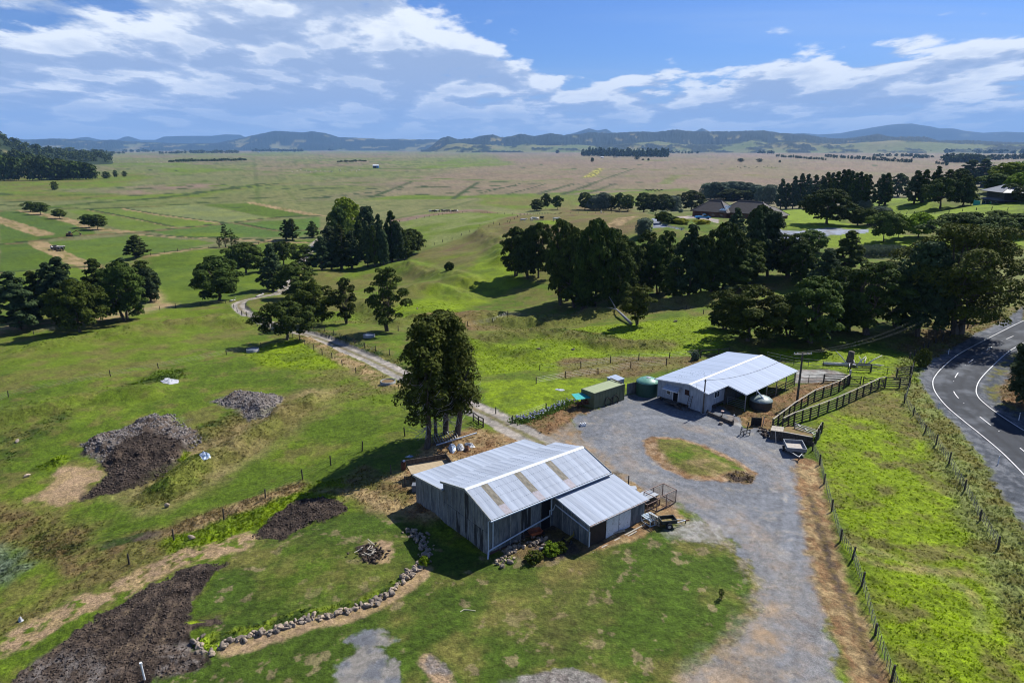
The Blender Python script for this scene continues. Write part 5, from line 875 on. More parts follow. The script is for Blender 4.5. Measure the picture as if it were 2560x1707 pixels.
# ------------------------------------------------------------ the barn
def barn():
    o = thing('barn', 'large barn of grey fibre cement panels with corrugated iron roof and three dirty skylight strips', 'barn', (-2.07, 53.43, 0), R(38.1))
    lin = lambda a, b: (lambda t: a + (b - a) * t)
    L_ = 14.45
    zr, ze, zl = 5.22, 3.92, 4.28
    # gable end facing the camera side (u = 0): v 0 .. 7.3 under the main roof, 7.3 .. 12.6 under the lean-to
    zt = lambda v: (ze + .15 + (zr - ze) * (v / 3.3) * .96) if v < 3.3 else (zr - .08 - (zr - zl) * (v - 3.3) / 4.1)
    gb = lambda v: -.45 + .0 * v
    n = 10
    for i in range(n):
        v0, v1 = 7.3 * i / n, 7.3 * (i + 1) / n; stained = i in (1, 2, 3, 5)
        ms = [v0, v1] if not (v0 < 3.3 < v1) else [v0, 3.3, v1]
        for z0, z1, mm in ((-.5, 2.25, STAIN if i in (1, 2, 4, 6) else FIBRO), (2.27, None, STAIN if i in (4,) else FIBRO)):
            top = [(v, (zt(v) if z1 is None else z1)) for v in ms]
            pts = [(v0, z0), (v1 - .012, z0)] + [(v - (.012 if v == v1 else 0), z) for v, z in reversed(top)]
            x = -.03 - (.012 if z1 else 0) - .01 * (i % 2); k = len(pts)
            MB().add([(x, v, z) for v, z in pts] + [(x + .08, v, z) for v, z in pts], [tuple(range(k - 1, -1, -1)), tuple(range(k, 2 * k))] + [(q, (q + 1) % k, k + (q + 1) % k, k + q) for q in range(k)]).build('wall_panel', mm, o)
            MB().box(x - .03, v0 - .025, z0 + .02, x, v0 + .025, (zt(v0) if z1 is None else z1) - .02).build('batten', BATT, o)
    n = 7; zt2 = lambda v: 3.52 - (v - 7.3) * (3.52 - 2.86) / 5.3
    for i in range(n):
        v0, v1 = 7.3 + 5.3 * i / n, 7.3 + 5.3 * (i + 1) / n; x = -.03 - .01 * (i % 2)
        MB().add([(x, v0, -.6), (x, v1 - .012, -.6), (x, v1 - .012, zt2(v1)), (x, v0, zt2(v0)), (x + .08, v0, -.6), (x + .08, v1 - .012, -.6), (x + .08, v1 - .012, zt2(v1)), (x + .08, v0, zt2(v0))],
                 [(3, 2, 1, 0), (4, 5, 6, 7), (0, 1, 5, 4), (1, 2, 6, 5), (2, 3, 7, 6), (3, 0, 4, 7)]).build('wall_panel', FIBRO, o)
        MB().box(x - .03, v0 - .025, -.5, x, v0 + .025, zt2(v0) - .02).build('batten', BATT, o)
    # long front wall (v = 0)
    panels(o, (0, 0), (L_, 0), lin(.15, .3), lin(3.9, 3.82), 1.25, FIBRO, mats={5: DARK, 0: FIBRO, 3: STAIN})  # the DARK panel is a black sheet painting an unlit opening
    MB().box(.02, -.06, -.8, 7.5, .10, .34).build('brick_footing', BRICK, o)
    # back and far walls
    panels(o, (L_, 12.6), (0, 12.6), lin(-.6, -.6), lin(2.75, 2.8), 1.25, FIBRO, batt=None)
    panels(o, (L_, 0), (L_, 7.3), lin(-.1, -.3), lin(3.8, 4.1), 1.25, FIBRO, batt=None)
    panels(o, (L_, 7.3), (L_, 12.6), lin(-.3, -.5), lin(3.4, 2.7), 1.25, FIBRO, batt=None)
    gx = L_ + .0; MB().add([(gx, 0, 3.7), (gx, 7.3, 4.0), (gx, 3.4, 5.05)], [(0, 1, 2)]).add([(gx - .06, 0, 3.7), (gx - .06, 7.3, 4.0), (gx - .06, 3.4, 5.05)], [(2, 1, 0)]).build('gable_board', FIBRO, o)
    u0, u1 = -.22, 14.7
    sp = {i: [('d', .28, 1.0), ('p', .0, .28)] for i in (2, 7, 12)}
    slope(o, (u0, -.72, ze + .05), (u1, -.60, ze - .05), (u0, 3.3, zr + .06), (u1, 3.45, zr - .02), special=sp)
    slope(o, (u1, 7.65, zl - .05), (u0, 7.42, zl + .08), (u1, 3.45, zr - .02), (u0, 3.3, zr + .06))
    slope(o, (u1, 13.0, 2.72), (u0 - .05, 12.75, 2.98), (u1, 7.0, 3.52), (u0 - .05, 7.0, 3.62))
    DK = mat('dark_lap_seam', (.16, .18, .21), None)
    for a_, b_, n_ in (((ze + .09, -.6), (zr + .1, 3.3), 3), ((zl + .1, 7.4), (zr + .1, 3.35), 2)):
        for k_ in range(1, n_ + 1):
            t_ = k_ / (n_ + 1); v_ = a_[1] + (b_[1] - a_[1]) * t_; z_ = a_[0] + (b_[0] - a_[0]) * t_ - .015
            mb = MB()
            for q_ in range(60): x_ = u0 + (u1 - u0) * (q_ + .5) / 60; mb.box(x_ - .02, v_ - .02, z_, x_ + .02, v_ + .02, z_ + .02)
            mb.build('screw_row', DK, o)
    MB().add([(u0 - .02, 3.05, zr + .03), (u0 - .02, 3.3, zr + .13), (u0 - .02, 3.55, zr + .04), (u1 + .02, 3.2, zr - .05), (u1 + .02, 3.45, zr + .05), (u1 + .02, 3.7, zr - .04)], [(0, 1, 4, 3), (1, 2, 5, 4)]).build('ridge_cap', RIDGE, o)
    for a, b in (((u0 - .04, -.75, ze + .02), (u0 - .04, 3.3, zr + .05)), ((u0 - .04, 3.3, zr + .05), (u0 - .04, 7.45, zl + .05)), ((u1 + .04, -.62, ze - .06), (u1 + .04, 3.45, zr - .03)), ((u0 - .09, 7.0, 3.58), (u0 - .09, 12.77, 2.94))):
        MB().bar(a, b, .06, .2).build('barge_board', BATT, o)
    MB().bar((u0 - .1, -.80, ze - .03), (u1, -.68, ze - .13), .12, .10).build('gutter', PIPE, o)
    MB().tube([(.35, -.35, 3.85), (.35, -.22, 3.6), (.35, -.14, .55)], .055).build('downpipe', PIPE, o); MB().tube([(-.16, -.5, 3.85), (-.14, -.16, 3.5), (-.12, -.14, -.1)], .05).build('downpipe', PIPE, o)
    MB().tube([(-.12, -.18, .62), (.35, -.2, .75), (7.0, -.2, 1.6), (7.0, -.2, 2.15), (7.3, -.35, 2.2)], .07).build('long_sloping_pipe', PIPE, o); MB().tube([(-.14, -.15, .6), (-.5, -.5, -.35), (-.9, -.55, -.5)], .07).build('bent_outlet_pipe', PIPE, o)
    MB().tube([(7.25, -.45, 3.55), (7.22, -.2, 3.3), (7.22, -.2, 1.65)], .06).build('downpipe', PIPE, o)
    # lower annex in front, with its roof falling towards the camera
    A0, A1, vb = 7.62, 15.05, -4.85
    top = lambda v: 3.45 + (v + .6) * (3.45 - 2.72) / 4.4
    nn = 4
    for i in range(nn):
        v0, v1 = -.12 + (vb + .12) * i / nn, -.12 + (vb + .12) * (i + 1) / nn
        for x in (A0, A1 - .06):
            MB().add([(x, v0, -.4), (x, v1 + .012, -.4), (x, v1 + .012, top(v1)), (x, v0, top(v0)), (x + .06, v0, -.4), (x + .06, v1 + .012, -.4), (x + .06, v1 + .012, top(v1)), (x + .06, v0, top(v0))],
                     [(0, 1, 2, 3), (7, 6, 5, 4), (4, 5, 1, 0), (5, 6, 2, 1), (6, 7, 3, 2), (7, 4, 0, 3)]).build('wall_panel', FIBRO, o)
        MB().box(A0 - .03, v0 - .025, -.3, A0, v0 + .025, top(v0) - .03).build('batten', BATT, o)
    MB().box(A0 + .05, vb, .2, 9.75, vb + .06, 2.66).build('dark_door', mat('brown_black_door', (.035, .025, .02), (.05, .035, .028), 3, .8), o)
    MB().box(9.8, vb - .05, .42, 13.05, vb + .0, 2.6).build('sliding_door', WHT, o)
    mb = MB()
    for q in range(16): x = random.uniform(10.0, 12.9); z = random.uniform(.7, 2.4); mb.box(x, vb - .056, z, x + .05, vb - .051, z + .07)
    mb.build('rust_marks', RUST, o); MB().box(11.4, vb - .07, .42, 11.46, vb - .05, 2.6).build('door_batten', WPAINT, o)
    MB().box(13.1, vb, .35, A1, vb + .06, 2.66).build('wall_panel', FIBRO, o); MB().box(A0, vb - .12, 0, 15.1, vb + .2, .2).build('concrete_sill', mat('old_concrete', (.25, .24, .22), (.16, .155, .145), 4, .9), o)
    slope(o, (A0 - .18, vb - .28, 2.68), (A1 + .2, vb - .28, 2.68), (A0 - .18, -.5, 3.5), (A1 + .1, -.5, 3.5))
    MB().bar((A0 - .2, vb - .34, 2.62), (A1 + .22, vb - .34, 2.62), .10, .10).build('gutter', mat('rust_spotted_gutter', (.35, .36, .38), (.25, .16, .12), 4, .6), o)
    MB().bar((A0 - .22, vb - .3, 2.66), (A0 - .22, -.5, 3.48), .05, .14).build('barge_board', RIDGE, o); MB().bar((A0 - .1, vb - .1, .1), (A0 - .1, vb - .1, 2.6), .09).build('corner_post', BATT, o)
    MB().tube([(7.35, -.35, 2.25), (7.5, -.4, 2.7), (7.52, -4.7, 2.05), (7.54, vb - .15, 1.98), (7.54, vb - .15, .5)], .06).build('wall_pipe', PIPE, o)
    for (a, b) in (((7.3, -5.7, .35), (14.6, -5.55, .5)), ((7.5, -6.0, .33), (12.9, -5.85, .45))):
        wm = MB().bar(a, b, .16, .06).build('timber_length', WOODL, None); o2 = wm; o2.matrix_world = o.matrix_basis.copy(); tag(o2, 'long pale board lying along the annex door, %s one' % ('inner' if b[0] > 14 else 'outer'), 'board')
barn()
# ------------------------------------------------------------ the woolshed
def woolshed():
    g = .5; o = thing('woolshed', 'raised white woolshed with wide pale blue iron roof beside the stock yards', 'shed', (26.01, 86.06, 0), R(43))
    u0, u1, ev, rv, lv = -.42, 19.4, -.45, 2.44, 8.12; ze, zr, zl = 3.55, 4.16, 3.52
    ex0, exv, exz = 4.75, -3.25, 2.92; ex1 = 20.0; k = lambda v: ze + (zr - ze) * (v - ev) / (rv - ev)
    slope(o, (u0, ev, ze), (ex0, ev, ze), (u0, rv, zr), (ex0, rv, zr), m='w', width=.8)
    slope(o, (ex0, exv, exz), (ex1, exv, exz), (ex0, rv, zr), (ex1 - .4, rv, zr), m='w', width=.8)
    slope(o, (u1, lv, zl), (u0, lv, zl), (u1, rv, zr), (u0, rv, zr), m='w', width=.8)
    MB().add([(u0 - .03, rv - .22, zr), (u0 - .03, rv, zr + .08), (u0 - .03, rv + .22, zr), (ex1 - .4, rv - .22, zr), (ex1 - .4, rv, zr + .08), (ex1 - .4, rv + .22, zr)], [(0, 1, 4, 3), (1, 2, 5, 4)]).build('ridge_cap', WHT, o)
    fl = 1.05
    # front wall facing the yard (u=0), raised off the ground
    n = 9; tz = lambda v: (k(v) - .1) if v < rv else zr - .1 - (zr - zl) * (v - rv) / (lv - rv)
    for i in range(n):
        v0, v1 = 7.7 * i / n, 7.7 * (i + 1) / n; ms = [v0, v1] if not (v0 < rv < v1) else [v0, rv, v1]
        if i == 5: pts0 = 2.95
        bot = fl - (.45 if i < 3 else 0)
        pts = [(v0, bot if i != 5 else 3.0), (v1 - .012, bot if i != 5 else 3.0)] + [(v - (.012 if v == v1 else 0), tz(v)) for v in reversed(ms)]
        kk = len(pts); x = -.01 * (i % 2)
        MB().add([(x, v, z) for v, z in pts] + [(x + .1, v, z) for v, z in pts], [tuple(range(kk - 1, -1, -1)), tuple(range(kk, 2 * kk))] + [(q, (q + 1) % kk, kk + (q + 1) % kk, kk + q) for q in range(kk)]).build('wall_panel', WPAINT, o)
    MB().box(.06, 4.3, fl, .12, 5.12, 3.0).build('black_doorway_plate', DARK, o)  # black plate painting the dark inside of the door
    for v in (4.25, 5.15): MB().box(-.06, v - .05, fl, .02, v + .05, 3.05).build('door_jamb', WHT, o)
    w = MB().box(-.05, 5.55, 1.7, .0, 6.15, 2.6).build('window', WHT, o); MB().box(-.07, 5.62, 1.78, -.052, 6.08, 2.52).build('pane', GLASS, w)
    w = MB().box(-.05, 2.5, 2.35, .0, 3.3, 3.25).build('window', WPAINT, o); MB().box(-.07, 2.56, 2.42, -.052, 3.24, 3.18).build('pane', mat('maroon_board', (.035, .012, .01), None, rough=.6), w)
    hd = MB().add([(-1.0, 3.9, 2.75), (-1.0, 6.3, 2.75), (0, 6.3, 3.2), (0, 3.9, 3.2), (-1.0, 3.9, 2.68), (-1.0, 6.3, 2.68), (0, 6.3, 3.13), (0, 3.9, 3.13)], [(0, 3, 2, 1), (4, 5, 6, 7), (0, 1, 5, 4), (3, 7, 6, 2), (0, 4, 7, 3), (1, 2, 6, 5)]).build('door_hood', WPAINT, o)
    for v in (3.95, 6.25): MB().bar((-.95, v, 2.66), (0, v, 2.5), .05).build('bracket', WHT, hd)
    MB().bar((-1.03, 3.85, 2.73), (-1.03, 6.35, 2.73), .06, .1).build('fascia', WHT, hd)
    st = MB().box(-1.1, 4.0, fl - .14, -.0, 5.9, fl - .04).build('landing', WOOD, o)
    for q in range(4): MB().box(-1.1, 3.7 - q * .3, fl - .3 - q * .18 + .0, -.2, 4.0 - q * .3, fl - .24 - q * .18).build('step', WOOD, st)
    MB().bar((-1.12, 4.0, fl - .1), (-1.12, 2.5, .35), .05, .25).build('stringer', WOOD, st)
    # long right wall, window, posts under the skillion
    panels(o, (0, 0), (4.7, 0), lambda t: fl + .25, lambda t: ze - .05, .8, WPAINT, batt=None); MB().box(.0, -.02, .5, 1.7, .06, 1.28).build('wall_panel', WPAINT, o)
    w = MB().box(2.0, -.09, 2.2, 3.3, -.05, 3.1).build('window', WHT, o)
    for x in (2.08, 2.72): MB().box(x, -.11, 2.28, x + .5, -.092, 3.02).build('pane', GLASS, w)
    MB().box(4.9, .0, fl - .4, 19.2, .1, ze - .1).build('dark_wall', mat('shaded_iron_wall', (.09, .10, .11), (.06, .065, .07), 3, .8), o)  # shade under the skillion is put into this wall colour
    panels(o, (19.2, 0), (19.2, 7.7), lambda t: .5, lambda t: 3.5, 1.2, WPAINT, batt=None); panels(o, (19.2, 7.7), (0, 7.7), lambda t: fl - .3, lambda t: zl - .1, 1.2, WPAINT, batt=None)
    MB().box(.1, .1, fl - .15, 19.1, 7.6, fl - .05).build('floor', WOOD, o)
    for i in range(8):
        for v in (.2, 3.8, 7.4): MB().box(.3 + i * 2.6, v - .1, .0, .5 + i * 2.6, v + .1, fl - .15).build('pile', WOOD, o)
    for i in range(6): MB().bar((5.0 + i * 2.95, exv + .15, 0), (5.0 + i * 2.95, exv + .15, exz - .06), .11).build('post', GSTEEL, o)
    for i in range(6): MB().bar((5.0 + i * 2.95, -.1, 0), (5.0 + i * 2.95, -.1, ze - .2), .1).build('post', WOOD, o)
    for z in (.9, 1.3, 1.7):
        MB().bar((7.95, exv + .15, z), (19.7, exv + .15, z), .04, .12).build('rail', WOOD, o)
    mb = MB(); z = .7
    for q in range(5): mb.bar((5.3, -2.9, .7 + q * .26), (5.3, -.3, .7 + q * .26), .04)
    mb.bar((5.3, -2.9, .5), (5.3, -2.9, 1.8), .05).bar((5.3, -.3, .5), (5.3, -.3, 1.8), .05); mb.build('inner_gate', GSTEEL, o)
    MB().bar((ex0 - .03, exv, exz - .02), (ex0 - .03, ev, ze - .05), .05, .18).build('barge_board', WHT, o); MB().bar((u0 - .03, ev, ze), (u0 - .03, rv, zr), .05, .16).build('barge_board', WHT, o)
    MB().bar((u0 - .03, rv, zr), (u0 - .03, lv, zl), .05, .16).build('barge_board', WHT, o); MB().bar((u0, ev - .05, ze - .05), (ex0, ev - .05, ze - .05), .1).build('gutter', RIDGE, o); MB().bar((ex0, exv - .05, exz - .06), (ex1, exv - .05, exz - .06), .1).build('gutter', RIDGE, o)
    mb = MB()
    for q in range(46):
        x = u0 + 2.2 + random.gauss(2.2, 1.2); v = rv + 2.4 + random.gauss(0, 1.1); z = zr - (zr - zl) * (v - rv) / (lv - rv) + .045; mb.box(x, v, z, x + .12, v + .05, z + .006)
    mb.build('lichen_spots', mat('dark_lichen', (.05, .06, .08), None), o)
    d2 = MB().tube([(-.25, 3.7, 3.3), (-.55, 3.7, 3.2)], [.08, .16], 10).build('flood_lamp', GSTEEL, o)
    an = MB().tube([(u0 - .1, 1.2, 3.9), (u0 - .1, 1.2, 4.5)], .02, 6).build('aerial', GSTEEL, o)
    for q in range(4): MB().bar((u0 - .3, .9 + q * .16, 4.45), (u0 + .2, .9 + q * .16, 4.45), .015).build('aerial_rod', GSTEEL, an)
    # service pole strapped to the front corner
    sp_ = thing('service_pole', 'slim dark service pole standing against the front corner of the woolshed', 'pole', (26.06 - .35, 86.0 - .1, .45)); MB().tube([(0, 0, -.3), (0, 0, 5.0)], [.11, .08], 10).build('pole', WOOD, sp_); MB().box(-.15, -.05, 4.75, .15, .05, 4.95).build('insulator_block', WHT, sp_)
    hs = MB(); hs.tube([(-.3 + .75 * math.cos(a), -.35, 1.15 + .62 * math.sin(a) * (1 if a > 3.14 else 1)) for a in np.linspace(3.14, 6.28, 14)], .02, 6, False)
    h = hs.build('hanging_hose', PIPE, None); h.matrix_world = Matrix.Translation((26.2, 86.0, .1)); tag(h, 'pale hose hanging in a loop below the woolshed corner', 'hose')
    # steel ladder
    ld = thing('ladder', 'short dark ladder leaning on the front wall of the woolshed', 'ladder', tuple(o.matrix_basis @ Vector((-.5, 1.9, .5))), R(43))
    for v in (0, .5): MB().bar((-.35, v, 0), (.3, v, 2.1), .06).build('stile', WOOD, ld)
    for q in range(7): MB().bar((-.35 + .65 * (q + .5) / 7, 0, 2.1 * (q + .5) / 7), (-.35 + .65 * (q + .5) / 7, .5, 2.1 * (q + .5) / 7), .04).build('rung', WOOD, ld)
woolshed()
def tank(lbl, c, rr, h, mb_, mt, hatch=.35, ribs=7, pipe=True):
    o = thing('water_tank', lbl, 'water tank', c)
    pf = [(rr, -.2)]
    for i in range(ribs * 2 + 1): pf.append((rr * (1.0 if i % 2 else .985), h * i / (ribs * 2)))
    MB().lathe(pf, 36).build('body', mb_, o, True)
    MB().lathe([(rr * 1.01, h - .03), (rr * .99, h + .05), (rr * .80, h + .28), (rr * .5, h + .50), (rr * .2, h + .58), (.001, h + .60)], 36).build('domed_lid', mt, o, True)
    MB().lathe([(hatch, h + .35), (hatch, h + .62), (.001, h + .66)], 16, (.1, -.1)).build('hatch', GSTEEL, o); mb = MB()
    for i in range(12):
        a = i * math.pi / 6; mb.bar((rr * .97 * math.cos(a), rr * .97 * math.sin(a), h + .1), (rr * .45 * math.cos(a), rr * .45 * math.sin(a), h + .535), .05, .03)
    mb.build('lid_rib', mt, o); return o
tank('tall green plastic water tank with domed lid between the container and the woolshed', (19.7, 93.9, .35), 1.62, 2.1, mat('dark_green_tank_wall', (.02, .06, .045), (.03, .08, .06), 2, .5), TANKG)
tank('low dark round water tank in the dry grass beside the woolshed', (*flat(B(1685, 655), .6), .3), 1.52, 1.25, TANKB, TANKT, .22)
p = Vector((*flat(B(1720, 600), 1.9), 1.9)); fp = MB().tube([(p.x - .1, p.y, p.z), (p.x - .9, p.y + 1.0, 2.9)], .09).build('filler_pipe', PIPE, None); tag(fp, 'pale pipe dropping from the woolshed gutter to the dark tank', 'pipe')
def container():
    a = Vector((11.2, 87.9, 0)); o = thing('shipping_container', 'green shipping container with two old tyres leaning on its side', 'container', (11.25, 87.6, .3), R(39.5))
    L_, Wd, H = 6.06, 2.44, 2.55
    for i in range(20): MB().box(.08 + i * .295, .0 - (.03 if i % 2 else 0), .12, .08 + (i + 1) * .295, .06, H - .1).build('side_panel', GREENC, o)
    for i in range(8): MB().box(.0 - (.025 if i % 2 else 0), .08 + i * .285, .12, .05, .08 + (i + 1) * .285, H - .1).build('end_panel', GREENC, o)
    MB().box(.05, Wd - .06, .1, L_ - .05, Wd, H - .1).build('back_side', GREENC, o)
    ds = MB().box(L_ - .06, .05, .12, L_, Wd - .05, H - .08).build('doors', GREENC, o)
    for v in (.5, .95, 1.5, 1.95): MB().bar((L_ + .03, v, .15), (L_ + .03, v, H - .15), .04).build('lock_rod', GSTEEL, ds)
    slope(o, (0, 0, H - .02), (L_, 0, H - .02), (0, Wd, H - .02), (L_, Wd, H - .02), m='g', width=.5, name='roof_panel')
    for x in (0, L_): 
        for y in (0, Wd): MB().box(x - .06, y - .06, 0, x + .06, y + .06, H).build('corner_post', GREENC, o)
    for y in (0, Wd): MB().box(0, y - .05, H - .1, L_, y + .05, H + .02).build('top_rail', GREENC, o); MB().box(0, y - .05, 0, L_, y + .05, .14).build('bottom_rail', GREENC, o)
    for x in (0, L_): MB().box(x - .05, 0, H - .1, x + .05, Wd, H + .02).build('top_rail', GREENC, o)
    for i, x in enumerate((2.55, 4.05)):
        m_ = MB(); m_.tube([(x + .62 * math.cos(q), -.22 + .12 * math.sin(q), .72 + .62 * math.sin(q)) for q in np.linspace(0, 6.283, 25)], .075, 7, False)
        t = m_.build('tyre', RUBBER, None); t.matrix_world = Matrix.Translation(o.location) @ Matrix.Rotation(R(39.5), 4, 'Z'); tag(t, '%s large thin tyre leaning on the green container' % ('left' if i == 0 else 'right'), 'tyre', 'tyres leaning on the container')
    for i in range(3):
        q = MB().box(2.2 + i * 1.3, -.75 - .1 * i, -.2, 3.3 + i * 1.4, -.6 - .1 * i, -.08).build('timber_offcut', WOODL, None); q.matrix_world = Matrix.Translation(o.location + Vector((0, 0, .2))) @ Matrix.Rotation(R(39.5), 4, 'Z'); tag(q, ('first', 'middle', 'last')[i] + ' grey timber offcut on the ground in front of the green container', 'board')
    l = MB().bar((5.9, .3, H + .1), (5.9, 2.5, H + .25), .12, .12).build('dark_beam', WOOD, None); l.matrix_world = Matrix.Translation(o.location) @ Matrix.Rotation(R(39.5), 4, 'Z'); tag(l, 'dark beam lying across the end of the container roof', 'beam')
    # small pale shed and sheet fence between the container and the tank
    s = thing('small_shed', 'small white tin shed behind the container', 'shed', (*flat(B(555, 545), .5), .35), R(39.5))
    for i in range(4): MB().box(-1.7 + i * .45, 2.2, 0, -1.7 + (i + 1) * .44, 2.26, 2.2).build('wall_sheet', WPAINT, s)
    for i in range(4): MB().box(-1.72, .6 + i * .4, 0, -1.66, .6 + (i + 1) * .39, 2.2).build('wall_sheet', WPAINT, s)
    for i in range(4): MB().box(-1.7 + i * .45, .55, 0, -1.7 + (i + 1) * .44, .61, 2.2).build('wall_sheet', WPAINT, s)
    slope(s, (-1.8, .5, 2.2), (.2, .5, 2.2), (-1.8, 2.35, 2.35), (.2, 2.35, 2.35), m='w')
    f = thing('sheet_fence', 'grey corrugated sheet fence panel beside the green tank', 'fence', (*flat(B(560, 555), .5), .35), R(28))
    for i in range(5): MB().box(i * .56, -.02 + .02 * (i % 2), 0, (i + 1) * .55, .03 + .02 * (i % 2), 1.75).build('sheet', FIBRO, f)
    # table under a teal sheet
    t = thing('work_table', 'rusty work table under a teal iron sheet beside the container', 'table', (*flat(B(145, 690), .4), .35), R(20))
    for x in (0, 2.2):
        for y in (0, 1.1): MB().bar((x, y, 0), (x, y, 1.75), .06).build('leg', RUST, t)
    MB().box(0, 0, .75, 2.2, 1.1, .82).build('tabletop', RUST, t); slope(t, (-.3, -.3, 1.7), (2.6, -.3, 1.7), (-.3, 1.4, 1.95), (2.6, 1.4, 1.95), m='t', name='teal_sheet')
    for q in range(3): MB().box(.2 + q * .6, .2, .83, .6 + q * .6, .7, 1.0 + .1 * q).build('scrap_box', RUST, t)
container()
# ------------------------------------------------------------ power pole with cross arm and lines
def power():
    P = at(B(1990, 622)); o = thing('power_pole', 'dark wooden power pole with cross arms standing between the dark tank and the stock yards', 'power pole', P)
    MB().tube([(0, 0, -.5), (0, 0, 7.3)], [.17, .12], 10).build('pole', WOOD, o)
    for dy in (-.13, .13): MB().bar((-1.25, dy - .1, 7.1), (1.25, dy + .1, 7.1), .09, .12).build('cross_arm', WOODL, o)
    for x in (-1.15, -.7, .7, 1.15): MB().lathe([(.02, 7.16), (.06, 7.2), (.045, 7.26), (.06, 7.3), (.001, 7.36)], 10, (x, 0)).build('insulator', WHT, o)
    e = Vector((26.06 - .35, 85.9, 5.35)); s = P + Vector((-1.1, 0, 7.2)); pts = [s.lerp(e, t) - Vector((0, 0, 1.9 * 4 * t * (1 - t) * .5)) for t in np.linspace(0, 1, 18)]
    w = MB().tube(pts, .022, 5, False).build('power_line', RUBBER, None); tag(w, 'black service line sagging from the power pole over the woolshed roof', 'cable')
    for i, x in enumerate((-1.15, -.7, .7, 1.15)):
        s = P + Vector((x, 0, 7.3)); s2 = s + Vector((32, 26, -1.5)); w = MB().tube([s.lerp(s2, t) - Vector((0, 0, 1.1 * 4 * t * (1 - t))) for t in np.linspace(0, 1, 14)], .004, 4, False).build('power_line', WIRE, None)
        tag(w, ('leftmost', 'second', 'third', 'rightmost')[i] + ' thin power line leaving the cross arm over the paddock', 'cable', 'power lines from the cross arm')
power()
# ------------------------------------------------------------ road markings
PAINTW = mat('white_road_paint', (.62, .62, .60), (.45, .46, .46), 2, .7)
def ribbon(P, w, name, label=None, z=.016, part=None):
    P = np.asarray(P, float); T = np.gradient(P, axis=0); T /= np.linalg.norm(T, axis=1)[:, None]; Nn = np.stack([-T[:, 1], T[:, 0]], 1) * w / 2
    a, b = P + Nn, P - Nn; za = base(a[:, 0], a[:, 1]) + z; zb = base(b[:, 0], b[:, 1]) + z; n = len(P); V = []
    for i in range(n): V += [(a[i, 0], a[i, 1], za[i]), (b[i, 0], b[i, 1], zb[i])]
    me = bpy.data.meshes.new(name); me.from_pydata(V, [], [(2 * i, 2 * i + 1, 2 * i + 3, 2 * i + 2) for i in range(n - 1)]); me.materials.append(PAINTW); me.update()
    return put(name, me, part)
def resample(P, step):
    P = np.asarray(P, float); d = np.r_[0, np.cumsum(np.linalg.norm(np.diff(P, axis=0), axis=1))]; s = np.arange(0, d[-1], step)
    return np.stack([np.interp(s, d, P[:, 0]), np.interp(s, d, P[:, 1])], 1)
road_mark = bpy.data.objects.new('road_marking', None); COL.objects.link(road_mark); tag(road_mark, kind='structure')
def inset(P, d):
    T = np.gradient(P, axis=0); T /= np.linalg.norm(T, axis=1)[:, None]; return P + np.stack([-T[:, 1], T[:, 0]], 1) * d
ribbon(inset(resample(RLw, .8), .25)[14:], .13, 'edge_line', part=road_mark); ribbon(inset(resample(RRw, .8), -.25), .13, 'edge_line', part=road_mark)
pc = resample(RCw, .5); i = 4
while i + 8 < len(pc): ribbon(pc[i:i + 7], .13, 'centre_dash', part=road_mark); i += 20
STUD = MB().box(-.06, -.06, 0, .06, .06, .03).mesh('stud', PAINTW)
for q in range(14, len(pc) - 1, 20): put('road_stud', STUD, road_mark, (pc[q][0], pc[q][1], base(pc[q][0], pc[q][1])[0] + .012))
for px, lb in (((1680, 290), 'by the shaded bend'), ((1590, 790), 'on the outside of the bend'), ((2120, 1280), 'lowest on the gravel shoulder'), ((2305, 890), 'on the inside of the bend')):
    P = at(C3(*px)); o = thing('marker_post', 'white road marker post ' + lb, 'marker post', P); MB().box(-.05, -.02, -.1, .05, .02, 1.0).build('post', WHT, o); MB().box(-.052, -.024, .75, .052, .024, .85).build('reflector', RUST if 'inside' in lb else GSTEEL, o)
# ------------------------------------------------------------ wire fences
PM = MB().tube([(0, 0, -.4), (0, 0, 1.2)], [.085, .075], 7).mesh('post', POSTM); PMt = MB().tube([(0, 0, -.4), (0, 0, 1.25)], [.095, .085], 8).mesh('strainer_post', POSTM)
PMb = MB().box(-.02, -.015, .05, .02, .015, 1.1).mesh('batten', POSTP); PMf = MB().box(-.1, -.1, -.3, .1, .1, 1.2).mesh('post', POSTM)
def wire_fence(label, fr, pts, spacing=None, batt=0, far=False, wires=4, h=1.05, strong=()):
    W_ = [at(fr(*p)) for p in pts]; o = thing('wire_fence', label, 'fence', W_[0]); P0 = W_[0]; tops = []
    seq = []
    for i, (a, b) in enumerate(zip(W_, W_[1:])):
        n = 1 if not spacing else max(1, round((b - a).length / spacing))
        for k in range(n): q = a.lerp(b, k / n); seq.append((Vector((q.x, q.y, hz(q.x, q.y))) if k else a, k == 0))
    seq.append((W_[-1], True))
    for i, (q, kn) in enumerate(seq):
        big = batt and kn; s = random.uniform(.92, 1.08)
        put('post', PMf if far else (PMt if big else PM), o, q - P0, (random.gauss(0, .04), random.gauss(0, .04), random.uniform(0, 3)), (1, 1, s * random.uniform(.85, 1.1)))
        if i + 1 < len(seq) and batt:
            b = seq[i + 1][0]
            for k in range(1, batt + 1):
                r = q.lerp(b, k / (batt + 1)); r.z = hz(r.x, r.y); put('batten', PMb, o, r - P0, (random.gauss(0, .03), random.gauss(0, .03), 0))
    if not far:
        for k in range(wires):
            mb = MB(); z = h * (k + 1) / wires; mb.tube([q - P0 + Vector((0, 0, z)) for q, _ in seq], .007, 3, False); mb.build('wire', WIRE, o)
wire_fence('post and wire fence along the right side of the farm track, down the slope', T2, [(620, 1235), (710, 1260), (790, 1290), (845, 1315), (893, 1335), (962, 1360), (1050, 1395), (1140, 1425), (1258, 1450), (1378, 1480)])
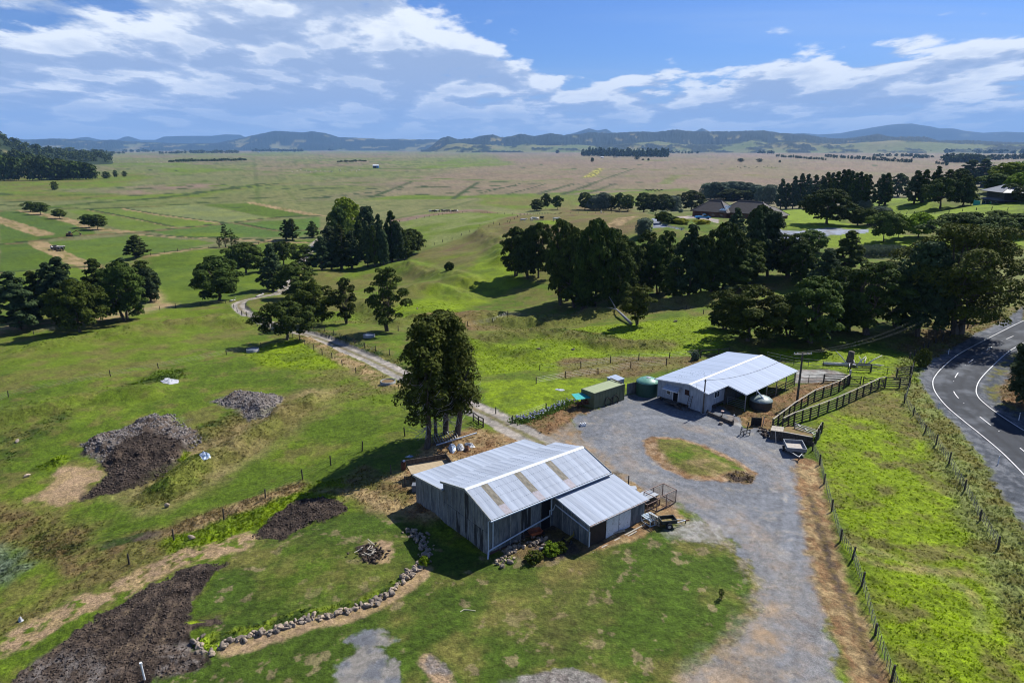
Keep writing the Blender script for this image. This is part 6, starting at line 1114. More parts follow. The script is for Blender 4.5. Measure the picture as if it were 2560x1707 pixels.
wire_fence('post and wire fence along the left side of the farm track above the tall trees', T2, [(15, 1105), (57, 1130), (100, 1160), (145, 1185), (215, 1220), (287, 1250), (338, 1275), (447, 1310), (503, 1335), (547, 1370), (622, 1410), (693, 1450), (775, 1478), (860, 1540), (975, 1600)])
wire_fence('farther of two wire fences crossing the grass behind the woolshed and container', B, [(-170, 355), (175, 335), (423, 300), (660, 275), (918, 255), (1160, 230)], 7)
wire_fence('nearer of two wire fences crossing the grass behind the container', B, [(-200, 470), (50, 420), (320, 380), (595, 343), (892, 318)], 7)
wire_fence('short wire fence from the track to the agapanthus flowers', K, [(1210, 1050), (1357, 1135), (1656, 1030)])
wire_fence('sparse wire fence from the tall trees down past the soil patches', G, [(1000, 985), (930, 1002), (832, 1035), (760, 1068), (695, 1100), (610, 1145), (515, 1195), (400, 1245), (297, 1296)], None)
wire_fence('sparse wire fence on the grassy slope above the rubble heaps', G, [(0, 925), (20, 915), (254, 866), (364, 846), (520, 815), (600, 800)], 11)
wire_fence('wire fence at the foot of the upper green field beside the left tree clump', T1, [(250, 1105), (700, 1010), (1060, 938), (1175, 920), (1290, 905), (1660, 880), (1720, 915), (1745, 940), (1780, 965), (1815, 990), (1890, 1035)], 9)
wire_fence('battened wire fence between the gravel drive and the bright paddock', D4, [(510, -60), (560, 40), (590, 175), (645, 360), (705, 580), (790, 705), (855, 895), (950, 1240), (1065, 1560), (1170, 1800)], None, 6)
wire_fence('battened wire fence between the bright paddock and the road verge', C3, [(1330, 600), (1285, 750), (1365, 850), (1468, 1000), (1565, 1120), (1680, 1290), (1820, 1520), (1960, 1780), (2120, 2040)], None, 6)
wire_fence('dark leaning fence climbing beside the road to the shaded trees', C3, [(1330, 600), (1345, 510), (1360, 440), (1390, 340)], 2)
wire_fence('wire fence crossing the valley below the dark thicket', T3, [(-600, 1095), (-90, 1060), (95, 1035), (205, 1003), (500, 985), (885, 940), (1515, 930), (1640, 972), (1720, 1000)], 16)
wire_fence('wire fence running up the hillside to the ridge', T2, [(1560, 520), (1700, 475), (1860, 430), (2000, 390), (2180, 345), (2352, 312)], 8, far=True)
wire_fence('wire fence along the top of the brown hillock', T3, [(0, 322), (200, 285), (410, 228), (600, 218), (850, 215), (1080, 210), (1300, 222)], 7, far=True)
wire_fence('wire fence along the pink strip at the far side of the valley', T2, [(1340, 320), (1550, 285), (1900, 240), (2100, 252), (2352, 262)], 9, far=True)
wire_fence('wire fence at the far edge of the flat green paddock', T1, [(1110, 542), (1400, 498), (1660, 470), (1900, 440), (2110, 412), (2298, 392)], 8, far=True)
wire_fence('wire fence across the sunlit paddock by the two storey house', T4, [(1440, 385), (1600, 388), (1800, 385), (2000, 378), (2352, 388)], 6, far=True)
wire_fence('wire fence beside the road under the giant tree', C3, [(1330, 350), (1500, 220), (1750, 110), (1900, 40)], 3, far=True)
# ------------------------------------------------------------ stock yards: posts and rails
RP = MB().box(-.08, -.08, -.4, .08, .08, 1.0).mesh('yard_post', WOOD)
def rail_fence(label, fr, pts, h=1.7, rails=5, sp=2.0, wood=None, cap=False, cat='fence', name='rail_fence'):
    W_ = [at(fr(*p)) for p in pts]; o = thing(name, label, cat, W_[0]); P0 = W_[0]; seq = []
    for a, b in zip(W_, W_[1:]):
        n = max(1, round((b - a).length / sp))
        for k in range(n): seq.append(a.lerp(b, k / n))
    seq.append(W_[-1])
    for q in seq: put('post', RP, o, q - P0, (random.gauss(0, .012), random.gauss(0, .012), random.uniform(-.2, .2)), (1, 1, h * random.uniform(1.0, 1.06)))
    for a, b in zip(seq, seq[1:]):
        d = (b - a).normalized(); s = Vector((-d.y, d.x, 0)) * .10
        for k in range(rails):
            z = h * (.16 + .82 * k / (rails - 1)) + random.gauss(0, .012); MB().bar(a - P0 + s + Vector((0, 0, z)), b - P0 + s + Vector((0, 0, z + random.gauss(0, .015))), .045, .14).build('rail', wood or WOOD, o)
    if cap: MB().bar(seq[0] - P0 + Vector((0, 0, h * 1.03)), seq[-1] - P0 + Vector((0, 0, h * 1.03)), .14, .05) 
    if cap:
        for a, b in zip(seq, seq[1:]): MB().bar(a - P0 + Vector((0, 0, h * 1.03)), b - P0 + Vector((0, 0, h * 1.03)), .15, .05).build('sunlit_edge_cap', WOODL, o)  # pale cap paints the sunlit top edge of the rails
    return o
rail_fence('long dark rail fence forming the left side of the stock race beside the power pole', C3, [(105, 1000), (300, 845), (480, 728), (700, 640), (790, 585)], 1.75, cap=True)
rail_fence('long dark rail fence forming the right side of the stock race against the bright paddock', C3, [(195, 990), (300, 935), (515, 862), (680, 790), (790, 745), (915, 680), (1050, 615), (1110, 605)], 1.7, cap=True)
rail_fence('dark rail fence from the race to the roadside fence', C3, [(1110, 605), (1240, 605), (1325, 600)], 1.5, 5, 2.2)
rail_fence('short dark rail fence beside the concrete yard', C3, [(565, 555), (780, 562)], 1.3, 4, 2.8)
rail_fence('short dark rail fence in front of the white fallen log', C3, [(800, 455), (985, 462)], 1.3, 4, 3.2)
rail_fence('small dark rail fence piece beside the road fence', C3, [(1215, 515), (1335, 492)], 1.4, 4, 2.4)
rail_fence('short slatted rail fence catching the light above the loading ramp', C3, [(495, 1100), (545, 1012)], 1.5, 4, 1.4, WOODL)  # sunlit look of these rails painted in by the pale timber
rail_fence('small post and rail barrier beside the farm track near the tall trees', K, [(1010, 1115), (1055, 1145), (1098, 1172)], 1.2, 3, 1.2)
rail_fence('low dark rail fence behind the far corner of the woolshed', B, [(1180, 250), (1330, 240), (1420, 232)], 1.3, 2, 3)
def gate(label, fr, a, b, h=1.25, m=None):
    a, b = at(fr(*a)), at(fr(*b)); o = thing('gate', label, 'gate', a); d = b - a
    for k in range(5): MB().bar((0, 0, .15 + k * (h - .15) / 4), d + Vector((0, 0, .15 + k * (h - .15) / 4)), .05, .10).build('bar', m or WOOD, o)
    for t in (0.02, .98): MB().bar(d * t + Vector((0, 0, .05)), d * t + Vector((0, 0, h + .1)), .1).build('stile', m or WOOD, o)
    MB().bar((0, 0, h), d + Vector((0, 0, .2)), .05, .08).build('brace', m or WOOD, o)
gate('braced dark gate beside the pale strainer post at the end of the race', C3, (795, 580), (895, 578)); gate('second braced dark gate at the end of the race', C3, (912, 578), (1100, 600))
gate('thin steel gate between the race and the low corner rails', C3, (300, 985), (530, 1060), 1.0, GSTEEL)
def pipe_fence(label, fr, pts, h=1.3):
    W_ = [at(fr(*p)) for p in pts]; o = thing('pipe_fence', label, 'fence', W_[0]); P0 = W_[0]
    for a, b in zip(W_, W_[1:]):
        n = max(1, round((b - a).length / 2.6))
        for k in range(n + 1): MB().bar(a.lerp(b, k / n) - P0, a.lerp(b, k / n) - P0 + Vector((0, 0, h)), .06).build('post', GSTEEL, o)
        for z in (.35, .8, h): MB().bar(a - P0 + Vector((0, 0, z)), b - P0 + Vector((0, 0, z)), .045).build('rail', GSTEEL, o)
DS = mat('dull_steel', (.13, .15, .14), (.09, .10, .10), 5, .6, .3); _g = GSTEEL; GSTEEL = DS
pipe_fence('steel pipe fence along the back of the concrete yard', C3, [(60, 345), (300, 400), (560, 430), (780, 455)]); pipe_fence('steel pipe fence in the concrete yard beside the woolshed', C3, [(300, 555), (430, 560), (560, 565)]); pipe_fence('light pipe fence between the small rail fence and the log', C3, [(990, 470), (1130, 490), (1210, 505)])
GSTEEL = _g
P = at(C3(790, 575)); tag(MB().tube([(0, 0, -.3), (0, 0, 2.3)], [.16, .13], 9).build('strainer_post', PALEBARK, None, loc=P), 'tall pale bleached strainer post at the head of the stock race', 'post')
P = at(C3(112, 1000)); 
for i in range(5): pass
# loading ramp
def ramp():
    a, b, c = at(C3(85, 1060)), at(C3(195, 1075)), at(C3(455, 1120)); o = thing('loading_ramp', 'timber loading ramp with pale deck and dark retaining wall behind the box trailer', 'ramp', a)
    b, c = b - a, c - a; n = Vector((-(c - b).normalized().y, (c - b).normalized().x, 0)); H = 1.15
    for k in range(5):
        MB().bar(Vector((0, 0, .12 + k * .23)), b + Vector((0, 0, .12 + k * .23)), .08, .21).build('wall_board', WOOD, o); MB().bar(b + Vector((0, 0, .12 + k * .23)), c + Vector((0, 0, .12 + k * .2)), .08, .20).build('wall_board', WOOD, o)
    for k in range(6): MB().bar(n * (.15 + k * .28) + Vector((0, 0, H)), b + n * (.15 + k * .28) + Vector((0, 0, H)), .26, .06).build('deck_board', WOODL, o)
    MB().bar(b + Vector((0, 0, H + .05)), c + Vector((0, 0, H - .05)), .22, .08).build('cap_board', WOODL, o); 
    for t in (0, .5, 1): MB().bar(b.lerp(c, t) + Vector((0, 0, -.3)) - n * .1, b.lerp(c, t) + Vector((0, 0, H)) - n * .1, .16).build('post', WOOD, o)
    MB().bar(-n * 1.0 + b * .6, b * .4 + Vector((0, 0, H)), .08).build('strut', WOODL, o)
    e = MB().add([b + Vector((0, 0, -.1)), c + Vector((0, 0, -.1)), c + Vector((0, 0, 1.0)), b + Vector((0, 0, 1.0)), b + n * 6, c + n * 4 + Vector((0, 0, 0)), c + n * 1.0 + Vector((0, 0, 1.0)), b + n * 1.2 + Vector((0, 0, 1.0))], [(0, 1, 2, 3), (3, 2, 6, 7), (7, 6, 5, 4)]).build('earth_fill', mat('ramp_earth', RST, OL, 1.5, .95), o)
ramp()
WH = MB(); WH.tube([(0, -.1, 0), (0, .1, 0)], .32, 18); WHm = WH.mesh('wheel', RUBBER)
def trailer(label, p, rz, L_=2.6, Wd=1.6, hz_=.55, side=.4, mb_=None, mf=None, tilt=0, bar=1.3, rim=True):
    o = thing('trailer', label, 'trailer', p, rz); o.rotation_euler = (tilt, 0, rz)
    MB().box(-Wd / 2, 0, hz_, Wd / 2, L_, hz_ + .05).build('floor', mf or TREAD, o)
    for s in (-1, 1): MB().box(s * Wd / 2 - .03, 0, hz_ - .02, s * Wd / 2 + .03, L_, hz_ + side).build('side_board', mb_ or GSTEEL, o)
    for y in (0, L_): MB().box(-Wd / 2, y - .03, hz_ - .02, Wd / 2, y + .03, hz_ + side).build('end_board', mb_ or GSTEEL, o)
    for s in (-1, 1):
        w = put('wheel', WHm, o, (s * (Wd / 2 + .14), L_ * .55, .33), (0, 0, R(90))); 
        MB().tube([(0, -.11, 0), (0, .11, 0)], .16, 12).build('rim', GSTEEL, w)
    for s in (-1, 1): MB().bar((s * Wd * .35, 0, hz_ - .05), (0, -bar, hz_ - .08), .07).build('drawbar', GSTEEL, o)
    MB().bar((0, -bar, hz_ - .08), (0, -bar - .35, hz_ - .08), .09).build('hitch', RUST, o); MB().tube([(0, -bar, hz_ - .1), (0, -bar, .1)], .05, 8).build('jockey_stand', WOOD, o)
    return o
p = at(C3(322, 1215)); trailer('grey box trailer with pale floor parked nose to the yard at the loading ramp', p, R(-11), 2.5, 2.1, .62, .42, mat('grey_trailer_side', (.24, .27, .30), (.18, .20, .23), 3, .6, .3), mat('pale_gritty_floor', (.42, .38, .33), (.32, .29, .25), 3, .9))
Z3 = view(1560, 1180, .09565)
p = at(Z3(1250, 1330)); trailer('small black garden trailer holding cut weeds with a pale drawbar', p + Vector((.2, -.3, 0)), R(100), 1.5, 1.0, .5, .35, mat('black_plastic_tub', (.02, .025, .022), (.04, .045, .04), 3, .6), OL and mat('cut_weeds', OL, TAN, 5, .95), bar=1.1)
Z4 = view(960, 1100, .08929)
def deck():
    a, b, c = [Vector((*flat(Z4(*q), .95), .95)) for q in ((870, 945), (640, 700), (1480, 560))]; o = thing('flat_deck_truck_bed', 'old timber truck bed with dark side boards behind the barn', 'truck bed', (a.x, a.y, -.2)); X = (c - b).normalized(); Y = Vector((-X.y, X.x, 0)); L_ = 4.6; W_ = 2.3; b0 = Vector((b.x - a.x, b.y - a.y, 0))
    pos = b0
    for k in range(8): s = pos - Y * (.02 + k * W_ / 8); MB().bar(s + Vector((0, 0, 1.05)), s + X * L_ + Vector((0, 0, 1.05)), .27, .05).build('deck_plank', TREAD, o)
    MB().bar(pos + Y * .15 + Vector((0, 0, 1.4)), pos + Y * .15 + X * L_ + Vector((0, 0, 1.4)), .06, .6).build('side_board', WOOD, o); MB().bar(pos + X * L_ + Y * .1 + Vector((0, 0, 1.4)), pos + X * L_ - Y * W_ + Vector((0, 0, 1.4)), .06, .6, up=(0, 0, 1)).build('end_board', WOOD, o)
    for q in (.8, 3.6):
        for s in (0, W_ - .1): w = MB().tube([pos + X * q - Y * s + Vector((0, 0, .45)) - Y * .12, pos + X * q - Y * s + Vector((0, 0, .45)) + Y * .12], .45, 16).build('wheel', RUBBER, o)
    for s in (.5, W_ - .5): MB().bar(pos - Y * s + Vector((0, 0, .85)), pos + X * L_ - Y * s + Vector((0, 0, .85)), .1, .2).build('chassis_rail', RUST, o)
deck()
P = at(Z4(550, 850)); o = thing('steel_drum', 'rusty dark steel drum standing beside the old truck bed', 'drum', P); MB().lathe([(.30, 0), (.30, .3), (.315, .31), (.30, .32), (.30, .6), (.315, .61), (.30, .62), (.30, 1.05), (.25, 1.05), (.25, .9)], 18).build('drum_body', RUST, o); MB().lathe([(.05, .9), (.18, 1.15), (.001, 1.28)], 9, (.1, 0)).build('crumpled_white_rag', WHT, o)
for q, l in (((200, 1000), 'thin post left of the rusty drum'), ((590, 1310), 'dark post at the left corner of the barn')): tag(put('fence_post', PM, None, at(Z4(*q))), l, 'post')
P = at(Z4(900, 1420)); tag(MB().box(-.4, -.4, 0, .4, .4, .75).build('grey_bin', mat('grey_bin', (.16, .18, .21), (.1, .11, .13), 3, .7), None, loc=P), 'square grey topped bin against the left corner of the barn', 'bin')
# ------------------------------------------------------------ stones
def rockmesh(seed, n=2):
    bm = bmesh.new(); bmesh.ops.create_icosphere(bm, subdivisions=n, radius=.5); r = random.Random(seed)
    pl = [(Vector((r.gauss(0, 1), r.gauss(0, 1), r.gauss(0, 1))).normalized(), r.uniform(.26, .42)) for _ in range(9)]
    for v in bm.verts:
        for nrm, d in pl:
            k = v.co.dot(nrm)
            if k > d: v.co -= nrm * (k - d)
        v.co.x *= 1.25
    me = bpy.data.meshes.new('stone'); bm.to_mesh(me); bm.free(); me.materials.append(STONE[seed % 2]); return me
RK = [rockmesh(i, 2) for i in range(8)]; RKD = [rockmesh(i + 50, 1) for i in range(4)]
for m_ in RKD: m_.materials.clear(); m_.materials.append(mat('dark_soil_clods', (.036, .026, .020), (.085, .062, .047), 2.2, .95))
def rocks(name, label, cat, fr, pts, n, s0, s1, wid, layers=1, RK=RK):
    P = smooth(W2(fr, pts)) if len(pts) > 2 else W2(fr, pts); d = np.r_[0, np.cumsum(np.linalg.norm(np.diff(P, axis=0), axis=1))]
    c = P[0]; o = thing(name, label, cat, (c[0], c[1], hz(*c)))
    for i in range(n):
        t = d[-1] * (i + random.uniform(-.4, .4)) / n; x = np.interp(t, d, P[:, 0]) + random.gauss(0, wid); y = np.interp(t, d, P[:, 1]) + random.gauss(0, wid); s = random.uniform(s0, s1)
        put('stone', random.choice(RK), o, (x - c[0], y - c[1], float(base(x, y)[0]) - o.location.z + s * random.uniform(.05, .45) * layers), (random.uniform(-.6, .6), random.uniform(-.6, .6), random.uniform(0, 6.3)), (s * random.uniform(.8, 1.3), s, s * random.uniform(.7, 1.0)))
rocks('stone_wall', 'curved row of tan field stones edging the lawn', 'stone wall', G7, [(-608, 739), (-578, 819), (-498, 829), (-418, 779), (-338, 739), (-158, 699), (-8, 659), (92, 619), (210, 578), (330, 570), (440, 540), (560, 500), (690, 465), (800, 400), (860, 340), (930, 280), (970, 225), (1030, 190), (1080, 150)], 260, .14, .50, .17)
rocks('stone_heap', 'heap of pale and tan stones in front of the long barn wall', 'stone heap', A, [(880, 1215), (930, 1160), (960, 1120), (1020, 1080), (1080, 1060), (1160, 1050), (1230, 1050)], 95, .16, .48, .34, 1.5)
rocks('shaded_stone_pile', 'pile of dark stones lying in the barn shadow', 'stone pile', A, [(205, 960), (250, 990), (290, 1020), (320, 1060), (330, 1110), (345, 1150)], 85, .16, .46, .34, 1.4)
rocks('stone_heap', 'tan stones below the shaded pile where the wall begins', 'stone heap', A, [(340, 1190), (290, 1230), (250, 1260), (220, 1300)], 30, .2, .5, .25)
rocks('debris_heap', 'round heap of dark earth and broken sticks on the mown lawn', 'debris heap', G7, [(600, 80), (650, 60), (700, 90), (730, 130), (670, 140)], 70, .12, .4, .5, 2.2, RKD)
for q in range(14):
    a_ = at(G7(*(650 + random.uniform(-50, 60), 95 + random.uniform(-50, 40)))); tag(MB().bar((0, 0, .35), (random.uniform(-.9, .9), random.uniform(-.9, .9), .5), .06, .05).build('stick', WOODL, None, loc=a_), 'pale broken stick on the debris heap', 'stick', 'sticks on the debris heap')
rocks('woodpile', 'pile of split firewood at the corner of the loading ramp', 'woodpile', B, [(1690, 850), (1710, 880), (1740, 920), (1720, 860)], 40, .2, .45, .25, 2.2, RKD)
rng2 = np.random.default_rng(4)
def rubble(label, fr, pts, n, s0, s1, m):
    P = W2(fr, pts); lo, hi = P.min(0), P.max(0); V = []; F = []
    bmv = [np.array([v.co[:] for v in RK_.vertices]) for RK_ in RKl]; bmf = [np.array([p.vertices[:] for p in RK_.polygons]) for RK_ in RKl]
    X = rng2.uniform(lo[0], hi[0], n * 3); Y = rng2.uniform(lo[1], hi[1], n * 3); ok = segdist(X, Y, P, True) > 0; X, Y = X[ok][:n], Y[ok][:n]; Z = Hf(X, Y); off = 0
    for x, y, z in zip(X, Y, Z):
        k = rng2.integers(len(bmv)); s = rng2.uniform(s0, s1) * rng2.uniform(.5, 1); a = rng2.uniform(0, 6.28); c, sn = math.cos(a), math.sin(a); v = bmv[k] * s
        V.append(np.stack([v[:, 0] * c - v[:, 1] * sn + x, v[:, 0] * sn + v[:, 1] * c + y, v[:, 2] + z + s * .1], 1)); F.append(bmf[k] + off); off += len(v)
    me = np_mesh('rubble', np.concatenate(V), np.concatenate(F)); me.materials.append(m); tag(link(bpy.data.objects.new('rubble', me)), label, None, None, 'stuff')
RKl = [rockmesh(i + 20, 1) for i in range(5)]
for _m in RKl:
    pass
RUBM = mat('grey_rubble', (.22, .20, .19), (.09, .075, .065), 2.2, .95, lo=.4, hi=.6); CLOD = mat('dark_soil_clods', (.036, .026, .020), (.085, .062, .047), 2.2, .95)
rubble('grey broken rubble spread over the big dump heap', F6, [(590, 690), (740, 620), (900, 570), (1050, 500), (1280, 465), (1400, 570), (1500, 640), (1440, 720), (1100, 620), (900, 700), (740, 820), (640, 760)], 1150, .12, .5, RUBM)
rubble('grey clods on the smaller dump heap', F6, [(1545, 372), (1700, 310), (1850, 295), (2090, 335), (1970, 500), (1850, 505), (1740, 430), (1640, 400)], 700, .15, .5, RUBM)
rubble('dark soil clods on the big dump heap', F6, [(740, 835), (960, 660), (1150, 640), (1350, 680), (1290, 830), (1200, 920), (1000, 1000), (820, 1040), (600, 1085), (700, 980), (800, 900)], 1100, .12, .45, CLOD)
rubble('dark soil clods on the long turned soil patch', E5, [(1680, 600), (1500, 620), (1300, 680), (1050, 800), (850, 930), (600, 1080), (400, 1250), (100, 1480), (700, 1650), (1150, 1460), (1500, 1370), (1350, 1210), (1390, 1010), (1430, 850), (1560, 700)], 2600, .06, .26, CLOD)
rubble('dark soil clods on the small turned soil patch', G, [(570, 1236), (620, 1195), (685, 1152), (740, 1143), (798, 1164), (790, 1182), (700, 1212), (650, 1237)], 900, .06, .30, CLOD)
# ------------------------------------------------------------ fallen white tree, stump, dead log
def branchy(label, cat, name, a, b, rad, brs, m=PALEBARK):
    o = thing(name, label, cat, a); d = b - a; MB().tube([(0, 0, rad), d * .5 + Vector((0, 0, rad * 1.2)), d + Vector((0, 0, rad))], [rad, rad * .8, rad * .35], 10).build('trunk', m, o, True)
    for t, v, r in brs: s = d * t + Vector((0, 0, rad)); v = Vector(v); MB().tube([s, s + v * .5 + Vector((0, 0, .12)), s + v], [r, r * .75, r * .3], 7).build('branch', m, o, True)
a, b = at(C3(560, 400)), at(C3(1080, 415)); branchy('white bleached fallen tree with broken branches lying beside the dark stump', 'fallen tree', 'fallen_tree', a, b, .26,
    [(.42, (-1.7, 1.0, 2.0), .12), (.46, (-.8, -1.6, .0), .14), (.5, (.4, -1.2, -.1), .16), (.60, (1.4, .5, 1.3), .14), (.66, (1.3, .2, -.1), .14), (.70, (.9, 1.2, .9), .12), (.74, (2.6, .4, 1.5), .13), (.68, (-.3, 1.0, 1.2), .1), (.8, (2.0, -.8, .2), .09), (.55, (.5, 2.0, .5), .12)], mat('bleached_white_wood', (.62, .59, .56), (.45, .43, .40), 3, .8))
P = at(C3(798, 385)); o = thing('tree_stump', 'tall dark broken stump standing behind the white fallen tree', 'stump', P); MB().tube([(0, 0, -.2), (0, 0, .4), (.05, 0, 1.4), (.1, 0, 2.1)], [.75, .6, .5, .45], 10).add([], []).build('stump_body', WOOD, o, True); MB().tube([(.25, 0, 1.2), (.35, .05, 2.0)], [.3, .2], 6).build('splinter', mat('red_brown_heartwood', (.12, .06, .04), None, rough=.9), o)
a, b = at(T3(1110, 1062)), at(T3(985, 965)); branchy('grey dead log lying at the foot of the lone leaning tree', 'log', 'dead_log', a, b, .34, [(.9, (-1.5, 2, 2.6), .14), (.8, (-2.4, 1, .5), .12)], mat('grey_dead_log', (.15, .155, .165), (.24, .245, .25), 3, .8))
a, b = at(A(1170, 1105)), at(A(1225, 1088)); branchy('short grey log on the soil beside the lime green weeds', 'log', 'log', a, b, .14, [])
a, b = at(T1(1690, 862)), at(T1(1730, 855)); branchy('small grey driftwood like log by the track bend', 'log', 'log', a, b, .3, [(.5, (1, .5, .8), .1)])
a, b = at(T1(1885, 835)), at(T1(1940, 815)); branchy('second grey log lying in shade by the farm track', 'log', 'log', a, b, .3, [(.5, (1, .5, .8), .1)])
# ------------------------------------------------------------ things behind and beside the barn
def cage(label, p, rz, L_, Wd, H, m, mesh_=True, name='wire_cage', cat='cage', n=6):
    o = thing(name, label, cat, p, rz)
    for x in (0, L_ / 2, L_):
        for y in (0, Wd): MB().bar((x, y, 0), (x, y, H), .07).build('post', m, o)
    for z in (.05, H):
        for y in (0, Wd): MB().bar((0, y, z), (L_, y, z), .06).build('rail', m, o)
        for x in (0, L_): MB().bar((x, 0, z), (x, Wd, z), .06).build('rail', m, o)
    mb = MB()
    for y in (0, Wd):
        for k in range(1, n * 3): mb.bar((L_ * k / (n * 3), y, 0), (L_ * k / (n * 3), y, H), .012)
        for k in range(1, n): mb.bar((0, y, H * k / n), (L_, y, H * k / n), .012)
    for x in (0, L_):
        for k in range(1, n * 2): mb.bar((x, Wd * k / (n * 2), 0), (x, Wd * k / (n * 2), H), .012)
    mb.build('wire_mesh', mat('rusty_wire', (.10, .07, .05), None, rough=.8), o); return o
BR = mat('brown_painted_frame', (.20, .13, .10), (.30, .22, .18), 4, .7)
p = at(Z3(850, 1020)); cage('tall brown framed wire cage beside the annex', p, R(38), 2.9, 1.7, 1.45, BR); p = at(Z3(600, 1000)); cage('low open brown framed pen touching the annex corner', p, R(38), 1.9, 1.8, .7, BR)
p = at(Z3(640, 800)); o = thing('old_tank_stand', 'dark square box with grey lid behind the annex', 'box', p, R(38)); MB().box(-.8, -.5, 0, .7, .7, .95).build('box_body', mat('dark_green_tin', (.05, .055, .045), (.08, .08, .065), 3, .8), o); MB().box(-.9, -.6, .96, .8, .8, 1.02).build('lid', GSTEEL, o)
p = at(Z3(680, 1420)); o = cage('pale blue plastic crate cage tipped beside the leaning pallets', p, R(30), 1.15, 1.3, .6, mat('white_plastic_frame', (.60, .68, .72), (.45, .52, .56), 3, .5), name='crate_cage', cat='crate', n=4)
for q in range(5): MB().box(.05, .1 + q * .24, .58, 1.1, .26 + q * .24, .61).build('slat', mat('blue_grey_slat', (.22, .30, .38), (.35, .42, .48), 2, .5), o)
p = at(Z3(900, 1400)); o = thing('pallet_stack', 'dark timber pallets leaning together beside the crate cage', 'pallets', p, R(40))
for q in range(7): MB().bar((.0 + .0 * q, -.1 + q * .16, 0), (-.35, -.1 + q * .16, 1.1), .10, .04).build('slat', WOOD if q % 2 else WOODL, o)
for z in (.1, .6, 1.1): MB().bar((-.3 * z - .02, -.15, z), (-.3 * z - .02, .95, z), .08, .05).build('bearer', WOODL, o)
p = at(A(1825, 640)); tag(put('fence_post', PMt, None, p, sc=(.7, .7, 1.1)), 'single dark post standing behind the annex roof', 'post'); p = at(A(1850, 655)); tag(MB().box(-.5, -.35, 0, .5, .35, .25).build('metal_tray', GSTEEL, None, loc=p), 'flat grey metal tray beside the single dark post', 'tray')
def wheelbarrow():
    p = at(A(1140, 1010)); o = thing('wheelbarrow_frame', 'rusty orange wheelbarrow like frame leaning by the shaded barn wall', 'cart', p, .5); OR_ = mat('orange_rust_paint', (.36, .10, .04), (.20, .06, .03), 4, .7)
    MB().add([(-.5, -.35, .45), (.5, -.3, .45), (.5, .3, .45), (-.5, .35, .45), (-.7, -.45, .8), (.65, -.4, .75), (.65, .4, .75), (-.7, .45, .8)], [(0, 3, 2, 1), (0, 1, 5, 4), (1, 2, 6, 5), (2, 3, 7, 6), (3, 0, 4, 7)]).build('tray', OR_, o)
    for s in (-.25, .25): MB().bar((-1.2, s, .6), (.8, s * .4, .2), .05).build('handle', RUST, o); MB().bar((-.4, s, .45), (-.5, s * 1.3, 0), .04).build('leg', RUST, o)
    MB().tube([(.85, -.05, .2), (.85, .05, .2)], .2, 14).build('wheel', RUBBER, o)
wheelbarrow()
p = at(A(1395, 1035)); o = thing('yellow_cart', 'small yellow framed cart in the shade beside the annex', 'cart', p, .8); YM = mat('dull_yellow_paint', (.30, .22, .03), (.2, .15, .03), 4, .7)
MB().bar((-.5, 0, .3), (.6, 0, .45), .12).build('beam', YM, o); MB().bar((-.4, -.4, .3), (-.4, .4, .3), .06).build('axle', YM, o); MB().bar((.5, 0, .45), (.9, .2, .95), .05).build('handle', YM, o)
for s in (-.45, .45): MB().tube([(-.4, s - .04, .22), (-.4, s + .04, .22)], .22, 12).build('wheel', RUBBER, o)
# heap of plastic sheets, long pipes and a rack under the tall trees
def sheets(label, fr, pts, m, seed, hh=.5, name='plastic_sheet', cat='plastic sheet'):
    P = W2(fr, pts); c = P.mean(0); n = 14; r = np.random.default_rng(seed); k = len(P); V = [(0, 0, hh * .8)]; F = []; z0 = hz(*c)
    rings = 5
    for j in range(1, rings + 1):
        for i in range(n):
            a = i / n * k; q = P[int(a) % k] * (1 - a % 1) + P[(int(a) + 1) % k] * (a % 1); v = (q - c) * j / rings * (1 + r.normal(0, .05)); V.append((v[0], v[1], hz(c[0] + v[0], c[1] + v[1]) - z0 + hh * (1 - (j / rings) ** 2) * r.uniform(.4, 1.2) + .03))
    for i in range(n): F.append((0, 1 + i, 1 + (i + 1) % n))
    for j in range(rings - 1):
        for i in range(n): a = 1 + j * n + i; b = 1 + j * n + (i + 1) % n; F += [(a, a + n, b + n), (a, b + n, b)]
    me = bpy.data.meshes.new(name); me.from_pydata(V, [], F); me.materials.append(m); o = put(name, me, None, (c[0], c[1], z0)); tag(o, label, cat); return o
SILV = mat('crumpled_silver_plastic', (.44, .48, .55), (.18, .26, .38), 2.5, .3, lo=.45, hi=.55); WPL = mat('crumpled_white_plastic', (.50, .50, .50), (.26, .27, .29), 2.5, .4)
sheets('crumpled blue silver plastic sheet at the left of the rubbish under the tall trees', K, [(780, 1350), (810, 1325), (850, 1330), (860, 1370), (830, 1400), (800, 1385)], SILV, 1, .5); sheets('crumpled pale sheet in the middle of the rubbish under the tall trees', K, [(860, 1330), (910, 1325), (940, 1370), (900, 1385), (870, 1380)], WPL, 2, .45)
sheets('white plastic sheet at the right of the rubbish under the tall trees', K, [(925, 1325), (1000, 1320), (1030, 1340), (990, 1355), (950, 1350)], WPL, 3, .35); sheets('rusty brown bundle between the plastic sheets', K, [(930, 1355), (975, 1350), (970, 1385), (940, 1390)], RUST, 5, .5, 'rusty_bundle', 'bundle')
sheets('grey white plastic dumped in the hollow on the left slope', F6, [(1180, 220), (1210, 195), (1260, 205), (1320, 215), (1310, 240), (1250, 262), (1210, 250)], WPL, 7, .35); sheets('pale plastic sheet half hidden in the shade near the steel drum', K, [(400, 1440), (440, 1425), (480, 1430), (450, 1445)], SILV, 9, .2)
sheets('white and blue plastic rubbish on the brown slope below the small dump heap', F6, [(1475, 830), (1500, 800), (1545, 802), (1560, 830), (1500, 850)], SILV, 11, .4); sheets('white plastic scrap at the left edge of the turned soil', E5, [(135, 1040), (150, 1022), (178, 1030), (165, 1050), (140, 1058)], WPL, 12, .4)
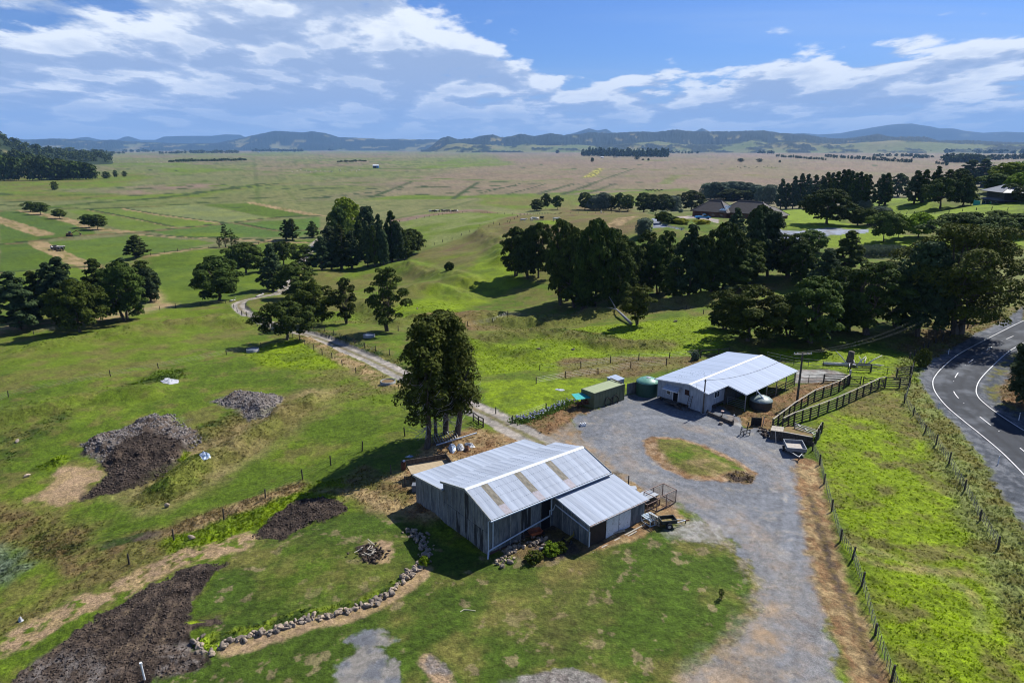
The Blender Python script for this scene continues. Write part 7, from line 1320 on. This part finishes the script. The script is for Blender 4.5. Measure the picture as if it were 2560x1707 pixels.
sheets('pale sheet lying in the grass behind the container', K, [(1735, 835), (1750, 822), (1800, 825), (1830, 838), (1780, 848)], mat('grey_white_sheet', (.42, .44, .47), (.3, .32, .35), 2, .8), 13, .15)
a, b = at(K(680, 1348)), at(K(1040, 1246)); tag(MB().tube([(0, 0, .25), tuple(b - a + Vector((0, 0, .35)))], .09, 10).build('long_pipe', PIPE, None, loc=a), 'long pale pipe lying in dry grass behind the barn', 'pipe')
p = at(K(655, 1330)); o = thing('timber_rack', 'dark slatted timber rack lying under the tall trees', 'rack', p, R(24))
for q in range(10): MB().bar((.3 + q * .34, 0, .2), (.3 + q * .34, 1.5, .75), .09, .05).build('slat', WOODL if q % 2 else GSTEEL, o)
for s in (0, 1.5): MB().bar((0, s, .15 + s * .36), (3.8, s, .15 + s * .36), .1).build('bearer', WOOD, o)
# yard clutter
p = at(B(193, 820)); o = thing('concrete_block', 'white concrete block with two holes standing alone on the gravel', 'concrete block', p, .3); MB().box(-.35, -.22, 0, .35, .22, .12).build('base_slab', WHT, o)
for x in (-.35, -.03, .27): MB().box(x, -.22, .12, x + .08, .22, .38).build('web', WHT, o)
a, b = at(B(1228, 722)), at(B(1455, 815)); o = thing('timber_edging', 'dark timber edging board between gravel and dry grass by the woolshed', 'edging', a); MB().bar((0, 0, .2), b - a + Vector((0, 0, .2)), .15, .5).build('board', WOOD, o)
for t in (.05, .55, .98): MB().bar((b - a) * t, (b - a) * t + Vector((0, 0, .7)), .14).build('stake', WOOD, o)
p = at(B(1457, 800)); o = thing('standpipe', 'short grey standpipe with white cap beside the path', 'standpipe', p); MB().tube([(0, 0, 0), (0, 0, 1.1)], .05, 8).build('pipe', GSTEEL, o); MB().lathe([(.08, 1.1), (.1, 1.2), (.001, 1.28)], 10).build('cap', WHT, o)
p = at(B(1360, 760)); o = thing('marker_stake', 'dark stake with an orange tin on top in the dry grass', 'stake', p); MB().bar((0, 0, 0), (0, 0, 1.0), .06).build('stake', WOOD, o); MB().lathe([(.2, 1.0), (.22, 1.1), (.001, 1.12)], 10).build('tin', mat('orange_tin', (.42, .16, .08), (.3, .3, .3), 5, .6), o)
p = at(B(1650, 815)); o = thing('black_panel', 'black rubber panel propped in the dry grass', 'panel', p, -.1); MB().box(-.7, -.05, 0, .6, .05, 1.1).build('panel', RUBBER, o); MB().bar((.75, -.1, 0), (.9, 0, 1.3), .08).build('pale_stake', WOODL, o)
p = at(B(1555, 895)); o = thing('steel_cradle', 'black steel frame like a chair standing at the gravel edge', 'steel frame', p, .3)
for x in (-.45, .45):
    for y in (-.3, .3): MB().bar((x, y, 0), (x, y, .75), .07).build('leg', RUBBER, o)
for z in (.3, .75):
    for y in (-.3, .3): MB().bar((-.45, y, z), (.45, y, z), .06).build('rail', RUBBER, o)
for x in (-.45, .45): MB().bar((x, -.3, .6), (x, .3, .6), .06).build('rail', RUBBER, o)
MB().bar((.45, .3, .7), (.65, .35, 1.5), .09).build('upright', RUBBER, o); MB().bar((-.4, .2, .7), (-.5, .1, 1.15), .16, .06).build('grey_plate', GSTEEL, o)
for i, q in enumerate(((1250, 700), (1270, 690))): pass
p = at(A(1700, 985)); tag(MB().bar((0, 0, .1), (1.3, .5, .12), .2, .12).build('timber_offcut', WOODL, None, loc=p), 'short grey timber offcut on the bare soil in front of the annex', 'board')
p = at(E5(1068, 1475)); o = thing('white_pipe_stub', 'white plastic pipe standing up at the edge of the turned soil', 'pipe', p); MB().tube([(0, 0, -.3), (-.1, 0, 1.35)], .07, 10).build('pipe', WHT, o); MB().tube([(-.1, 0, 1.32), (-.1, 0, 1.45)], .10, 10).build('collar', WHT, o)
p = at(G7(1325, 530)); tag(MB().tube([(0, 0, .03), (.25, .22, .05), (.6, .2, .05), (1.2, .1, .04)], .035, 6).build('bent_stick', mat('pale_yellow_wood', (.5, .47, .3), None), None, loc=p), 'pale curved stick lying on the mown lawn', 'stick')
for fr, q, l in ((E5, (1230, 195), 'pale flat stone on the brown slope'), (E5, (1410, 435), 'pale block at the grass edge above the turned soil'), (F6, (200, 918), 'white stone alone at the left of the sandy patch'), (F6, (132, 675), 'white stone at the left edge near the dark rushes'), (T2, (1490, 1050), 'white stone on the slope right of the ragged tree'), (K, (1270, 335), 'pale stone in the rough grass of the valley'), (K, (1590, 485), 'grey stone in the bright grass of the valley'), (T3, (1435, 1032), 'pale stone right of the lone leaning tree'), (T3, (685, 1225), 'dark stone in the bright grass behind the container'), (B, (1350, 805), 'pale broken concrete beside the timber edging')):
    p = at(fr(*q)); o = put('stone', RK[len(l) % 8], None, p + Vector((0, 0, .15)), (0, .2, len(l)), (.8, .6, .5)); tag(o, l, 'stone')
def trough(label, fr, q, r, blue=True):
    p = at(fr(*q)); o = thing('water_trough', label, 'water trough', p); MB().lathe([(r, -.2), (r, .55), (r - .1, .57), (r - .12, .4)], 24).build('concrete_rim', mat('trough_concrete', (.30, .31, .30), (.2, .2, .19), 4, .9), o, True)
    MB().lathe([(r - .1, .42), (.001, .42)], 24).build('water' if blue else 'rusty_base', mat('trough_water', (.03, .06, .12), None, rough=.08, spec=.8) if blue else BRN and mat('trough_rust', RST, BRN, 3, .9), o)
trough('round blue water trough in the shade of the wide spreading tree', T1, (1858, 1232), 1.3); trough('round water trough left of the ragged forked tree', T2, (1085, 1308), 1.3); trough('empty round trough among grass left of the tall trees', K, (250, 785), 1.25, False)
# agapanthus flower bed
def flowers():
    P = W2(K, [(1410, 1110), (1480, 1110), (1580, 1080), (1680, 1040), (1780, 1000), (1880, 960)]); P = smooth(P)
    AG = mat('agapanthus_leaves', (.07, .13, .015), (.13, .20, .03), 3, .8, subs=.2); r = np.random.default_rng(9); V = []; N_ = []
    o = thing('flower_bed', 'long bed of white and mauve agapanthus flowers along the dry bank', 'flower bed', (P[0][0], P[0][1], hz(*P[0])))
    for i in range(3800):
        q = P[r.integers(len(P))] + r.normal(0, .62, 2); V.append((q[0] - P[0][0], q[1] - P[0][1], hz(*P[0]) * 0 + r.uniform(0, .34))); N_.append((r.normal(), r.normal(), .4))
    V = np.array(V); V[:, 2] += base(V[:, 0] + P[0][0], V[:, 1] + P[0][1]) - o.location.z; N_ = np.array(N_); N_ /= np.linalg.norm(N_, axis=1)[:, None]; v, f = leaves(V, N_, .12, r); me = np_mesh('leaves', v, f); me.materials.append(AG); put('foliage', me, o)
    ico = bmesh.new(); bmesh.ops.create_icosphere(ico, subdivisions=1, radius=.10); ms = []
    for nm, c1, c2 in (('white_petals', (.55, .57, .58), (.30, .38, .22)), ('mauve_petals', (.15, .14, .42), (.22, .2, .45))):
        me = bpy.data.meshes.new('flower_head'); ico.to_mesh(me); me.materials.append(mat(nm, c1, c2, 12, .8)); ms.append(me)
    for i in range(120):
        k = r.integers(len(P)); t = k / len(P); q = P[k] + r.normal(0, .5, 2); w = 1 if (r.random() < (.6 if (t > .85 or .1 < t < .35 and q[1] > P[k][1]) else .2)) else 0
        put('flower_head', ms[w], o, (q[0] - P[0][0], q[1] - P[0][1], float(base(*q)[0]) - o.location.z + r.uniform(.45, .75)), (0, 0, 0), [r.uniform(.7, 1.2)] * 3)
flowers()
# ------------------------------------------------------------ houses
def hip(o, x0, y0, x1, y1, z0, zr, ov=.7, wall=None, m=None, nwin=5):
    m = m or TILE; W_ = min(x1 - x0, y1 - y0) / 2; MB().box(x0, y0, 0, x1, y1, z0).build('wall', wall or BRK2, o)
    X0, Y0, X1, Y1 = x0 - ov, y0 - ov, x1 + ov, y1 + ov; k = W_ + ov
    if x1 - x0 >= y1 - y0: a, b = (X0 + k, (Y0 + Y1) / 2, zr), (X1 - k, (Y0 + Y1) / 2, zr); fs = [(0, 1, 5, 4), (1, 2, 5), (2, 3, 4, 5), (3, 0, 4)]
    else: a, b = ((X0 + X1) / 2, Y0 + k, zr), ((X0 + X1) / 2, Y1 - k, zr); fs = [(0, 1, 4), (1, 2, 5, 4), (2, 3, 5), (3, 0, 4, 5)]
    zz = z0 - .1; r_ = MB().add([(X0, Y0, zz), (X1, Y0, zz), (X1, Y1, zz), (X0, Y1, zz), a, b], fs + [(3, 2, 1, 0)]).build('roof', m, o)
    for p, q in ((0, 0), ): pass
    mb = MB()
    for c, e in (((X0, Y0, zz), a), ((X1, Y1, zz), b), ((X1, Y0, zz), b if x1 - x0 >= y1 - y0 else a), ((X0, Y1, zz), a if x1 - x0 >= y1 - y0 else b), (a, b)): mb.bar(Vector(c) + Vector((0, 0, .05)), Vector(e) + Vector((0, 0, .05)), .25, .10)
    mb.build('ridge_tiles', mat('roof_ridge', (.14, .13, .125), None), r_); MB().bar((X0, Y0, zz), (X1, Y0, zz), .12, .18).build('gutter', mat('dark_gutter', (.05, .045, .04), None, rough=.5), o)
    for i in range(nwin):
        x = x0 + (i + .5) * (x1 - x0) / nwin; w = MB().box(x - .9, y0 - .06, .9, x + .9, y0, 2.2).build('window', WHT if wall else mat('dark_frame', (.05, .04, .04), None), o); MB().box(x - .82, y0 - .09, .98, x + .82, y0 - .065, 2.12).build('pane', GLASS, w)
    return r_
def big_house():
    a, b = at(T3(1560, 238)), at(T3(2180, 262)); d = b - a; L_ = d.length; ang = math.atan2(d.y, d.x); o = thing('house', 'long brick house with dark brown hipped tile roof on the hillock', 'house', (a.x, a.y, min(a.z, b.z) - .3), ang)
    hip(o, 0, 0, L_ * .42, 11, 3.0, 7.6, nwin=4); hip(o, L_ * .30, 3, L_ * .88, 15, 3.0, 7.8, nwin=5); hip(o, L_ * .80, -3, L_ * 1.02, 9, 3.0, 6.4, nwin=2)
    x = L_ * .33; sk = MB()
    for q in range(4): MB().add([(x + q * .8, -.0, 3.75), (x + q * .8 + .5, 0, 3.75), (x + 1.0 + q * .8 + .5, 3.6, 5.75), (x + 1.0 + q * .8, 3.6, 5.75)], [(0, 1, 2, 3)]).build('solar_strip', mat('blue_solar_strip', (.05, .16, .30), (.3, .4, .5), 1, .2), o)
    for q in range(2): g = MB().box(1.0 + q * 4.0, -.1, .05, 4.2 + q * 4.0, -.03, 2.5).build('garage_door', mat('dark_red_door', (.06, .03, .022), None), o)
big_house()
def far_house():
    a, b = at(T4(2040, 325)), at(T4(2165, 328)); d = b - a; L_ = max(9, d.length); o = thing('house', 'grey two storey house with pyramid roof among the trees on the right', 'house', a - Vector((0, 0, .3)), math.atan2(d.y, d.x)); gm = mat('grey_house_roof', (.17, .18, .20), (.13, .14, .155), 2, .6); gw = mat('dark_house_wall', (.05, .05, .052), None)
    hip(o, 0, 0, L_, 9, 3.0, 4.6, 1.2, gw, gm, 3); hip(o, L_ * .2 - 3, 1.5, L_ * .8 + 3, 10, 6.4, 9.2, 2.2, gw, gm, 0); MB().box(.2, -3.5, 0, 5.5, -3.3, 2.2).build('teal_screen', TEAL, o); MB().box(6, -3.5, 0, 6.1, -.5, 1).build('side_screen', TEAL, o)
far_house()
def shed_far(label, fr, q, L_, h, m1, m2):
    p = at(fr(*q)); o = thing('hay_barn', label, 'barn', p, .05); MB().box(-L_ / 2, 0, 0, L_ / 2, 9, h * .7).build('wall', m1, o); MB().add([(-L_ / 2 - .4, -.5, h * .68), (L_ / 2 + .4, -.5, h * .68), (L_ / 2 + .4, 4.5, h), (-L_ / 2 - .4, 4.5, h), (L_ / 2 + .4, 9.5, h * .68), (-L_ / 2 - .4, 9.5, h * .68)], [(0, 1, 2, 3), (3, 2, 4, 5)]).build('roof', m2, o)
    MB().box(-L_ * .4, -.06, 0, L_ * .1, -.01, h * .55).build('black_opening_plate', DARK, o)  # black plate on the wall, painted as the shaded inside
BLU = mat('blue_barn_wall', (.05, .16, .34), None); shed_far('lone blue barn with white roof far out on the left plain', H1, (1726, 258), 15, 9, BLU, WHT); shed_far('small white barn far out in front of the plantation', H2, (414, 211), 16, 7, WHT, WHT); shed_far('tiny pale barn among the far shelter belts on the right', H2, (750, 190), 22, 9, WHT, WHT); shed_far('dark low barn right of the small white barn on the plain', H2, (475, 210), 24, 5, WOOD, TILE)
shed_far('tiny white farm building at the foot of the far left hills', H1, (845, 143), 60, 22, WHT, WHT); shed_far('tiny blue roofed building in the far left shelter belt', H1, (1188, 187), 30, 9, WHT, BLU)
# vehicles
def car(label, p, rz, m, L_=4.9, ute=False, s=1.0, name='parked_car'):
    o = thing(name, label, 'car', p, rz); o.scale = (s, s, s); pf = [(-L_ / 2, .45), (-L_ / 2, .85), (-L_ * .46, .98), (-L_ * .22, 1.02), (L_ * .42, .95), (L_ / 2, .80), (L_ / 2, .45)]
    if not ute: pf = [(-L_ / 2, .45), (-L_ / 2, .95), (L_ * .2, 1.0), (L_ * .46, .88), (L_ / 2, .7), (L_ / 2, .45)]
    k = len(pf); MB().add([(x, -.88, z) for x, z in pf] + [(x, .88, z) for x, z in pf], [tuple(range(k)), tuple(range(2 * k - 1, k - 1, -1))] + [(q, k + q, k + (q + 1) % k, (q + 1) % k) for q in range(k)]).build('body', m, o)
    cb = [(-.1 if ute else -L_ * .45, .98), (.1 if ute else -L_ * .38, 1.55), (.95, 1.58), (1.5, 1.0)]; k = 4
    c = MB().add([(x, -.74, z) for x, z in cb] + [(x, .74, z) for x, z in cb], [(0, 1, 2, 3), (7, 6, 5, 4)] + [(q, 4 + q, 4 + (q + 1) % 4, (q + 1) % 4) for q in range(4)]).build('cabin', GLASS, o); MB().box(cb[1][0], -.72, 1.57, .95, .72, 1.63).build('cabin_roof', m, o)
    for x in (-L_ * .31, L_ * .31):
        for y in (-.82, .82): put('wheel', WHm, o, (x, y, .34))
    for y in (-.6, .6): MB().box(L_ / 2 - .02, y - .18, .62, L_ / 2 + .02, y + .18, .78).build('headlight', WHT, o)
car('bright blue utility vehicle with white rear cover parked on the pink turning circle', at(T3(1635, 268)), R(4), mat('blue_car_paint', (.02, .20, .48), None, rough=.25, spec=.6), 5.2, True, 1.25); car('teal and grey parked vehicle under cover left of the brown house', at(T3(1435, 212)), R(10), mat('teal_car_paint', (.05, .22, .34), None, rough=.3), 4.6, False, 1.15)
# cattle
def cowmesh(m, name):
    bm_ = MB(); bm_.tube([(-1.15, 0, 1.0), (-1.0, 0, 1.05), (-.5, 0, 1.02), (.2, 0, 1.0), (.7, 0, 1.08), (.95, 0, 1.2), (1.3, 0, 1.3), (1.65, 0, 1.15)], [.12, .33, .38, .40, .34, .24, .17, .10], 10)
    for x, y in ((-.85, -.2), (-.85, .2), (.6, -.2), (.6, .2)): bm_.tube([(x, y, 1.0), (x + .03, y, .5), (x, y, 0)], [.16, .085, .07], 6)
    return bm_.mesh(name, m, True)
CW = cowmesh(mat('white_hide', (.60, .56, .50), (.5, .46, .40), 2, .9), 'white_cow'); CB = cowmesh(mat('black_hide', (.02, .02, .02), (.5, .5, .48), .7, .9, lo=.55, hi=.6), 'black_cow')
for i, (fr, x, y, w, l) in enumerate(((T3, 318, 288, 1, 'white cow lying nearest the fence on the hillock'), (T3, 378, 270, 1, 'first of three white cows by the hillock fence'), (T3, 400, 276, 1, 'second of three white cows by the hillock fence'), (T3, 415, 270, 1, 'third of three white cows by the hillock fence'), (T3, 455, 273, 0, 'black cow beside the white cows on the hillock'), (T3, 557, 275, 1, 'white cow standing alone on the hillock'), (T3, 890, 218, 1, 'pale cow or box far along the ridge fence'))):
    tag(put('cow', CW if w else CB, None, at(fr(x, y)), (0, 0, i * 1.3), [1.35] * 3), l, 'cow')
for fr, x0, x1, y, n, g in ((T2, 1600, 1850, 238, 13, 'herd of black and white cattle beyond the pink strip'), (T1, 385, 470, 486, 12, 'herd of black and white cattle at the ditch corner'), (T3, 1220, 1345, 52, 9, 'dark cattle on the plain beyond the hedge row'), (H1, 1340, 1680, 272, 16, 'white cattle dotted on the left plain'), (H1, 380, 760, 230, 26, 'white cattle scattered in the far left green field'), (H2, 1035, 1230, 256, 10, 'dark cattle on the bare brown plain')):
    for i in range(n):
        x = x0 + (x1 - x0) * (i + r_.uniform(-.4, .4)) / n; yy = y + r_.uniform(-1, 1) * (8 if fr is T1 else 6 if fr in (H1,) else 4); w = ('white' in g and 'black' not in g) or ('black and' in g and i % 3 == 0)
        tag(put('cow', CW if w else CB, None, at(fr(x, yy)), (0, 0, r_.uniform(0, 6)), [1.5 if fr in (H1, H2) else 1.3] * 3), ('white' if w else 'dark') + ' animal, one of the ' + g, 'cow', g + (' (white ones)' if w else ' (dark ones)'))
def digger():
    p = at(T1(512, 384)); o = thing('excavator', 'small dark excavator parked on the green paddock by the ditch', 'excavator', p, .2); Y_ = mat('dull_orange_machine', (.20, .10, .03), (.1, .06, .03), 2, .7)
    for y in (-1, 1): MB().box(-1.6, y - .25, 0, 1.6, y + .25, .7).build('track', RUBBER, o)
    MB().box(-1.5, -1.1, .7, 1.2, 1.1, 1.7).build('body', Y_, o); MB().box(.0, -1.1, 1.7, 1.2, 0, 2.8).build('cab', GLASS, o); MB().bar((1.2, .3, 1.5), (4.0, .3, 3.3), .35).build('boom', Y_, o); MB().bar((4.0, .3, 3.3), (6.0, .3, 1.4), .28).build('arm', Y_, o); MB().box(5.6, -.1, .6, 6.4, .7, 1.4).build('bucket', WOOD, o)
digger()
P0 = at(T4(1340, 690)); rr = np.random.default_rng(8); n = 5000; Pp = np.stack([rr.uniform(-9, 7, n), rr.uniform(-4, 5, n), rr.uniform(0, 2.2, n)], 1); nn = rr.normal(size=(n, 3)) * [1, 1, .2]; nn /= np.linalg.norm(nn, axis=1)[:, None]; v, f = leaves(Pp, nn, .22, rr)
me = np_mesh('reeds', v, f); me.materials.append(LEAF['grey']); o = bpy.data.objects.new('reeds', me); link(o); o.location = P0; tag(o, 'pale grey green reeds growing round the garden pond', kind='stuff')

# ------------------------------------------------------------ long grass: blades standing in the rough ground
def grass():
    r = np.random.default_rng(12); n = 430000
    D = np.exp(r.uniform(math.log(40), math.log(190), n)); a = r.uniform(-.80, .80, n); x = D * np.sin(a); y = D * np.cos(a)
    C, cls, rel, heap = ground(x, y); bad = np.isin(cls, (GRVL, TRACK, ASPH, CNC, DRIVE)); k = (~bad) & (rel > .10) & (r.random(n) < np.clip((rel - .08) * 3.2, .05, .8)) & ~((cls == EARTH) & (r.random(n) > .04))
    for ox, oy, an, u0, u1, v0, v1 in ((-2.07, 53.43, 38.1, 0, 14.6, 0, 12.7), (-2.07, 53.43, 38.1, 7.5, 15.2, -5, 0), (26.01, 86.06, 43, -1, 20, -.5, 8), (11.25, 87.6, 39.5, 0, 6.1, 0, 2.5)):
        c, s_ = math.cos(R(an)), math.sin(R(an)); u = (x - ox) * c + (y - oy) * s_; v = -(x - ox) * s_ + (y - oy) * c; k &= ~((u > u0) & (u < u1) & (v > v0) & (v < v1))
    x, y, D, C, rel, heap = x[k], y[k], D[k], C[k], rel[k], heap[k]
    if len(x) > 80000: x, y, D, C, rel, heap = [q[:80000] for q in (x, y, D, C, rel, heap)]
    z = base(x, y) + relief(x, y, rel) + heap - .02; m = len(x); h = np.clip(.04 + rel * .65, .08, .28) * r.uniform(.6, 1.4, m); w = (.016 + D * .0009) * r.uniform(.7, 1.4, m)
    V = []; 
    for j in range(3):
        t = r.uniform(0, 6.28, m); lx = r.normal(0, .4, m) * h; ly = r.normal(0, .4, m) * h; ox = r.normal(0, .07, m); oy = r.normal(0, .07, m)
        b0 = np.stack([x + ox - np.cos(t) * w, y + oy - np.sin(t) * w, z], 1); b1 = np.stack([x + ox + np.cos(t) * w, y + oy + np.sin(t) * w, z], 1); tp = np.stack([x + ox + lx, y + oy + ly, z + h], 1); V.append(np.stack([b0, b1, tp], 1))
    V = np.stack(V, 1).reshape(-1, 3); F = np.arange(len(V)).reshape(-1, 3); cc = np.repeat(C * r.uniform(1.0, 1.9, m)[:, None], 9, 0)
    me = np_mesh('long_grass', V, F, np.clip(cc, .004, .5)); me.materials.append(mat('grass_blades', (.1, .1, .1), rough=.8, attr='Col', spec=.15, subs=.5)); tag(link(bpy.data.objects.new('long_grass', me)), 'rough long grass and dry stalks on the paddocks and verges', kind='stuff')
grass()
